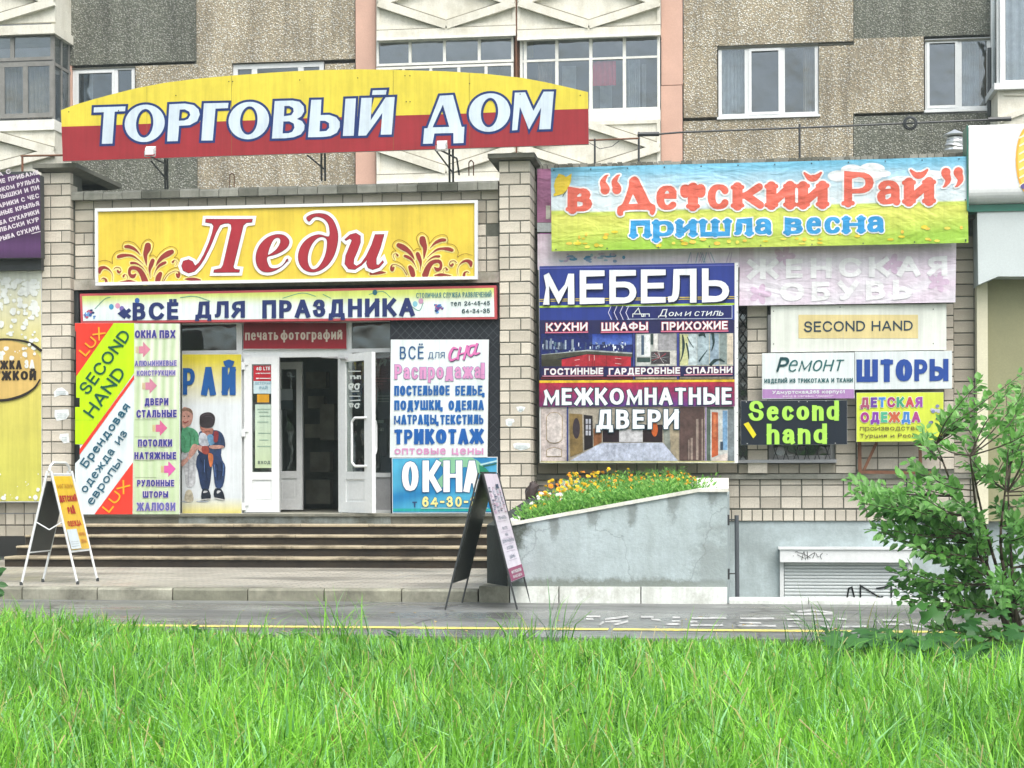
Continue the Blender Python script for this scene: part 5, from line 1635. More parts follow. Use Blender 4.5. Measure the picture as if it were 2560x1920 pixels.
# boy in denim
pp([(200, 880), (250, 900), (310, 900), (305, 945), (270, 965), (230, 950)], SK2, 3)
pp([(198, 830), (205, 790), (245, 768), (290, 768), (322, 795), (325, 840), (305, 885), (250, 895), (205, 880)], srgb('#3a3236'), 4)
pp([(210, 920), (340, 915), (395, 960), (410, 1050), (380, 1065), (360, 1130), (200, 1120), (185, 1040), (190, 960)], srgb('#34486c'), 2)
pp([(215, 935), (260, 960), (275, 1040), (200, 1035), (192, 970)], srgb('#c8d0da'), 3)
pp([(260, 965), (300, 950), (330, 1010), (285, 1040)], srgb('#6a9cc0'), 3)
pp([(320, 925), (355, 935), (345, 1010), (315, 1005)], srgb('#9a3a40'), 4)
pp([(180, 1040), (230, 1050), (250, 1085), (240, 1110), (180, 1070)], SK, 4)
pp([(385, 1040), (400, 1058), (330, 1070), (280, 1060), (290, 1040)], SK, 4)
pp([(218, 1050), (270, 1050), (275, 1110), (225, 1105)], srgb('#a04a40'), 5)
pp([(190, 1110), (290, 1100), (300, 1200), (275, 1400), (215, 1400), (185, 1260), (168, 1200)], srgb('#26385c'), 3)
pp([(300, 1140), (360, 1080), (385, 1160), (412, 1225), (390, 1380), (330, 1385), (312, 1250)], srgb('#2c4068'), 3)
pp([(270, 1110), (310, 1120), (305, 1200), (285, 1215)], srgb('#d07a4a'), 5)
pp([(222, 1405), (270, 1405), (290, 1480), (215, 1490)], srgb('#222a38'), 3)
pp([(325, 1400), (380, 1405), (405, 1470), (395, 1492), (320, 1470)], srgb('#222a38'), 3)
pr.stroke([p2(215, 1490), p2(292, 1484)], 2.5, srgb('#d0d0cc'), 5); pr.stroke([p2(322, 1476), p2(402, 1492)], 2.5, srgb('#d0d0cc'), 5)
pp([(240, 1415), (270, 1425), (230, 1435)], srgb('#c0c4c8'), 5); pp([(345, 1415), (375, 1420), (345, 1440)], srgb('#c0c4c8'), 5)
for s in ([(60, 960), (80, 1000), (75, 1060)], [(110, 930), (125, 980), (120, 1060)], [(150, 960), (160, 1000)]): pr.stroke([p2(*p) for p in s], 1.1, srgb('#2a7444'), 5, smooth=3)
for s in ([(205, 1150), (230, 1200), (225, 1290)], [(260, 1130), (250, 1200), (262, 1330)], [(330, 1180), (350, 1230), (345, 1330)], [(375, 1180), (385, 1250), (370, 1320)], [(370, 960), (385, 1010)], [(225, 1330), (255, 1340)], [(335, 1250), (395, 1262)]): pr.stroke([p2(*p) for p in s], 1.3, srgb('#182440'), 5, smooth=3)
for s in ([(320, 1200), (330, 1300)], [(240, 1160), (238, 1260)], [(400, 1200), (392, 1290)]): pr.stroke([p2(*p) for p in s], 1.6, srgb('#5a7ab0'), 6, smooth=3)
for s in ([(235, 930), (265, 922), (290, 930)], [(215, 905), (240, 912)]): pr.stroke([p2(*p) for p in s], 1.2, srgb('#6a4038'), 6, smooth=3)
for s in ([(215, 800), (240, 785), (280, 780)], [(250, 800), (290, 800), (310, 820)]): pr.stroke([p2(*p) for p in s], 1.5, srgb('#5a5058'), 6, smooth=3)
for s in ([(100, 1110), (110, 1200), (105, 1350)], [(150, 1130), (150, 1250)]): pr.stroke([p2(*p) for p in s], 1.4, srgb('#a8acb4'), 5, smooth=3)
for q in ((60, 1380, 60, 120), (190, 1395, 90, 90)): pr.ell(*p2(q[0] + 30, 1505), 16, 2.2, srgb('#b4bcc4'), 1)
pr.build('poster_print', pk, M['photo_print'])
pr = Print(YPn)
text(pr, 'РАЙ', 458, 920, 590, 986, srgb('#1a5aa0', .85), .24, 5, wh=.16, gap=.30)
pr.build('lettering', pk)

# ---------------------------------------------------------------- left posters
YX = 21.52
l1 = Zm(180, 800, 3.318)
lx = sign('diagonal_poster', 'red, lime and white poster with slanted words SECOND HAND and LUX', 'poster',
          [l1(25, 25), l1(518, 25), l1(504, 1612), l1(60, 1612), l1(25, 1300), l1(25, 1190), l1(65, 1150), l1(65, 1035), l1(28, 1030), l1(28, 722), l1(65, 722), l1(65, 645), l1(36, 645), l1(36, 100), l1(25, 80)], YX, .03, M['white_pvc'])
pr = Print(YX)
LIME, RO = srgb('#c8f400', .82), srgb('#ee4030', .85)
pr.poly([l1(65, 1150), l1(65, 1100), l1(517, 440), l1(504, 1612), l1(60, 1612), l1(26, 1300), l1(26, 1190)], srgb('#e2eff2', .86), 0)
pr.poly([l1(25, 26), l1(350, 26), l1(36, 470), l1(36, 100), l1(25, 80)], RO, 0)
pr.poly([l1(348, 26), l1(517, 26), l1(517, 440), l1(95, 1032), l1(28, 1030), l1(28, 722), l1(65, 722), l1(65, 645), l1(36, 645), l1(36, 470)], LIME, 1)
pr.poly([l1(517, 455), l1(517, 492), l1(65, 1118), l1(65, 1072)], RO, 2)
pr.poly([l1(507, 1180), l1(504, 1611), l1(188, 1611)], RO, 2)
for y in (830,): pr.stroke([l1(30, y), l1(180, y)], .6, srgb('#90a820'), 3)
pr.build('colour_fields', lx)
pr = Print(YX)
OY = srgb('#ffb428', .85)
def sl_text(s, A, B, h, col, wt, **k): text(pr, s, 0, 0, 0, 0, col, wt, 5, base=(l1(*A), l1(*B), h / 3.318), **k)
sl_text('LUX', (118, 306), (285, 108), 78, OY, .17)
sl_text('SECOND', (135, 625), (497, 128), 100, srgb('#0e5a42'), .17, wh=.15)
sl_text('HAND', (178, 818), (455, 440), 105, srgb('#0e5a42'), .17, wh=.15)
sl_text('Брендовая', (125, 1232), (490, 722), 74, srgb('#1e5c74'), .17, xh=.74)
sl_text('одежда', (118, 1440), (362, 1092), 56, srgb('#1e5c74'), .2, xh=.95)
sl_text('из', (398, 1040), (468, 942), 56, srgb('#1e5c74'), .2, xh=.95)
sl_text('европы', (170, 1540), (425, 1178), 56, srgb('#1e5c74'), .2, xh=.95)
sl_text('LUX', (312, 1602), (490, 1372), 78, OY, .17)
pr.build('lettering', lx)

cl = sign('services_poster', 'pale green vertical board listing windows, doors, ceilings and blinds with pink arrows', 'poster', [l1(519, 28), l1(892, 30), l1(892, 1612), l1(504, 1612)], YX + .004, .03, M['white_pvc'])
pr = Print(YX + .004)
def gc_(u, v):
    s = .5 + .5 * math.sin(u * 34 + 2 * math.sin(v * 3))
    a, b = srgb('#c4dcae', .84), srgb('#e8f0dc', .86)
    k = s * (1 if v < .5 else .35)
    return tuple(x * (1 - k) + y * k for x, y in zip(a, b))
pr.grid([l1(519, 29), l1(890, 31), l1(890, 1611), l1(504, 1611)], gc_, 0, 40, 16)
for k, (x0_, y0_) in enumerate(((530, 180), (585, 480), (670, 830), (740, 1170))):
    c_ = srgb(('#d88aa0', '#d088a0', '#d86a98', '#d860a8')[k])
    X, Yy = x0_, y0_
    pr.poly([l1(X + 25, Yy + 38), l1(X + 60, Yy + 38), l1(X + 60, Yy), l1(X + 122, Yy + 65), l1(X + 60, Yy + 132), l1(X + 60, Yy + 98), l1(X + 25, Yy + 98)], c_, 1)
    for i in range(3): pr.stroke([l1(X + 2 + i * 8, Yy + 40), l1(X + 2 + i * 8, Yy + 96)], 1.2, srgb('#e0b078'), 1, cap='butt')
for a_, b_ in ((828, 720), (970, 700), (1168, 680), (1306, 700)): pr.stroke([l1(525, a_), l1(b_, a_)], .8, srgb('#7a8a6a'), 1)
pr.build('poster_art', cl)
pr = Print(YX + .004)
NV = srgb('#3d3f92')
for s, x0_, y0_, x1_, y1_, w_ in (('ОКНА', 525, 85, 705, 150, .22), ('ПВХ', 728, 85, 860, 150, .22), ('АЛЮМИНИЕВЫЕ', 524, 336, 870, 382, .2), ('КОНСТРУКЦИИ', 540, 418, 860, 461, .2), ('ДВЕРИ', 605, 648, 802, 708, .22), ('СТАЛЬНЫЕ', 537, 746, 870, 808, .22),
                              ('ПОТОЛКИ', 550, 990, 833, 1050, .22), ('НАТЯЖНЫЕ', 520, 1096, 866, 1155, .22), ('РУЛОННЫЕ', 543, 1326, 850, 1380, .22), ('ШТОРЫ', 590, 1420, 800, 1473, .22), ('ЖАЛЮЗИ', 540, 1514, 860, 1582, .22)):
    a_, b_ = l1(x0_, y0_), l1(x1_, y1_)
    text(pr, s, a_[0], a_[1], b_[0], b_[1], NV if 'КОН' not in s and 'АЛЮ' not in s else srgb('#6a6cb0'), w_, 4, rim=(srgb('#e8d8e8'), .8), gap=.13)
pr.build('lettering', cl)

# ---------------------------------------------------------------- bedding sale and windows boards
s4 = Zm(960, 820, 3.4563)
YW = YD - .34
bs = sign('price_board', 'white board with blue and pink words ВСЁ ДЛЯ СНА, Распродажа and ТРИКОТАЖ', 'sign', [s4(58, 100), s4(905, 100), s4(893, 1118), s4(50, 1120)], YW, .03, M['white_pvc'])
pr = Print(YW)
pr.poly([s4(60, 102), s4(903, 102), s4(891, 1116), s4(52, 1118)], srgb('#e9f4f4', .87), 0)
pr.stroke([s4(480, 102), s4(478, 500)], .4, srgb('#b8c4c4'), 1)
pr.build('white_ground', bs)
pr = Print(YW)
def tx(s, x0_, y0_, x1_, y1_, col, wt, **k):
    a_, b_ = s4(x0_, y0_), s4(x1_, y1_)
    text(pr, s, a_[0], a_[1], b_[0], b_[1], col, wt, k.pop('L', 4), **k)
PB, PK = srgb('#1b64ae', .85), srgb('#dc9ac8', .85)
tx('ВСЁ', 138, 160, 345, 268, srgb('#285a8c'), .12, gap=.2)
tx('ДЛЯ', 382, 208, 527, 262, srgb('#285a8c'), .12)
for s in ([(630, 180, 14), (600, 175, 20), (570, 230, 24), (580, 278, 20), (640, 255, 12)], [(660, 170, 18), (645, 225, 18), (640, 268, 18)], [(720, 155, 18), (705, 215, 18), (690, 268, 18)], [(650, 228, 12), (710, 210, 12)],
          [(790, 150, 18), (745, 160, 20), (728, 215, 22), (755, 240, 16), (790, 190, 16), (808, 130, 18), (785, 220, 20), (825, 215, 12)]):
    pr.stroke([s4(p[0] + 3, p[1] + 4) for p in s], [p[2] / 3.46 + 1 for p in s], srgb('#5a3a78'), 3, smooth=4, cap='round')
    pr.stroke([s4(p[0], p[1]) for p in s], [p[2] / 3.46 for p in s], srgb('#e07ab8'), 5, smooth=4, cap='round')
tx('Распродажа!', 93, 312, 858, 438, PK, .26, wh=.16, rim=(srgb('#8a86b0'), .9), xh=.78, gap=.14)
for s, x0_, y0_, x1_, y1_ in (('ПОСТЕЛЬНОЕ', 90, 498, 568, 583), ('БЕЛЬЕ,', 618, 498, 862, 583), ('ПОДУШКИ,', 90, 626, 500, 708), ('ОДЕЯЛА', 558, 626, 864, 708), ('МАТРАЦЫ,', 88, 750, 465, 832), ('ТЕКСТИЛЬ', 487, 750, 862, 832)):
    tx(s, x0_, y0_, x1_, y1_, PB, .26, wh=.2, gap=.1)
tx('ТРИКОТАЖ', 88, 876, 862, 1000, srgb('#1560b0'), .34, wh=.22, gap=.1)
tx('оптовые', 92, 1040, 537, 1092, PK, .26, xh=1, wh=.22, gap=.14); tx('цены', 587, 1040, 860, 1092, PK, .26, xh=1, wh=.22, gap=.14)
pr.build('lettering', bs)
wb = sign('window_firm_sign', 'blue board reading ОКНА in white with a phone number, below the white bedding board', 'sign', [s4(68, 1122), s4(980, 1113), s4(980, 1600), s4(72, 1602)], YW + .004, .03, M['white_pvc'])
pr = Print(YW + .004)
def gb(u, v):
    a, b, c_ = srgb('#1878b8'), srgb('#5cc0e0'), srgb('#2a96c8')
    k = .5 + .5 * math.sin(u * 5 + v * 6 + math.sin(v * 9) * .8)
    m_ = tuple(x * (1 - k) + y * k for x, y in zip(a, b))
    return tuple(x * .7 + y * .3 for x, y in zip(m_, c_))
pr.grid([s4(73, 1128), s4(975, 1119), s4(975, 1592), s4(77, 1594)], gb, 0, 30, 20)
pr.poly([tuple(p) for p in catmull([s4(*p) for p in ((480, 1130), (760, 1120), (900, 1250), (860, 1280), (700, 1200), (560, 1300), (470, 1420), (430, 1360), (520, 1240))], 4, True)], srgb('#8ac8a0'), 1)
pr.poly([s4(820, 1180), s4(880, 1210), s4(915, 1250), s4(830, 1258)], srgb('#1c8a68'), 2)
pr.stroke([s4(840, 1180), s4(970, 1150)], 4, srgb('#b8e4e8'), 2); pr.stroke([s4(860, 1195), s4(970, 1172)], 3, srgb('#2a6a50'), 2)
pr.rect(*s4(78, 1560), *s4(974, 1582), srgb('#28b0a8'), 1)
pr.build('poster_art', wb)
pr = Print(YW + .004)
for s, x0_, x1_ in (('О', 157, 300), ('К', 335, 497), ('Н', 515, 678), ('А', 690, 832)):
    tx(s, x0_, 1156, x1_, 1406, srgb('#f4f8f8', .88), .22, wh=.13, rim=(srgb('#1a5a90'), 1.5), L=5)
tx('т.', 246, 1500, 298, 1550, srgb('#2a4a78'), .22, xh=1)
tx('64-30-96', 332, 1456, 880, 1545, srgb('#f4ec9a', .88), .2, rim=(srgb('#1a5a90'), .9), L=5, gap=.2)
pr.stroke([s4(325, 1556), s4(900, 1556)], 1.4, srgb('#d8ecd8'), 5)
pr.build('lettering', wb)

# ---------------------------------------------------------------- far left poster and purple board
YF1 = YBAY - .12
yp = sign('hoarding', 'yellow-green hoarding with white splashes and a tan oval badge reading УЖКА ЗА УЖКОЙ', 'poster', [(-160, 677), (104, 674), (105, 1255), (-160, 1256)], YF1, .04, M['white_pvc'])
pr = Print(YF1)
def gy(u, v):
    a, b, c_ = srgb('#dfe6dc', .85), srgb('#e0d470', .82), srgb('#d6d464', .8)
    k = min(1, v * 2.6)
    m_ = tuple(x * (1 - k) + y * k for x, y in zip(a, b))
    k2 = min(1, max(0, (v - .35) * 2))
    return tuple(x * (1 - k2) + y * k2 for x, y in zip(m_, c_))
pr.grid([(-160, 679), (103, 676), (104, 1253), (-160, 1254)], gy, 0, 6, 30)
R2 = random.Random(4)
for k in range(170):
    v = R2.random()
    y = 700 + v * v * 170 if k < 125 else 1250 - v * v * 90
    x = R2.uniform(-20, 100)
    if k % 3 == 0: y = 700 + R2.random() * 110
    if k > 150: y = 870 + R2.random() * 30
    y = min(y, 1245)
    r = R2.choice((1.5, 2, 3, 4, 6, 8)) * (1.2 if y < 820 else .8)
    x = min(x, 101 - r)
    pr.shape([(x + r * math.cos(a) * R2.uniform(.7, 1.2), y + r * math.sin(a) * R2.uniform(.7, 1.2)) for a in np.linspace(0, 6.28, 9)[:-1]], srgb('#eaf0ea', .86), 2 + k * .02)
oval = [(max(-158, min(103, -5 + 118 * math.cos(a))), 925 + 76 * math.sin(a)) for a in np.linspace(0, 6.283, 60, endpoint=False)]
pr.shape(oval, srgb('#dcbc70', .82), 5)
for s in ([(103, 876, 7), (80, 860, 6), (50, 851, 5), (0, 849, 5), (-60, 862, 4)], [(101, 950, 4), (85, 972, 5), (50, 992, 7), (0, 1001, 6), (-60, 990, 4)]):
    pr.stroke([p[:2] for p in s], [p[2] for p in s], srgb('#2a2420'), 7, smooth=5)
for a_, b_ in ((75, 862), (60, 872), (88, 885), (66, 890)): pr.ell(a_, b_, 4, 4, srgb('#eaf0ea', .86), 8, n=8)
pr.build('poster_print', yp)
pr = Print(YF1)
BK = srgb('#2c2420')
text(pr, 'УЖКА', -14, 902, 56, 923, BK, .3, 8, wh=.22); text(pr, 'ЗА', 63, 900, 88, 921, srgb('#eaf0ea', .86), .3, 8, wh=.22)
text(pr, 'УЖКОЙ', -14, 928, 92, 950, BK, .3, 8, wh=.22)
pr.build('lettering', yp)
YF2 = YP - .25
pb = sign('purple_board', 'dark purple menu board at far left with slanted white lines of snack names', 'sign', [(-160, 434), (80, 428), (101, 438), (103, 645), (-160, 648)], YF2, .12, M['dark_metal'])
pr = Print(YF2)
pr.grid([(-160, 435), (100, 437), (102, 644), (-160, 647)], lambda u, v: tuple(c * (1 - .25 * math.sin(v * 20) * (v > .7)) for c in srgb('#5a3a66', .75)), 0, 4, 30)
PW = srgb('#e4dce4')
zb4 = Zm(0, 400, 4.146)
lines = [('КА С', -60, 195, 120, 135), ('КИЕ ПРИБАМБ', -60, 262, 408, 148), ('МОЛОКОМ РУЛЬКА', -150, 372, 415, 228), ('КАЛЫШКИ И ПИ', -100, 432, 412, 305), ('СУХАРИКИ С ЧЕС', -140, 535, 412, 390), ('КУРИНЫЕ КРЫЛЬЯ', -140, 618, 412, 470),
         ('РЫБА СУХАРИКИ', -80, 700, 412, 556), ('КОЛБАСКИ КУР', -90, 775, 412, 635), ('РЫБА СУХАРИ', 5, 842, 412, 722)]
for s, x0_, y0_, x1_, y1_ in lines:
    A, B = zb4(x0_, y0_), zb4(x1_, y1_)
    text(pr, s, 0, 0, 0, 0, PW, .24, 3, base=(A, B, 11), wh=.2)
pr.stroke([zb4(335, 765), zb4(420, 742)], 2, PW, 3)
pr.build('lettering', pb)
m = MB(); m.pbox(-160, 648, 103, 677, YF1 - .1, .2); m.build('shutter_box', M['dark_metal'], pb)

# ---------------------------------------------------------------- furniture board
YM = 21.95
f1, f3 = Zm(1340, 650, 4.2538), Zm(1340, 930, 4.2538)
fb = sign('furniture_sign', 'large dark blue furniture board reading МЕБЕЛЬ above pictures of kitchens and doors', 'sign', [f1(30, 64), f1(2118, 28), f1(2150, 28), f3(2150, 968), f3(40, 968)], YM, .05, M['white_pvc'])
pr = Print(YM)
FB1, FB2, FD = srgb('#2b3f96', .8), srgb('#4a4aa0', .8), srgb('#26285c', .75)
pr.poly([f1(36, 66), f1(2112, 30), f1(2112, 640), f1(36, 640)], FB1, 0)
pr.poly([f1(36, 640), f1(2112, 636), f1(2112, 1278), f1(36, 1284)], FD, 0)
pr.stroke([f1(36, 90), f1(2110, 54)], 3, srgb('#5f66b8'), 1, cap='butt')
for y, c_, w_ in ((412, '#d8c44a', 2.2), (432, '#d8c44a', 2.0), (490, '#b8dc48', 5)): pr.stroke([f1(38, y + 8), f1(2110, y - 22)], w_, srgb(c_), 1, cap='butt')
pr.poly([f1(800, 492), f1(2085, 482), f1(2085, 622), f1(820, 632)], srgb('#1c2468'), 2)
pr.stroke([f1(960, 496), f1(2085, 484), f1(2085, 622), f1(970, 630)], 1.4, srgb('#c8d4f0'), 4)
for k in range(4):
    x = 770 + k * 62
    pr.stroke([f1(x + 30, 490), f1(x, 560), f1(x + 34, 634)], 1.6, srgb('#d8d8f0'), 4)
for s in ([(1030, 605), (1030, 575), (1205, 575), (1205, 600)], [(1040, 575), (1090, 512), (1110, 575)], [(1125, 580), (1125, 600), (1145, 600), (1145, 580)], [(1160, 580), (1160, 600)]):
    pr.stroke([f1(*p) for p in s], 2.0, W_, 5)
pr.build('printed_ground', fb)
pr = Print(YM)
# kitchen picture
pr.poly([f1(55, 785), f1(1028, 780), f1(1028, 1130), f1(55, 1135)], srgb('#1d2c70'), 1)
pr.rect(*f1(600, 790), *f1(1026, 900), srgb('#2c4ab0'), 2, srgb('#5a78c8'))
for k in range(80):
    x, y = R2.uniform(60, 1020), R2.uniform(860, 985)
    pr.rect(*f1(x, y), *f1(x + R2.uniform(6, 22), y + R2.uniform(8, 40)), srgb(R2.choice(('#8aa0c8', '#d8e4f0', '#3a4a70', '#5a7a90', '#1a2448', '#b8c8d8'))), 3 + k * .012)
for k in range(16):
    x = R2.uniform(60, 440); h = R2.uniform(50, 130)
    pr.rect(*f1(x, 950 - h), *f1(x + R2.uniform(10, 24), 950), srgb(R2.choice(('#4a5a78', '#8a9ab0', '#2c3a5a', '#a0b0c0'))), 4.05 + k * .03)
pr.poly([f1(60, 1005), f1(550, 955), f1(1024, 985), f1(1024, 1025), f1(560, 990), f1(60, 1060)], srgb('#a8b0b0'), 5)
pr.poly([f1(60, 1010), f1(540, 970), f1(1024, 1000), f1(1024, 1040), f1(560, 1000), f1(60, 1080)], srgb('#4a4c40'), 6)
pr.poly([f1(275, 1060), f1(540, 1005), f1(1010, 1030), f1(1010, 1134), f1(275, 1134)], srgb('#b42a38'), 7)
pr.poly([f1(60, 1060), f1(275, 1055), f1(275, 1134), f1(60, 1134)], srgb('#3a3a2c'), 7)
for x in (555, 600, 625, 752): pr.stroke([f1(x, 1010), f1(x, 1130)], .8, srgb('#6a1420'), 8, cap='butt')
for q in ((415, 1068, 465, 1058), (845, 1045, 905, 1052), (845, 1100, 905, 1108), (425, 1125, 460, 1120), (568, 1020, 568, 1070), (622, 1015, 622, 1065)): pr.stroke([f1(*q[:2]), f1(*q[2:])], 1.2, srgb('#e0c8c8'), 9)
# wardrobe picture
pr.poly([f1(1060, 785), f1(1496, 780), f1(1496, 1130), f1(1060, 1130)], srgb('#b8beb8'), 1)
for q, c_ in (((1075, 790, 1215, 1030), '#e4eaea'), ((1120, 800, 1150, 1010), '#4a6078'), ((1220, 785, 1250, 900), '#3a4a48'), ((1250, 785, 1295, 970), '#e0e0dc'), ((1300, 785, 1495, 960), '#a8a8ac'), ((1295, 965, 1495, 1125), '#dcdcd4'),
              ((1075, 1040, 1215, 1085), '#3a504c'), ((1225, 975, 1425, 1105), '#4a4448'), ((1075, 1090, 1215, 1128), '#d0d4d0')):
    pr.rect(*f1(*q[:2]), *f1(*q[2:]), srgb(c_), 3 if q[0] != 1120 and q[0] != 1225 else 4)
for k in range(26):
    a = R2.random() * 6.28
    pr.stroke([f1(1320, 1040), f1(1320 + 95 * math.cos(a), 1040 + 60 * math.sin(a))], .9, srgb(R2.choice(('#d8d0d0', '#c04050', '#202428', '#a0a8a8'))), 5)
# hallway picture
pr.poly([f1(1528, 785), f1(2098, 778), f1(2098, 1125), f1(1528, 1128)], srgb('#c8ccbc'), 1)
for q, c_ in (((1530, 790, 1620, 1120), '#c8cc98'), ((1620, 786, 1710, 1118), '#c4d4d8'), ((1715, 785, 1840, 1116), '#a8bcc4'), ((1850, 784, 1945, 1114), '#9ab0c0'), ((1950, 782, 2030, 1112), '#8a9a98'), ((2035, 782, 2095, 1110), '#d8ccb8')):
    pr.rect(*f1(*q[:2]), *f1(*q[2:]), srgb(c_), 2)
for s in ([(1560, 800, 10), (1570, 900, 30), (1560, 1000, 16), (1535, 1080, 8)], [(1600, 890, 14), (1620, 980, 16), (1625, 1050, 8)], [(1610, 820, 8), (1640, 880, 8), (1675, 930, 6)], [(1740, 800, 24), (1780, 790, 30), (1800, 820, 10)], [(1740, 1070, 20), (1790, 1000, 10), (1820, 960, 6)],
          [(1880, 790, 30), (1890, 880, 20), (1870, 960, 10)], [(1860, 1110, 30), (1900, 1070, 34), (1940, 1060, 14)], [(1960, 1060, 26), (2000, 1080, 14)]):
    pr.stroke([f1(*p[:2]) for p in s], [p[2] / 4.25 for p in s], srgb('#243c3c'), 4, smooth=3)
for q in ((1036, 780, 1048, 1278), (1502, 778, 1518, 1275)): pr.rect(*f1(*q[:2]), *f1(*q[2:]), srgb('#4450a0'), 8)
pr.rect(*f1(50, 1132), *f1(2100, 1240), FD, 8)
pr.rect(*f1(55, 1243), *f1(1030, 1268), srgb('#7a2030'), 3); pr.rect(*f1(1060, 1243), *f1(1496, 1268), srgb('#c8c0a8'), 3); pr.rect(*f1(1528, 1238), *f1(2098, 1262), srgb('#b0a890'), 3)
pr.stroke([f1(38, 1295), f1(2112, 1284)], 6, srgb('#f0c832'), 9, cap='butt')
def gr(u, v):
    a, b, c_ = srgb('#c02c44', .8), srgb('#5a3a8a', .78), srgb('#9a3460', .8)
    k = min(1, v * 1.1) * (.6 + .4 * math.sin(u * 6.28 * .5) )
    return tuple(x * (1 - k) + y * k for x, y in zip(a, b))
pr.grid([f3(36, 112), f3(2112, 100), f3(2114, 365), f3(38, 372)], gr, 9, 30, 10)
# doors picture
pr.poly([f3(50, 380), f3(330, 380), f3(330, 948), f3(52, 950)], srgb('#cfc4c0'), 1)
pr.poly([f3(345, 375), f3(1800, 370), f3(1800, 945), f3(345, 948)], srgb('#b4ac9c'), 1)
pr.poly([f3(1815, 370), f3(2105, 368), f3(2108, 945), f3(1815, 945)], srgb('#56685c'), 1)
door_o = [(115, 480), (150, 440), (195, 432), (240, 440), (278, 480), (275, 720), (240, 745), (195, 755), (150, 748), (115, 715)]
pr.shape([f3(*p) for p in door_o], srgb('#d8d0cc'), 4, outline=(srgb('#a08a58'), 1.3))
pr.shape([f3(*p) for p in ((118, 830), (150, 815), (195, 805), (240, 815), (272, 830), (270, 895), (118, 895))], srgb('#d8d0cc'), 4, outline=(srgb('#a08a58'), 1.3))
pr.poly([f3(355, 440), f3(492, 450), f3(500, 850), f3(365, 905)], srgb('#8a7448'), 3)
pr.ell(*f3(430, 600), 9, 26, srgb('#3a3038'), 4)
pr.poly([f3(508, 455), f3(602, 465), f3(606, 800), f3(515, 835)], srgb('#241c20'), 3)
for i in range(2):
    for j in range(3): pr.rect(*f3(530 + i * 32, 500 + j * 62), *f3(552 + i * 32, 550 + j * 62), srgb('#c8ccd8'), 4)
pr.poly([f3(610, 600), f3(700, 610), f3(700, 745), f3(615, 790)], srgb('#8a5a38'), 3)
pr.rect(*f3(710, 600), *f3(885, 745), srgb('#2c1c24'), 3); pr.rect(*f3(885, 610), *f3(1135, 745), srgb('#d0d0d4'), 3); pr.rect(*f3(1138, 560), *f3(1345, 745), srgb('#2a1a20'), 3)
pr.ell(*f3(1262, 610), 8, 18, srgb('#d86a30'), 4)
pr.poly([f3(710, 755), f3(1350, 752), f3(1510, 945), f3(360, 945), f3(620, 795)], srgb('#c4cce0'), 4)
for k in range(5): pr.stroke([f3(700 + k * 150, 770), f3(560 + k * 190, 940)], .9, srgb('#a8b4cc'), 5)
pr.poly([f3(1355, 610), f3(1420, 600), f3(1430, 850), f3(1360, 750)], srgb('#8a9088'), 3)
pr.poly([f3(1425, 560), f3(1520, 520), f3(1520, 940), f3(1435, 860)], srgb('#a89c84'), 3)
pr.poly([f3(1525, 375), f3(1790, 375), f3(1790, 942), f3(1525, 942)], srgb('#5c4844'), 3)
for q in ((1620, 720, 1632, 935), (1645, 700, 1668, 935), (1702, 500, 1728, 935), (1760, 500, 1776, 940)): pr.rect(*f3(*q[:2]), *f3(*q[2:]), srgb('#9a8a80'), 4)
pr.rect(*f3(1855, 400), *f3(2040, 940), srgb('#c8ccc8'), 3)
pr.poly([f3(1870, 425), f3(1935, 430), f3(1938, 885), f3(1868, 912)], srgb('#c06038'), 4)
pr.shape([f3(*p) for p in ((1885, 450), (1922, 455), (1922, 690), (1885, 700))], srgb('#d07a50'), 6, outline=(srgb('#8a3c20'), .8))
pr.rect(*f3(1985, 410), *f3(2036, 830), srgb('#7aa4c8'), 4)
pr.rect(*f3(1960, 740), *f3(1990, 830), srgb('#3a4a5a'), 5)
pr.poly([f3(1860, 945), f3(1950, 890), f3(2036, 860), f3(2036, 945)], srgb('#d8ccc4'), 5)
pr.rect(*f3(2040, 400), *f3(2108, 945), srgb('#7a8488'), 4)
pr.rect(*f3(330, 372), *f3(344, 950), srgb('#2c4088'), 6); pr.rect(*f3(1800, 370), *f3(1812, 946), srgb('#9a88b0'), 6)
pr.stroke([f3(45, 957), f3(2112, 955)], 2.5, srgb('#d8d48a'), 6, cap='butt')
pr.dots([f1(2140, 60 + i * 165) for i in range(8)] + [f3(2140, 130 + i * 150) for i in range(6)], 1.1, srgb('#3a3a50'), 6)
pr.build('poster_art', fb, M['photo_print'])
pr = Print(YM - .016)
MW = srgb('#f0f6fa', .88)
def fx(s, zf, x0_, y0_, x1_, y1_, col, wt, **k):
    a_, b_ = zf(x0_, y0_), zf(x1_, y1_)
    text(pr, s, a_[0], a_[1], b_[0], b_[1], col, wt, k.pop('L', 5), sl=k.pop('sl', -.016), **k)
DS = srgb('#141c4a', .7)
for s, x0_, x1_, dy in (('М', 75, 410, 0), ('Е', 465, 735, -5), ('Б', 780, 1080, -9), ('Е', 1115, 1385, -14), ('Л', 1400, 1708, -19), ('Ь', 1765, 2062, -24)):
    fx(s, f1, x0_ + 10, 128 + dy, x1_ + 10, 482 + dy, DS, .2, wh=.17, L=3)
    fx(s, f1, x0_, 118 + dy, x1_, 470 + dy, MW, .2, wh=.17, L=5)
RR = (srgb('#c02848'), 1.2)
for s, x0_, y0_, x1_, y1_ in (('КУХНИ', 107, 668, 548, 756), ('ШКАФЫ', 697, 664, 1190, 752), ('ПРИХОЖИЕ', 1337, 656, 2038, 744)):
    fx(s, f1, x0_, y0_, x1_, y1_, W_, .2, rim=RR); pr.stroke([f1(x0_ - 8, y1_ + 18), f1(x1_ + 8, y1_ + 12)], 3, srgb('#e07a98'), 5, cap='butt')
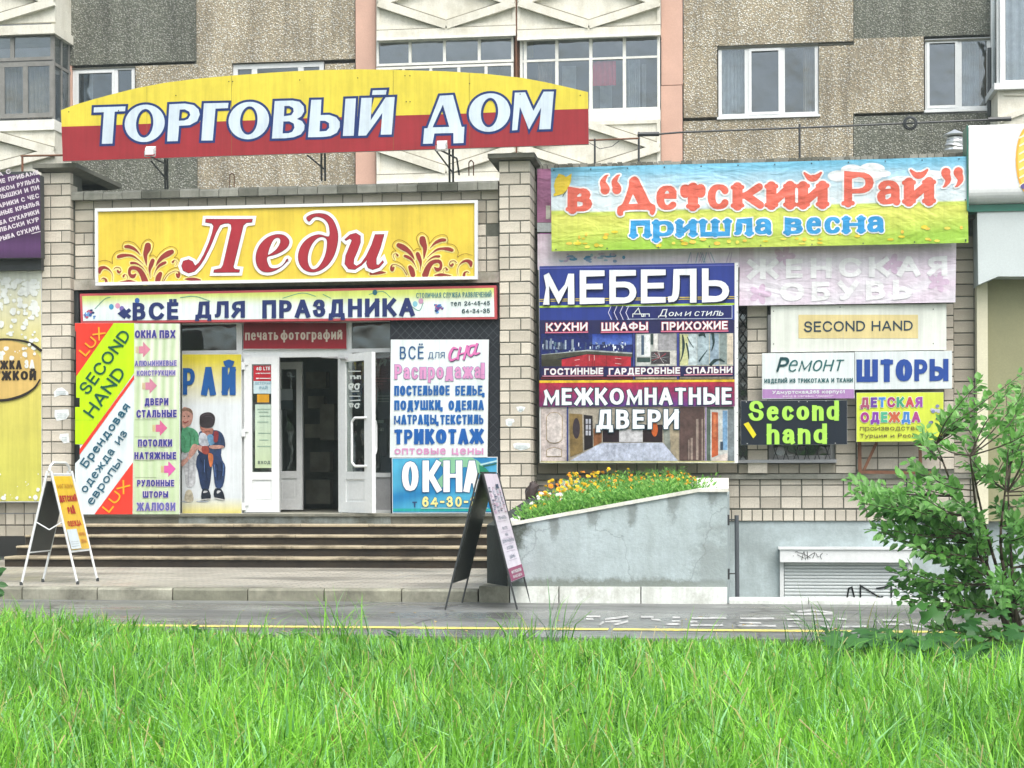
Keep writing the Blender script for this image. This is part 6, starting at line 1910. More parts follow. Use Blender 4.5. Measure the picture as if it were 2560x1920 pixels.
for s, x0_, y0_, x1_, y1_ in (('ГОСТИННЫЕ', 90, 1150, 715, 1220), ('ГАРДЕРОБНЫЕ', 775, 1146, 1532, 1216), ('СПАЛЬНИ', 1595, 1138, 2088, 1206)):
    fx(s, f1, x0_, y0_, x1_, y1_, W_, .22, rim=(srgb('#b03060'), .7)); pr.stroke([f1(x0_ - 20, y1_ + 16), f1(x1_ + 2, y1_ + 10)], 2.4, srgb('#d890a8'), 5, cap='butt')
text(pr, 'Дом', *f1(1300, 524), *f1(1545, 598), W_, .16, 5, shear=.3, xh=.6, cap='round', wh=.1, serif=.06)
text(pr, 'и', *f1(1580, 550), *f1(1640, 596), W_, .22, 5, shear=.3, xh=1, cap='round', wh=.12)
text(pr, 'стиль', *f1(1680, 545), *f1(1990, 594), W_, .22, 5, shear=.3, xh=1, cap='round', wh=.12)
fx('МЕЖКОМНАТНЫЕ', f3, 80, 172, 2085, 347, MW, .23, wh=.18, rim=(srgb('#16485c', .7), 2.2), L=5, sl=-.004)
fx('ДВЕРИ', f3, 640, 402, 1518, 602, MW, .23, wh=.18, rim=(srgb('#16485c', .7), 2.2), L=5, sl=-.002)
pr.build('lettering', fb)

# ---------------------------------------------------------------- spring banner (loose fabric)
YA = 21.85
def wr(x, z):
    return .010 * math.sin(x * 1.3 + z * .7) + .0015 * math.sin(x * 4.1 - z * 3.0)
c1, c7 = Zm(1370, 390, 4.0218), Zm(1900, 380, 4.0218)
BT = [(1377.5, 420), (2417, 391.5)]; BB = [(1379, 628.5), (2421, 607)]
def banner(name, label, cat, tl_, tr_, br_, bl_, Y, mat_back, disp, fn, nu=80, nv=20, parts='fabric'):
    c = P((tl_[0] + tr_[0]) / 2, max(bl_[1], br_[1]), Y)
    t_ = thing(name, label, cat, c)
    pr = Print(Y, disp=disp)
    pr.grid([tl_, tr_, br_, bl_], fn, 0, nu, nv)
    pr.build(parts, t_, M['fabric_print'])
    return t_
SKB, SKW, GRL, GRD = srgb('#74c2e2', .86), srgb('#e0eff4', .87), srgb('#e6e670', .84), srgb('#a4d24a', .82)
def gs(u, v):
    hz = .52 + .02 * math.sin(u * 5)
    n_ = .5 + .5 * math.sin(u * 17 + 3 * math.sin(v * 8)) * math.sin(u * 41 + v * 20)
    if v < hz:
        k = min(1, v / .42) ** 1.2
        k = min(1, k + .15 * n_ * (v > .1))
        return tuple(a * (1 - k) + b * k for a, b in zip(SKB, SKW))
    k = min(1, (v - hz) / .38); k = .5 * k + .5 * (.5 + .5 * math.sin(u * 9 + v * 6)) * k + .35 * (v - hz < .05)
    return tuple(a * (1 - k) + b * k for a, b in zip(GRL, GRD))
sb = banner('spring_banner', 'wrinkled sky-blue and green banner reading в “Детский Рай” пришла весна', 'banner', BT[0], BT[1], BB[1], BB[0], YA, None, wr, gs, 160, 40)
pr = Print(YA, disp=wr)
cloud = srgb('#f0f6f8', .87)
for kk, (cx_, cy_2, rx, ry) in enumerate(((2130, 425, 28, 14), (2180, 422, 32, 15), (2205, 434, 22, 9), (2095, 440, 26, 14), (2160, 440, 46, 16), (2260, 452, 40, 12), (2330, 438, 34, 12), (2380, 446, 22, 14))): pr.ell(cx_, cy_2, rx, ry, cloud, .6 + kk * .15)
for k in range(60):
    x = R2.uniform(1390, 2410); yb_ = 628.5 - (x - 1379) * .0207
    pr.ell(x, yb_ - R2.uniform(5, 45) * (1 if R2.random() < .7 else .4) - 2, R2.uniform(3, 9), R2.uniform(2, 5), srgb(R2.choice(('#f2dc3c', '#f6e860', '#e8d040', '#f4cc50')), .84), 1.9 + k * .015, n=9)
pr.shape([c1(*p) for p in ((110, 180), (160, 195), (180, 215), (240, 178), (232, 260), (205, 330), (150, 385), (90, 400), (60, 408), (55, 385), (75, 370), (60, 300), (75, 240))], srgb('#f6d840', .84), 3)
pr.stroke([c1(150, 408), c1(165, 380), c1(190, 350)], 1.6, srgb('#6a6a50'), 3)
pr.dots([(1385 + i * 92, 426 - i * 92 * .0275) for i in range(12)] + [(1390 + i * 128, 624 - i * 128 * .0207) for i in range(9)] + [(2413, 500), (2414, 600)], 1.8, srgb('#3c4a58', .6), 3)
pr.build('printed_art', sb, M['fabric_print'])
pr = Print(YA, disp=wr)
OR, OR2, BL2, BW2 = srgb('#e8705c', .85), srgb('#c86878'), srgb('#38a0dc', .85), srgb('#f6f8f8', .88)
def cooper(s, zf, x0_, y0_, x1_, y1_, col, wt=.44, L=4, rim=4.2, dark=None, **k):
    a_, b_ = zf(x0_, y0_), zf(x1_, y1_)
    kw = dict(wh=.21, xh=1, cap='round', serif=.085, gap=.1, sl=-.022); kw.update(k)
    kw2 = dict(kw)
    text(pr, s, a_[0] + 1, a_[1] + 1, b_[0] - 1, b_[1] - 1, col, wt, L, rim=(BW2, rim), **kw)
    if dark: text(pr, s, a_[0] + 1, a_[1] + 1, b_[0] - 1, b_[1] - 1, dark, wt, L - .4, rim=None, **{**kw}) if False else None
cooper('в', c1, 192, 325, 455, 562, OR)
def quote(zf, x, y, flip=1):
    s = [(x, y, 92), (x + 2 * flip, y - 20 , 86), (x - 22 * flip, y - 80 * 1, 60), (x + 8 * flip, y - 135, 30), (x + 30 * flip, y - 150, 12)]
    pts = [zf(p[0], p[1]) if flip == 1 else zf(p[0], 2 * y - p[1]) for p in s]
    w_ = [p[2] / 4.02 for p in s]
    pr.stroke(pts, w_, BW2, 3, cap='round', smooth=4, grow=4); pr.stroke(pts, w_, OR, 4, cap='round', smooth=4)
quote(c1, 575, 345); quote(c1, 692, 342)
quote(c7, 1868, 205, -1); quote(c7, 1992, 200, -1)
pr.shape([tuple(p) for p in catmull([c1(*p) for p in ((865, 208), (905, 225), (940, 290), (985, 380), (1030, 470), (1078, 500), (1080, 560), (1055, 597), (1025, 580), (1000, 545), (780, 550), (755, 595), (715, 602), (695, 570), (705, 515), (750, 480), (790, 380), (815, 290), (820, 240))], 4, True)], OR, 4,
         [[c1(856, 385), c1(905, 482), c1(812, 486)]], (BW2, 4.2))
for s, x0_, y0_, x1_, y1_ in (('е', 1085, 300, 1312, 540), ('τ', 1325, 290, 1590, 535), ('с', 1600, 288, 1828, 535), ('к', 1850, 284, 2190, 525)): cooper(s, c1, x0_, y0_, x1_, y1_, OR)
for s, x0_, y0_, x1_, y1_ in (('и', 58, 315, 358, 560), ('и', 378, 312, 685, 555), ('а', 1172, 288, 1420, 530), ('и', 1440, 278, 1755, 525)): cooper(s, c7, x0_, y0_, x1_, y1_, OR)
cooper('Р', c7, 840, 200, 1150, 540, OR, wt=.25, wh=.14)
for bx, by in ((528, 205), (1595, 178)):
    pts = [c7(bx - 80, by + 8), c7(bx - 35, by + 52), c7(bx, by + 60), c7(bx + 40, by + 48), c7(bx + 85, by + 5)]
    w_ = [6, 14, 17, 14, 6]
    pr.stroke(pts, w_, BW2, 3, cap='round', smooth=4, grow=4); pr.stroke(pts, w_, OR, 4, cap='round', smooth=4)
for s, x0_, y0_, x1_, y1_ in (('п', 822, 656, 1038, 820), ('р', 1052, 652, 1272, 812), ('и', 1285, 648, 1498, 810), ('ш', 1520, 642, 1842, 806), ('л', 1850, 635, 2062, 800), ('а', 2075, 628, 2258, 790)): cooper(s, c1, x0_, y0_, x1_, y1_, BL2, wt=.44, rim=3.2, serif=.10)
for s, x0_, y0_, x1_, y1_ in (('в', 242, 665, 440, 828), ('е', 460, 655, 628, 822), ('с', 642, 652, 815, 820), ('н', 828, 650, 1055, 812), ('а', 1072, 645, 1255, 808)): cooper(s, c7, x0_, y0_, x1_, y1_, BL2, wt=.44, rim=3.2, serif=.10)
pr.build('lettering', sb, M['fabric_print'])

# pink strips and the faded shoe banner underneath
YB2 = 22.15
pkb = thing('pink_banner', 'pink strip of an older banner showing left of the spring banner', 'banner', P(1360, 655, YB2))
pr = Print(YB2)
pr.rect(1343, 422, 1382, 556, srgb('#cc8ab4', .84), 0); pr.rect(1343, 557, 1382, 580, srgb('#dfe8ea', .85), 0); pr.rect(1349, 583, 1382, 612, srgb('#c070b8', .82), 1)
pr.rect(1365, 514, 1376, 548, srgb('#e8e8d8', .85), 1)
pr.build('fabric', pkb, M['fabric_print'])
def wr2(x, z):
    e = max(0, 1 - (z - SZ(763, 22.05, 2100)) / .25)
    return .010 * math.sin(x * 1.6 + z) + .002 * math.sin(x * 4 + z * 3)
PLL, PLD = srgb('#ebe7f0', .87), srgb('#e2cde0', .86)
def gp(u, v):
    k = (.5 + .5 * math.sin(u * 13 + 4 * math.sin(v * 5 + u * 3))) * (.35 + .5 * abs(u - .45))
    k = min(1, k + (.6 if u < .06 else 0) * (1 if v < .5 else .3))
    return tuple(a * (1 - k) + b * k for a, b in zip(PLL, PLD))
shb = thing('faded_banner', 'faded lilac banner with pale letters ЖЕНСКАЯ ОБУВЬ hanging below the spring banner', 'banner', P(2100, 763, 22.05))
pr = Print(22.05, disp=wr2)
pr.grid([(1344, 585), (1849, 585), (1849, 668), (1344, 675)], gp, 0, 40, 8)
pr.grid([(1850, 585), (2391, 585), (2388, 756), (1848, 764)], gp, 0, 70, 24)
pr.build('fabric', shb, M['fabric_print'])
pr = Print(22.05, disp=wr2)
for k in range(34):
    x, y = R2.uniform(1400, 1560), R2.uniform(634, 656)
    pr.ell(x, y, R2.uniform(3, 12), R2.uniform(2, 5), srgb(R2.choice(('#5a9ac8', '#a8c4dc', '#c8b8d8', '#e8e4f0', '#8aa8d0'))), 1, n=9)
for k in range(12):
    x = R2.uniform(1720, 1840); pr.stroke([(x, 632), (x + R2.uniform(-12, 12), 656)], 2, srgb(R2.choice(('#9ab4c8', '#c8b8d8'))), 2)
for cx_, cy_2 in ((2345, 705), (1960, 640), (2230, 660), (1900, 735)):
    for k in range(5):
        a = k * 1.256
        pr.ell(cx_ + 16 * math.cos(a), cy_2 + 14 * math.sin(a), 13, 8, srgb('#dcc4dc', .85), 1, rot=a, n=14)
pr.build('printed_art', shb, M['fabric_print'])
pr = Print(22.05, disp=wr2)
LWm = srgb('#f2f4f6', .89)
text(pr, 'ЖЕНСКАЯ', 1868, 646, 2368, 692, LWm, .32, 2.6, wh=.22, gap=.22)
text(pr, 'ОБУВЬ', 1950, 704, 2280, 750, LWm, .32, 2.6, wh=.22, gap=.22)
pr.build('lettering', shb, M['fabric_print'])

# ---------------------------------------------------------------- small boards on the right wall
def board(name, label, x0_, y0_, x1_, y1_, Y, col, dep=.03, cat='sign'):
    d = (x1_ - x0_) * slope((y0_ + y1_) / 2) / 2
    q = [(x0_, y0_ - d), (x1_, y0_ + d), (x1_, y1_ + d), (x0_, y1_ - d)]
    t_ = sign(name, label, cat, q, Y, dep, M['white_pvc'])
    pr = Print(Y)
    pr.poly([(q[0][0] + .4, q[0][1] + .4), (q[1][0] - .4, q[1][1] + .4), (q[2][0] - .4, q[2][1] - .4), (q[3][0] + .4, q[3][1] - .4)], col, 0)
    return t_, pr
t_, pr = board('sign_board', 'white board with black SECOND HAND on a cream strip', 1927, 762, 2366, 878, 22.1, srgb('#e6ece2', .86))
pr.rect(1996, 787, 2295, 846, srgb('#e6d69a', .85), 1)
text(pr, 'SECOND', 2010, 803, 2163, 829, srgb('#2c4456'), .15, 3); text(pr, 'HAND', 2179, 802, 2282, 827, srgb('#2c4456'), .15, 3)
pr.dots([(1934, 778), (1934, 860), (2333, 773), (2333, 859), (2100, 768)], 1.5, srgb('#5a6460'), 2)
pr.stroke([(2108, 764), (2108, 876)], .5, srgb('#c4ccc4'), 1)
pr.build('lettering', t_)
t_, pr = board('repair_sign', 'white board with sketchy word Ремонт and a purple address strip', 1905, 882, 2136, 997, 22.06, srgb('#e8f2f2', .86))
pr.rect(1906, 973, 2135, 996, srgb('#b48ac0', .84), 1)
text(pr, 'Ремонт', 1942, 897, 2104, 928, srgb('#2c6a6c'), .13, 3, shear=.28, cap='round', xh=.9, wh=.1)
text(pr, 'Р', 1940, 893, 1966, 930, srgb('#1c4a50'), .15, 4, shear=.28, cap='round')
text(pr, 'ИЗДЕЛИЙ ИЗ ТРИКОТАЖА И ТКАНИ', 1911, 946, 2132, 957, srgb('#2c6468'), .2, 3)
text(pr, 'Удмуртская,265 корпус1', 1931, 976, 2112, 984, W_, .22, 3, xh=.85)
text(pr, 'вход в магазин "Даррил"', 1957, 988, 2083, 993, srgb('#e8d8ec'), .2, 3, xh=.9)
pr.build('lettering', t_)
t_, pr = board('curtain_shop_sign', 'white board with big blue word ШТОРЫ', 2137, 878, 2380, 973, 22.06, srgb('#e4eeee', .86))
text(pr, 'ШТОРЫ', 2141, 899, 2371, 953, srgb('#2850a4', .85), .36, 3, wh=.22, gap=.09)
pr.build('lettering', t_)
t_, pr = board('black_sign', 'black board with lime letters Second hand and a strip of yellow tape', 1852, 1001, 2118, 1112, 22.0, srgb('#1c2836', .7))
GN = srgb('#b8f060', .85)
text(pr, 'Second', 1872, 1003, 2097, 1050, GN, .24, 4, xh=.72, wh=.14, rim=(srgb('#3a8a3a'), .8))
text(pr, 'hand', 1917, 1060, 2067, 1108, GN, .24, 4, xh=.72, wh=.14, rim=(srgb('#3a8a3a'), .8))
pr.poly([(1859, 1060), (1871, 1055), (1891, 1087), (1883, 1096)], srgb('#f0e428', .85), 5)
pr.dots([(1866, 1005), (1997, 1004), (2018, 1004), (2065, 1002), (1868, 1109), (2088, 1108)], 1.4, srgb('#c8ccc8'), 5)
pr.build('lettering', t_)
t_, pr = board('childrens_clothes_sign', 'yellow board with many-coloured words ДЕТСКАЯ ОДЕЖДА half behind the shrub', 2141, 981, 2359, 1104, 22.04, srgb('#dcec50', .84))
MC = [srgb(c_) for c_ in ('#b05878', '#7048a8', '#4a90d8', '#b03a80', '#40a880', '#c85060', '#a050b0')]
text(pr, 'ДЕТСКАЯ', 2151, 993, 2306, 1018, None, .25, 4, cols=MC, rim=(srgb('#f0f4e0'), 1.2))
text(pr, 'ОДЕЖДА', 2151, 1030, 2300, 1056, None, .25, 4, cols=[srgb(c_) for c_ in ('#b03a90', '#8a40b0', '#50b890', '#d06848', '#4a88d0', '#b04890')], rim=(srgb('#f0f4e0'), 1.2))
text(pr, 'производство', 2150, 1067, 2300, 1076, srgb('#6a5a3a'), .18, 4, xh=1)
text(pr, 'Турция и Россия', 2150, 1084, 2310, 1094, srgb('#6a5a3a'), .18, 4, xh=.75)
for k in range(12): pr.ell(R2.uniform(2318, 2350), R2.uniform(1010, 1060), 5, 4, srgb(R2.choice(('#8a90b8', '#4a5078', '#c8ccd8'))), 3, n=8)
pr.build('lettering', t_)
fr_ = thing('wall_bracket', 'rusty brown metal frame of a removed sign under the yellow clothes board', 'metal frame', P(2250, 1180, 22.05))
m = MB()
def bar(a_, b_, w_):
    A, B = np.array(a_, float), np.array(b_, float); e = (B - A) / np.linalg.norm(B - A); n = np.array([-e[1], e[0]]) * w_ / 2
    m.prism([tuple(A - n), tuple(B - n), tuple(B + n), tuple(A + n)], 22.2 - .01 * random.random(), .04)
bar((2149, 1104), (2150, 1184), 9); bar((2192, 1106), (2160, 1175), 7); bar((2146, 1180), (2330, 1182), 8); bar((2300, 1104), (2302, 1180), 8)
m.pieces('bar', M['rust'], fr_)

# windows between the boards
for nm, lb, (x0_, y0_, x1_, y1_) in (('narrow_window', 'narrow dark barred window slot right of the blue furniture sign', (1846, 764, 1869, 1149)), ('low_window', 'dark window with a pale grey frame below the black Second hand board', (1922, 1000, 2088, 1150))):
    t_ = thing(nm, lb, 'window', P((x0_ + x1_) / 2, y1_, YR + .1))
    if nm == 'low_window':
        m = MB(); m.frame(x0_, y0_, x1_, y1_, .06, YR + .08, .06); m.build('frame', M['grey_metal'], t_)
    m = MB(); m.pbox(x0_, y0_, x1_, y1_, YR + .12, .006); m.build('pane', M['shop_glass'], t_)
    m = MB(); m.pbox(x0_ - 4, y0_ - 4, x1_ + 4, y1_ + 4, YR + .38, .05); m.build('inner_blind', M['dark_void'], t_)
    m = MB()
    n_ = 14 if nm == 'narrow_window' else 6
    ya, yb = (y0_, y1_) if nm == 'narrow_window' else (1110, y1_)
    for k in range(n_):
        a_, b_ = ya + (yb - ya) * k / n_, ya + (yb - ya) * (k + 1) / n_
        if nm == 'narrow_window':
            m.tube(P(x0_ + 2, a_, YR + .02), P(x1_ - 2, b_, YR + .02), .006, 5); m.tube(P(x1_ - 2, a_, YR + .03), P(x0_ + 2, b_, YR + .03), .006, 5)
        else:
            xx0 = x0_ + 10 + k * 26
            m.tube(P(xx0, ya, YR + .05), P(xx0 + 14, yb, YR + .05), .005, 5); m.tube(P(xx0 + 14, ya, YR + .06), P(xx0, yb, YR + .06), .005, 5)
    m.build('grille', M['dark_metal'], t_, kind='stuff')
m = MB(); m.pbox(1846, 1149, 2092, 1157, YR - .14, .12)
sl_o = m.build('window_ledge', M['grey_metal'], rw)
# downpipe
dp = thing('downpipe', 'dark grey vent pipe standing beside the right end of the planter', 'pipe', P(1841, 1500, YK + .5))
dz = YK + .45
m = MB(); m.tube(P(1841.5, 1288, dz), P(1844, 1560, dz), .022, 12); m.build('pipe', M['grey_metal'] if False else simple('dark_grey_pipe', (.07, .08, .09), .4), dp)
m = MB()
for y in (1299, 1434): m.tube(P(1817, y, dz), P(1840, y, dz), .007, 6); m.box(XE, XE + .02, dz - .05, dz + .05, SZ(y + 14, dz, 1817), SZ(y - 12, dz, 1817))
m.pieces('bracket', M['dark_metal'], dp)
# roller shutter
rs = thing('roller_shutter', 'pale grey roller shutter with black graffiti in the basement wall', 'shutter', P(2115, 1495, YR))
YH = YR - .02
m = MB(); m.pbox(1950, 1374, 2281, 1406, YH - .12, .16); m.pbox(1946, 1368, 2285, 1374, YH - .14, .18); m.pieces('housing', M['white_pvc'], rs)
m = MB(); m.pbox(1950, 1406, 1960, 1560, YH - .03, .05); m.pbox(2269, 1406, 2281, 1560, YH - .03, .05); m.pieces('guide_rail', M['white_pvc'], rs)
ZT, ZB_ = SZ(1406, YH, 2100), SZ(1545, YH, 2100)
sh_m = simple('shutter_slat_paint', (.55, .60, .60), .4, .06, 3)
hh = .043
nsl = int((ZT - ZB_) / hh)
for k in range(nsl):
    m = MB()
    a_, b_ = SX(1960, YH), SX(2269, YH)
    zt_ = ZT - k * hh
    pf = [(YH + .012, zt_ - .002), (YH + .001, zt_ - .01), (YH, zt_ - .022), (YH + .003, zt_ - .034), (YH + .014, zt_ - .041)]
    for i in range(4): m.face([(a_, pf[i][0], pf[i][1]), (b_, pf[i][0], pf[i][1]), (b_, pf[i + 1][0], pf[i + 1][1]), (a_, pf[i + 1][0], pf[i + 1][1])][::-1])
    m.build('slat', sh_m, rs)
pr = Print(YH - .004)
GK = srgb('#20282a', .6)
g8 = Zm(1280, 1280, 1.728)
for s in ([(1448, 368), (1455, 330), (1468, 325), (1478, 366)], [(1505, 368), (1505, 318), (1590, 370), (1600, 366)], [(1575, 330), (1610, 325), (1638, 310), (1638, 370)]):
    pr.stroke([g8(*p) for p in s], 4.2, GK, 1, cap='round')
pr.build('graffiti_tag', rs)
pr = Print(YH - .122)
s8 = Zm(1820, 950, 3.686)
for s in ([(640, 1590), (690, 1600), (760, 1640)], [(640, 1610), (700, 1640)], [(680, 1655), (700, 1580), (715, 1655)], [(730, 1580), (735, 1650)], [(720, 1640), (800, 1590), (780, 1640)], [(815, 1600), (825, 1630), (840, 1625)], [(870, 1595), (850, 1620), (862, 1650)], [(600, 1620), (604, 1622)], [(910, 1605), (914, 1607)], [(620, 1585), (640, 1580)]):
    pr.stroke([s8(*p) for p in s], 1.3, GK, 1, cap='round', smooth=3)
pr.build('graffiti_tag', rs)

# pasted notices on the pillars
def notice(label, pts, Y):
    c = P(*pts[0], Y)
    t_ = thing('paper_notice', label, 'paper notice', c, 'torn paper notices pasted on the brick pillars')
    m = MB(); m.prism(pts, Y, .003); m.build('sheet', M['paper'], t_)
    pr = Print(Y - .002)
    xs_ = [p[0] for p in pts]; ys_ = [p[1] for p in pts]
    for k in range(3):
        y = min(ys_) + (max(ys_) - min(ys_)) * (.4 + .17 * k)
        pr.stroke([(min(xs_) + 7, y), (max(xs_) - 7, y + .3)], .8, srgb('#8aa4a8'), 0)
    pr.build('faint_print', t_)
nz = Zm(0, 640, 2.572)
YNp = YP - .004
notice('torn white notice shaped like a roof, highest on the left pillar', [nz(*p) for p in ((345, 875), (370, 850), (400, 845), (438, 875), (440, 895), (395, 892), (350, 908))], YNp)
notice('white notice with ragged left edge in the middle of the left pillar', [nz(*p) for p in ((352, 990), (440, 985), (445, 1020), (425, 1050), (365, 1060), (350, 1030))], YNp)
notice('small torn scrap, lowest on the left pillar', [nz(*p) for p in ((385, 1145), (440, 1140), (447, 1200), (410, 1205), (380, 1170))], YNp)
nz = Zm(1200, 1000, 5.53)
notice('blotchy white scrap on the left half of the right pillar', [nz(*p) for p in ((352, 275), (395, 255), (465, 262), (478, 300), (445, 320), (440, 355), (400, 370), (362, 345))], YNp)
notice('long torn white notice low on the right pillar', [nz(*p) for p in ((455, 605), (520, 590), (600, 595), (690, 600), (695, 655), (640, 680), (560, 698), (470, 660))], YNp)
notice('grey smeared scrap on the right pillar level with the doors picture', [nz(*p) for p in ((500, 95), (570, 85), (630, 100), (600, 150), (560, 172), (520, 150))], YNp)

# ---------------------------------------------------------------- folding pavement signs
def aframe(feet, rdir, width_vec, hgt, label, left_mat, panel_fn, legmat, name='folding_sign', top=.16, bot=.38, rad=.013, handle=True, board_l=(.08, .78), board_r=(.08, .78)):
    A, B = [np.array(f, float) for f in feet]     # left and right foot on the near side
    w = np.array(width_vec, float)
    apex = (A + B) / 2 + np.array([0, 0, hgt])
    t_ = thing(name, label, 'sidewalk sign', (A + B) / 2 + w / 2)
    for f in (A, A + w):
        m = MB(); a_ = apex + (w if f is not A else 0) + np.array([-.02, 0, 0]); m.tube(f, a_, rad, 8); m.build('leg', legmat, t_)
    for f in (B, B + w):
        m = MB(); a_ = apex + (w if f is not B else 0) + np.array([.02, 0, 0]); m.tube(f, a_, rad, 8); m.build('leg', legmat, t_)
    def Q(f, u, v, off=0.0):   # point on the panel plane: u along the width, v down from the apex to the foot
        p = apex * (1 - v) + f * v + w * u
        n_ = np.cross(w, f - apex); n_ /= np.linalg.norm(n_)
        if (n_[0] > 0) != (f is B): n_ = -n_
        return p + n_ * off
    for f, mt, (v0, v1), nm in ((A, left_mat, board_l, 'back_board'), (B, legmat, board_r, 'front_board')):
        m = MB()
        q = [Q(f, .03, v0, -.004), Q(f, .97, v0, -.004), Q(f, .97, v1, -.004), Q(f, .03, v1, -.004)]
        q2 = [Q(f, .03, v0, .008), Q(f, .97, v0, .008), Q(f, .97, v1, .008), Q(f, .03, v1, .008)]
        m.face(q); m.face(q2[::-1])
        for i in range(4): m.face([q[i], q2[i], q2[(i + 1) % 4], q[(i + 1) % 4]])
        m.build(nm, mt, t_)
    for f in (A, B):
        m = MB(); v = board_r[1] + .005; m.tube(Q(f, 0, v), Q(f, 1, v), rad * .7, 6); m.tube(Q(f, 0, board_r[0] - .01), Q(f, 1, board_r[0] - .01), rad * .9, 6); m.pieces('crossbar', legmat, t_)
    return t_, A, B, apex, w, Q
fA, fB = Pz(53, 1463, ZPL), Pz(194, 1461, ZPL)
back1 = Pz(108, 1451, ZPL) - fA
wv = np.array([.01, .53, 0])
t_, A, B, apex, w, Q = aframe((fA, fB), None, wv, 1.17, 'white tubular folding sign with a yellow children\'s shop panel on the paved platform', M['black_board'], None, M['white_pvc'], board_l=(.09, .73), board_r=(.04, .71))
m = MB(); h0, h1 = apex + (0, 0, 0), apex + w
m.path([h0, h0 + (0, 0, .05) + w * .06, h0 + (0, 0, .085) + w * .2, h0 + (0, 0, .085) + w * .8, h0 + (0, 0, .05) + w * .94, h1], .013); m.build('handle', M['white_pvc'], t_)
m = MB(); mid = (A * .42 + apex * .58 + B * .42 + apex * .58) / 2
p1, p2_, p3 = A * .45 + apex * .55, (A + B) / 2 * .5 + apex * .5 - np.array([0, 0, .02]), B * .45 + apex * .55
m.path([p1, p2_, p3], .007, 6); m.build('hinge_bar', M['white_pvc'], t_)
for f in (A, B, A + w, B + w):
    m = MB(); m.tube(f, f + (0, 0, .035), .017, 8); m.build('rubber_foot', M['dark_metal'], t_)
def trB(x, y, off): # x, y in 0..1 of the right hand panel
    return Q(B, x, .04 + y * .67, .010 + off)
def paneltext(pr, s, x0_, y0_, x1_, y1_, col, wt, **k):
    text(pr, s, x0_, y0_, x1_, y1_, col, wt, 2, sl=0, **k)
pr = Print(0, tr=lambda x, y, off: Q(B, x / 100, .04 + y / 100 * .67 / 1.7, .010 + off))
pr.rect(4, 2, 96, 168, srgb('#f2cc2a', .85), 0, srgb('#ecc450', .85))
paneltext(pr, 'МАГАЗИН', 12, 20, 88, 30, srgb('#c89020'), .15)
paneltext(pr, 'ДЕТСКИЙ', 8, 46, 92, 60, srgb('#c0282c'), .26)
paneltext(pr, 'РАЙ', 34, 72, 68, 88, srgb('#c0282c'), .26)
paneltext(pr, 'ОДЕЖДА', 18, 103, 82, 115, srgb('#c83a2c'), .2)
paneltext(pr, 'ОБУВЬ', 60, 130, 90, 138, srgb('#d8903c'), .2)
pr.rect(3, 122, 52, 166, srgb('#dce8ec', .86), 3)
paneltext(pr, 'Акция', 16, 140, 40, 146, srgb('#7a8a90'), .18)
for y in (150, 155, 160): pr.stroke([(10, y), (44, y)], .8, srgb('#a8b4b8'), 4)
paneltext(pr, 'ЦЕНА', 62, 146, 88, 154, srgb('#d8903c'), .2)
pr.build('panel_print', t_)

gA, gB = Pz(1113, 1524, 0), Pz(1293, 1524, 0)
gb_ = Pz(1140, 1504.5, 0)
wv2 = gb_ - gA
wv2 = np.array([.02, .85, 0])
t_, A, B, apex, w, Q = aframe((gA + (0, 0, .0), gB), None, wv2, 1.255, 'tall dark folding sign with a pale pink printed price list standing on the footpath', M['black_board'], None, M['dark_metal'], board_l=(.01, .80), board_r=(.01, .80), rad=.009)
pr = Print(0, tr=lambda x, y, off: Q(B, x / 100, .01 + y / 100 * .79 / 3.0, .010 + off))
LK = srgb('#e2d6e4', .86)
pr.rect(0, 0, 100, 300, LK, 0, srgb('#e4e0ea', .86))
pr.rect(0, 264, 100, 299, srgb('#9a3a68', .82), 1)
R3 = random.Random(3)
for y in range(38, 110, 5):
    for k in range(4): pr.rect(8 + k * 22 + R3.random() * 8, y, 16 + k * 22 + R3.random() * 12, y + 3.5, srgb(R3.choice(('#8a90a8', '#c8a8c0', '#5a6480', '#b8c0d0', '#a0889c'))), 2)
pr.rect(62, 30, 80, 42, srgb('#3a4a6a'), 3)
for y, s in ((120, 'ПЕЧАТЬ'), (150, 'ФОТО'), (168, 'НА'), (185, 'ДОКУМЕНТЫ'), (205, 'КОПИИ'), (230, 'ЦЕНЫ')):
    wd = len(s) * 9
    paneltext(pr, s, 50 - wd / 2, y, 50 + wd / 2, y + 9, srgb('#6a7a8c'), .16)
    pr.stroke([(20, y + 14), (80, y + 14)], 1, srgb('#b0a4b8'), 2)
paneltext(pr, 'ФОТОСАЛОН', 15, 272, 85, 281, W_, .2); paneltext(pr, 'ВХОД ЗДЕСЬ', 18, 286, 82, 293, W_, .18)
pr.build('panel_print', t_)
# ---------------------------------------------------------------- plants
def leafmat(name, c1, c2, tr=.35, rough=.45):
    t = NT(name)
    a = t.n.new('ShaderNodeAttribute'); a.attribute_name = 'Col'
    v = t.n.new('ShaderNodeSeparateColor'); t.l.new(a.outputs['Color'], v.inputs[0])
    c = t.mix(v.outputs[0], c1, c2)
    c = t.mix(t.ramp(v.outputs[1], [(.945, 0.0), (.97, 1.0)]), c, (.42, .40, .13))
    if 'grass' in name: c = t.mix(t.ramp(v.outputs[1], [(.10, .7), (.14, 0.0)]), c, (.30, .62, .32))  # some blades pale blue-green: sheen painted into the leaf colour
    t.col(c).rough(rough)
    tb = t.n.new('ShaderNodeBsdfTranslucent'); t.l.new(c, tb.inputs[0])
    mx = t.n.new('ShaderNodeMixShader'); mx.inputs[0].default_value = tr
    t.l.new(t.b.outputs[0], mx.inputs[1]); t.l.new(tb.outputs[0], mx.inputs[2])
    t.l.new(mx.outputs[0], t.n['Material Output'].inputs[0])
    return t.m
M['grass'] = leafmat('grass_blades', (.020, .13, .012), (.29, .66, .06), .36, .34)
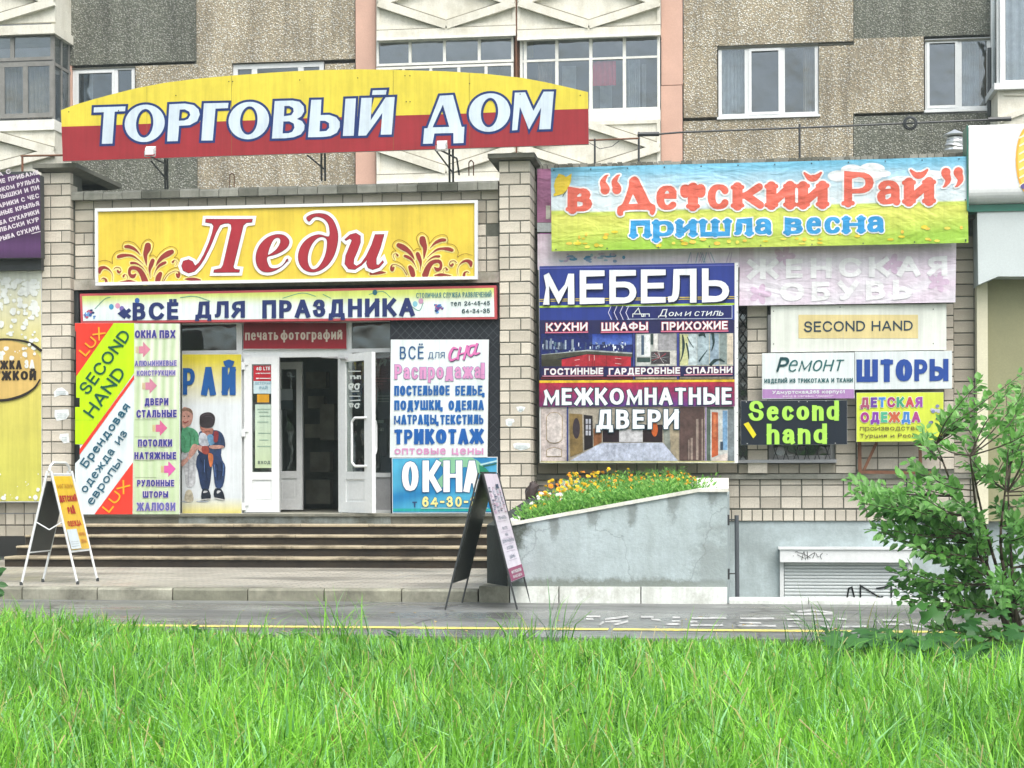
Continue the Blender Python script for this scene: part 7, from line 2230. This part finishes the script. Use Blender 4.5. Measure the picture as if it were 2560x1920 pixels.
M['leaf'] = leafmat('shrub_leaves', (.028, .12, .022), (.19, .44, .10), .42, .4)
M['leaf_dark'] = leafmat('dark_weed_leaves', (.02, .09, .018), (.05, .17, .03), .3, .45)
M['marigold_leaf'] = leafmat('flower_bed_leaves', (.08, .28, .04), (.28, .56, .12), .4, .5)
M['stem'] = simple('brown_stem', (.06, .045, .03), .8, .3, 9)

# grass: curved blades, denser and finer further off
def blades(n, xr, yr, hfun, seed, wmul=1.0, zf=None, name='grass', label=None, dens=None):
    r = np.random.default_rng(seed)
    # clumped placement
    nc = max(20, n // 34)
    y = yr[0] + (yr[1] - yr[0]) * r.random(nc) ** 1.0
    half = (1.06 * y * 1280 / F)
    cxm = -math.tan(PSI) * y
    x = cxm + (r.random(nc) * 2 - 1) * (half + .5)
    ci = r.integers(0, nc, n)
    spread = .05 + .07 * r.random(nc)
    bx = x[ci] + r.normal(0, 1, n) * spread[ci]
    by = y[ci] + r.normal(0, 1, n) * spread[ci]
    ok = (by > yr[0] - .3) & (by < yr[1])
    bx, by, ci = bx[ok], by[ok], ci[ok]
    n = len(bx)
    ch = r.random(nc)
    hc = r.random(nc)
    H = hfun(bx, by) * (.45 + .75 * r.random(n)) * (.55 + 1.0 * hc[ci])
    az = (r.random(nc) * 2 * np.pi)[ci] + r.normal(0, 1.1, n)
    lean = (.15 + 1.25 * r.random(n) ** 1.2) * H * .85
    wd = (.0028 + .0060 * r.random(n) ** 1.6) * wmul
    dx, dy = np.cos(az), np.sin(az)
    wa = az + np.pi / 2 + r.normal(0, .5, n)
    wx, wy = np.cos(wa) * wd, np.sin(wa) * wd
    S = [0, .35, .68, 1.0]; wk = [1.0, .9, .62, 0]
    z0 = np.full(n, -.06)
    V = np.zeros((n, 7, 3))
    for k in range(4):
        s = S[k]
        px = bx + dx * lean * s ** 1.9; py = by + dy * lean * s ** 1.9
        pz = z0 + H * (s - .38 * (lean / H) * s ** 2.6)
        if k < 3:
            V[:, 2 * k] = np.stack([px - wx * wk[k], py - wy * wk[k], pz], 1); V[:, 2 * k + 1] = np.stack([px + wx * wk[k], py + wy * wk[k], pz], 1)
        else: V[:, 6] = np.stack([px, py, pz], 1)
    col = np.zeros((n, 7, 4)); col[..., 3] = 1
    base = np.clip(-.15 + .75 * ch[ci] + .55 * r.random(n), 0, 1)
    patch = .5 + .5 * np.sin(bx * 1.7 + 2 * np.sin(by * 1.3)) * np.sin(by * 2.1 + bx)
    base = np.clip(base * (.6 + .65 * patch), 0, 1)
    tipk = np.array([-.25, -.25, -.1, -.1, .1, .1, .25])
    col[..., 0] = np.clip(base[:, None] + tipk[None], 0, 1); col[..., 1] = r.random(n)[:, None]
    faces = np.array([[0, 1, 3, 2], [2, 3, 5, 4]]); tri = np.array([[4, 5, 6]])
    off = (np.arange(n) * 7)[:, None, None]
    q = (faces[None] + off).reshape(-1, 4); t3 = (tri[None] + off).reshape(-1, 3)
    me = bpy.data.meshes.new(name)
    me.vertices.add(n * 7); me.vertices.foreach_set('co', V.reshape(-1).astype(np.float32))
    loops = np.concatenate([q.reshape(-1), t3.reshape(-1)])
    me.loops.add(len(loops)); me.loops.foreach_set('vertex_index', loops.astype(np.int32))
    ls = np.concatenate([np.arange(len(q)) * 4, len(q) * 4 + np.arange(len(t3)) * 3])
    me.polygons.add(len(ls)); me.polygons.foreach_set('loop_start', ls.astype(np.int32))
    me.polygons.foreach_set('loop_total', np.concatenate([np.full(len(q), 4), np.full(len(t3), 3)]).astype(np.int32))
    me.update(calc_edges=True)
    at = me.attributes.new('Col', 'FLOAT_COLOR', 'POINT'); at.data.foreach_set('color', col.reshape(-1).astype(np.float32))
    me.polygons.foreach_set('use_smooth', [True] * len(ls))
    me.materials.append(M['grass'])
    o = link(bpy.data.objects.new(name, me))
    return o
def gh(x, y):
    far = 1 - .5 * np.clip((y - 10.5) / 2.0, 0, 1) * (1 - np.clip((-1.9 - (x + .131 * y)) / 1.6, 0, 1))
    return far * gh0(x, y)
def gh0(x, y):
    s = np.clip((-1.9 - (x + .131 * y)) / 1.6, 0, 1)      # rank growth at the left
    return .15 + .15 * np.clip((13 - y) / 6, 0, 1) + .09 * s * np.clip((y - 8) / 4, 0, 1)
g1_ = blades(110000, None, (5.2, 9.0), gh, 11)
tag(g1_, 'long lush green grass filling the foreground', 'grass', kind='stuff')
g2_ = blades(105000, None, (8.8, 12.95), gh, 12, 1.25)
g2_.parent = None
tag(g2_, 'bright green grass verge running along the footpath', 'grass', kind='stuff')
def gh2(x, y): return np.full_like(x, .34)
g3 = blades(2600, None, (6.0, 12.9), gh2, 13, .8)
tag(g3, 'taller thin grass stems standing above the lawn', 'grass', kind='stuff')
for o in (g2_, g3): pass

def leaf_geo(mb, c, d, up, L, W, cr, bend=.15):
    d = d / np.linalg.norm(d); s = np.cross(d, up); s /= (np.linalg.norm(s) + 1e-9); n = np.cross(s, d)
    pts = [c, c + d * L * .3 + s * W * .5 + n * .02 * L, c + d * L * .68 + s * W * .42 - n * bend * L * .3, c + d * L - n * bend * L,
           c + d * L * .68 - s * W * .42 - n * bend * L * .3, c + d * L * .3 - s * W * .5 + n * .02 * L, c + d * L * .35 - n * .06 * L, c + d * L * .68 - n * (.06 + bend * .4) * L]
    mb.raw(pts, [(0, 1, 6), (1, 2, 7, 6), (2, 3, 7), (3, 4, 7), (4, 5, 6, 7), (5, 0, 6)], col=(cr, random.random() * .9, 0))

# broad weeds and dry stalks mixed into the lawn
m = MB(); rw_ = np.random.default_rng(31)
for k in range(150):
    Y_ = rw_.uniform(5.8, 12.6); X_ = -math.tan(PSI) * Y_ + rw_.uniform(-1, 1) * 1280 / F * Y_ * 1.05
    hz = gh0(X_, Y_) * rw_.uniform(.35, .8)
    for i in range(rw_.integers(4, 10)):
        a = rw_.random() * 6.28
        L = rw_.uniform(.05, .13)
        leaf_geo(m, np.array([X_ + .02 * math.cos(a), Y_ + .02 * math.sin(a), -.05 + hz * rw_.uniform(.6, 1.1)]), np.array([math.cos(a), math.sin(a), rw_.uniform(.1, .9)]), np.array([0, 0, 1.0]), L, L * rw_.uniform(.3, .5), float(rw_.random()))
tag(m.build('broad_weeds', M['leaf'], usecol=True), 'broad-leaved weeds mixed through the foreground grass', 'weeds', kind='stuff')
m = MB()
for k in range(170):
    Y_ = rw_.uniform(5.8, 12.4); X_ = -math.tan(PSI) * Y_ + rw_.uniform(-1, 1) * 1280 / F * Y_ * 1.05
    h = gh0(X_, Y_) * rw_.uniform(.8, 1.5); dx_, dy_ = rw_.normal(0, .10), rw_.normal(0, .06)
    m.path([(X_, Y_, -.05), (X_ + dx_ * .4, Y_ + dy_ * .4, -.05 + h * .6), (X_ + dx_, Y_ + dy_, -.05 + h)], [.0016, .0014, .0028], 4)
tag(m.build('dry_stalks', simple('straw', (.42, .36, .18), .8, .3, 10)), 'pale dry stalks scattered through the foreground grass', 'stalks', kind='stuff')

# shrub at right
YSH = 11.9
base = P(2562, 1625, YSH); base[2] = -.05
sh = thing('leafy_shrub', 'bushy young shrub with oval green leaves at the right edge of the grass', 'shrub', base)
rs_ = np.random.default_rng(5)
tips = [(2480, 1580), (2540, 1600), (2460, 1340), (2550, 1300), (2570, 1460), (2260, 1260), (2560, 930), (2510, 960), (2600, 960), (2150, 1225), (2200, 1240), (2570, 1080), (2520, 1060), (2590, 1330), (2310, 1240), (2350, 1105), (2440, 955), (2480, 1010), (2560, 1000), (2400, 1060), (2300, 1090), (2275, 1150), (2235, 1190), (2125, 1232), (2150, 1262), (2190, 1290), (2240, 1310), (2210, 1340), (2290, 1370), (2260, 1420), (2330, 1440),
        (2300, 1480), (2370, 1500), (2400, 1420), (2440, 1300), (2380, 1250), (2470, 1180), (2540, 1120), (2620, 1050), (2600, 1200), (2520, 1380), (2450, 1520), (2230, 1465), (2340, 1200), (2410, 1150), (2490, 1440), (2340, 1560), (2600, 1400), (2680, 1200), (2640, 1480), (2320, 1310), (2430, 1380), (2350, 1380), (2500, 1260), (2530, 1520), (2400, 1330)]
stems, twigs, leaves = MB(), MB(), []
trunks = []
for k in range(5):
    b = base + np.array([rs_.normal(0, .05), rs_.normal(0, .05), 0])
    t1 = P(2530 - k * 25, 1420 - 20 * k, YSH + rs_.normal(0, .15)); t2 = P(2520 - k * 45 + 40 * (k % 2), 1230 - 30 * k, YSH + rs_.normal(0, .25))
    pts = catmull([b, t1, t2], 5)
    m = MB(); m.path([tuple(p) for p in pts], [.016 - .011 * i / (len(pts) - 1) for i in range(len(pts))], 6); m.build('stem', M['stem'], sh, smooth=True)
    trunks.append(pts)
allp = [p for t_ in trunks for p in t_]
for (tx_, ty_) in tips:
    for rep in range(3 if ty_ > 1200 else 2):
        tip = P(tx_ + rs_.normal(0, 18 if rep else 4), ty_ + rs_.normal(0, 18 if rep else 4), YSH + rs_.normal(0, .35))
        cand = [p for p in allp if p[2] < tip[2] - .05] or allp
        st_ = min(cand, key=lambda p: np.linalg.norm(p - tip) + .3 * abs(p[2] - (tip[2] - .35)))
        ln = np.linalg.norm(tip - st_)
        mid = (st_ + tip) / 2 + np.array([rs_.normal(0, .04), rs_.normal(0, .04), -.08 * ln * rs_.random()])
        pts = catmull([st_, mid, tip], 6)
        twigs.path([tuple(p) for p in pts], [.006 - .0042 * i / (len(pts) - 1) for i in range(len(pts))], 5)
        nl = int(min(34, 12 + ln * 34))
        for i in range(nl):
            u = .28 + .72 * (i + rs_.random()) / nl
            f = u * (len(pts) - 1); i0 = min(int(f), len(pts) - 2); p = pts[i0] * (1 - (f - i0)) + pts[i0 + 1] * (f - i0)
            d = (pts[i0 + 1] - pts[i0]); d /= np.linalg.norm(d)
            side = np.cross(d, rs_.normal(0, 1, 3)); side /= np.linalg.norm(side)
            dd = d * .5 + side * .8 + np.array([0, 0, .15])
            leaves.append((p + side * .012, dd, np.array([rs_.normal(0, .35), -.5 + rs_.normal(0, .3), 1.0]), .048 + .040 * rs_.random(), .028 + .020 * rs_.random(), float(np.clip(.25 + .6 * rs_.random() + .3 * (ty_ < 1250), 0, 1))))
twigs.build('twigs', M['stem'], sh)
leaves.sort(key=lambda a: (a[0][1] - a[3] * 3))
for k, a in enumerate(leaves[:300]):
    m = MB(); leaf_geo(m, *a); m.build('leaf', M['leaf'], sh, usecol=True, loc=np.array(a[0]) - np.array(base))
m = MB()
for a in leaves[300:]: leaf_geo(m, *a)
m.build('foliage', M['leaf'], sh, usecol=True, kind='stuff')

# lobed weeds at the shrub's foot
wd = thing('lobed_weed', 'low clump of dark maple-shaped leaves at the foot of the shrub', 'weed', P(2300, 1740, 10.6) * (1, 1, 0))
for k in range(85):
    x, y = rs_.uniform(2080, 2600), rs_.uniform(1560, 1740)
    if x < 2240: y = rs_.uniform(1600, 1730)
    Yl = 11.3 - (y - 1560) / 180 * .9 + rs_.normal(0, .1)
    c = P(x, y, Yl)
    c[2] = max(c[2], .12) + .12 * rs_.random()
    sz = rs_.uniform(.08, .14)
    az = rs_.uniform(0, 6.28)
    nrm = np.array([rs_.normal(0, .3), -.45 + rs_.normal(0, .3), 1.0]); nrm /= np.linalg.norm(nrm)
    e1 = np.cross(nrm, [math.cos(az), math.sin(az), 0]); e1 /= np.linalg.norm(e1); e2 = np.cross(nrm, e1)
    pts = [c]
    for i in range(11):
        a = -2.4 + 4.8 * i / 10
        r_ = sz * ((1.0 - .12 * abs(i - 5)) if i % 2 == 1 or i == 5 else .5)
        if i in (1, 3, 5, 7, 9): r_ = sz * (1.0 - .1 * abs(i - 5))
        else: r_ = sz * .52
        pts.append(c + e1 * r_ * math.cos(a) + e2 * r_ * math.sin(a) - nrm * .02 * (r_ / sz))
    m = MB(); m.raw(pts, [(0, i, i + 1) for i in range(1, 11)], col=(float(rs_.random()), .1, 0)); 
    m.build('leaf', M['leaf_dark'], wd, usecol=True)
m = MB()
for k in range(30):
    c = P(rs_.uniform(2100, 2600), rs_.uniform(1620, 1720), 10.9); m.tube((c[0], c[1], -.05), (c[0] + rs_.normal(0, .03), c[1], max(.08, c[2])), .003, 5)
m.build('stalks', M['leaf_dark'], wd)
# sapling leaves at the left edge
sp = thing('sapling', 'few broad dark leaves of a sapling poking in at the left edge', 'sapling', Pz(-25, 1600, 0))
b = Pz(-25, 1600, 0)
m = MB(); m.tube(b, P(-12, 1400, b[1]), .006, 6, .003); m.build('stem', M['stem'], sp)
for x, y, dx, dz in ((-10, 1430, 1, .4), (-8, 1460, 1, -.1), (-14, 1475, 1, -.2), (-12, 1415, .3, 1), (-16, 1490, .8, .2), (-14, 1445, .6, .6)):
    m = MB(); leaf_geo(m, P(x, y, b[1]), np.array([dx, rs_.normal(0, .3), dz]), np.array([0, -1.0, .6]), .085, .05, .3); m.build('leaf', M['leaf_dark'], sp, usecol=True)

# marigold bed
bed = thing('flower_bed', 'marigold bed with orange and yellow blooms filling the planter', 'flower bed', ((XA + XE) / 2, (YK + YR) / 2, 1.0))
m = MB()
rb_ = np.random.default_rng(9)
plants = []
for k in range(330):
    u, v = rb_.random(), rb_.random() ** 1.3
    x = XA + .12 + (XE - XA - .3) * u; y = YK + .2 + (YR - YK - .45) * v
    if u > .80 and v < .9: continue
    plants.append((x, y))
for k in range(70):
    plants.append((XA + .1 + (XD - XA) * rb_.random(), YK + .2 + .25 * rb_.random()))
for (x, y) in plants:
    z = soilz(x, y)
    u = (x - XA) / (XE - XA)
    hh_ = (.11 + .15 * rb_.random()) * (1.15 - .45 * u)
    nn = 34 if y < YK + 2 else 22
    for i in range(nn):
        a = rb_.random() * 6.28; rr = rb_.random() ** .6 * .13; zz_ = z + hh_ * (.25 + .8 * rb_.random() * (1 - (rr / .17) ** 2))
        c = np.array([x + rr * math.cos(a), y + rr * math.sin(a), zz_])
        d = np.array([math.cos(a), math.sin(a), .5 + rb_.random()])
        L = .035 + .03 * rb_.random(); d /= np.linalg.norm(d)
        s = np.cross(d, [0, 0, 1]); s /= np.linalg.norm(s)
        s = s * math.cos(i) + np.cross(d, s) * math.sin(i)
        m.raw([c - s * .005, c + s * .005, c + d * L * .6 + s * .007, c + d * L, c + d * L * .6 - s * .007], [(0, 1, 2, 3, 4)], col=(float(rb_.random()), float(rb_.random() * .92), 0))
m.build('foliage', M['marigold_leaf'], bed, usecol=True, kind='stuff')
pet = [simple('orange_petals', (.92, .38, .02), .6, .15, 40), simple('yellow_petals', (.95, .62, .03), .6, .12, 40)]
fl = []
for pm in pet:
    m = MB(); R = .020
    for ringi, (r0, zc, npt) in enumerate(((1.0, 0.0, 10), (.72, .006, 8), (.4, .012, 6))):
        for i in range(npt):
            a0 = 2 * math.pi * (i - .42) / npt + ringi * .3; a1_ = 2 * math.pi * (i + .42) / npt + ringi * .3; am = (a0 + a1_) / 2
            m.raw([(0, 0, zc - .004), (R * r0 * .85 * math.cos(a0), R * r0 * .85 * math.sin(a0), zc + .003), (R * r0 * math.cos(am), R * r0 * math.sin(am), zc + .001), (R * r0 * .85 * math.cos(a1_), R * r0 * .85 * math.sin(a1_), zc + .003)], [(0, 1, 2, 3)])
    me = bpy.data.meshes.new('blossom'); me.from_pydata(m.v, [], m.f); me.materials.append(pm); fl.append(me)
nb_ = 0
while nb_ < 200:
    u = rb_.random() ** (1.7 if nb_ < 110 else .9); v = rb_.random()
    x = XA + .15 + (XD - XA - .25) * u; y = YK + .2 + (YR - YK - .5) * v
    z = soilz(x, y) + (.13 + .16 * rb_.random()) * (1.15 - .45 * u)
    o = bpy.data.objects.new('blossom', fl[1 if rb_.random() < .68 else 0]); link(o); o.parent = bed
    o.location = Vector((x, y, z)) - Vector(bed.location)
    s_ = rb_.uniform(.75, 1.35) * (1.15 if u < .3 else .9); o.scale = (s_, s_, s_)
    o.rotation_euler = (rb_.uniform(.2, 1.2), rb_.uniform(-.4, .4), rb_.uniform(0, 6))
    nb_ += 1
# white daisies at the corner and tall wispy weeds at the back
wm = simple('white_petals', (.8, .8, .74), .6, .05, 10)
me = bpy.data.meshes.new('blossom'); me.from_pydata([tuple(p) for p in fl[0].vertices and [v.co for v in fl[0].vertices]], [], [tuple(p.vertices) for p in fl[0].polygons]); me.materials.append(wm)
for k in range(12):
    o = bpy.data.objects.new('blossom', me); link(o); o.parent = bed; x = XA + .15 + .35 * rb_.random(); y = YK + .3 + .8 * rb_.random()
    o.location = Vector((x, y, soilz(x, y) + .2 + .08 * rb_.random())) - Vector(bed.location); o.rotation_euler = (rb_.uniform(.4, 1.3), 0, 0)
m = MB()
for k in range(150):
    x = XA + (XE - XA) * rb_.uniform(.25, .76); y = YR - rb_.uniform(.2, 2.2); z = soilz(x, y); h = rb_.uniform(.12, .30)
    top = np.array([x + rb_.normal(0, .05), y, z + h]); m.tube((x, y, z), top, .0022, 4)
    for i in range(9):
        c = np.array([x, y, z]) * (1 - i / 9) + top * (i / 9); a = rb_.random() * 6.28
        L = .03 + .03 * rb_.random(); d = np.array([math.cos(a), math.sin(a), .6])
        m.raw([c, c + d * L * .5 + (0, 0, .006), c + d * L, c + d * L * .5 - (0, 0, .006)], [(0, 1, 2, 3)], col=(float(rb_.random()), .3, 0))
m.c = [c if c != (1, 1, 1) else (.3, .3, 0) for c in m.c]
m.build('tall_weeds', M['marigold_leaf'], bed, usecol=True, kind='stuff')
# dark crumpled thing lying in the bed by the pillar
y_ = 20.6
c = P(1332, 1222, y_)
db = thing('plastic_bag', 'crumpled dark brown bag caught between the flowers and the right pillar', 'bag', (c[0], c[1], c[2] - .12))
me = MB()
rr_ = random.Random(8)
prof = [(.05, -.16), (.075, -.12), (.08, -.06), (.075, 0), (.06, .05), (.04, .07), (.015, .09)]
rings = []
for r0, z_ in prof:
    rings.append([(c[0] + (r0 * rr_.uniform(.75, 1.3)) * math.cos(a) + z_ * .1, c[1] + r0 * .8 * math.sin(a), c[2] + z_ + rr_.uniform(-.012, .012)) for a in np.linspace(0, 6.283, 11)[:-1]])
vs = [p for r0 in rings for p in r0]
fs = [(i * 10 + j, i * 10 + (j + 1) % 10, (i + 1) * 10 + (j + 1) % 10, (i + 1) * 10 + j) for i in range(len(rings) - 1) for j in range(10)]
me.raw(vs, fs + [tuple(range(10))[::-1], tuple(range(60, 70))])
me.build('crumpled_body', simple('dark_brown_plastic', (.035, .022, .02), .45, .4, 20), db)
me = MB(); me.path([(c[0] + .05, c[1], c[2] - .02), (c[0] + .15, c[1], c[2] - .045), (c[0] + .24, c[1], c[2] - .04)], [.03, .02, .026], 7); me.build('loose_end', M['dark_metal'], db)
# scattered litter leaves
m = None
for k in range(26):
    x, y = rng.uniform(200, 2100), rng.uniform(1515, 1585)
    p = Pz(x, y, 0)
    mm_ = MB(); a = rng.uniform(0, 6.28); L = rng.uniform(.015, .035)
    z_ = pathz(p[1]) + .004
    mm_.face([(p[0] - L * math.cos(a), p[1] - L * math.sin(a), z_), (p[0] + L * .4 * math.sin(a), p[1] - L * .4 * math.cos(a), z_ + .006), (p[0] + L * math.cos(a), p[1] + L * math.sin(a), z_ + .002), (p[0] - L * .4 * math.sin(a), p[1] + L * .4 * math.cos(a), z_ + .005)])
    o = mm_.build('fallen_leaf', simple('dry_leaf', (.5, .33, .08), .7) if k == 0 else bpy.data.materials['dry_leaf'], path)
# ---------------------------------------------------------------- added thin volume that lifts the blacks like glare on wet glass
m = MB(); m.box(-30, 30, -6, 45, -2.4, 14)
hm = bpy.data.materials.new('added_haze_volume'); hm.use_nodes = True
hn = hm.node_tree.nodes; hn.remove(hn['Principled BSDF'])
pv = hn.new('ShaderNodeVolumePrincipled'); pv.inputs['Color'].default_value = (.85, .97, .95, 1); pv.inputs['Density'].default_value = .0013; pv.inputs['Anisotropy'].default_value = .3
hm.node_tree.links.new(pv.outputs[0], hn['Material Output'].inputs['Volume'])
tag(m.build('added_haze', hm), kind='stuff')
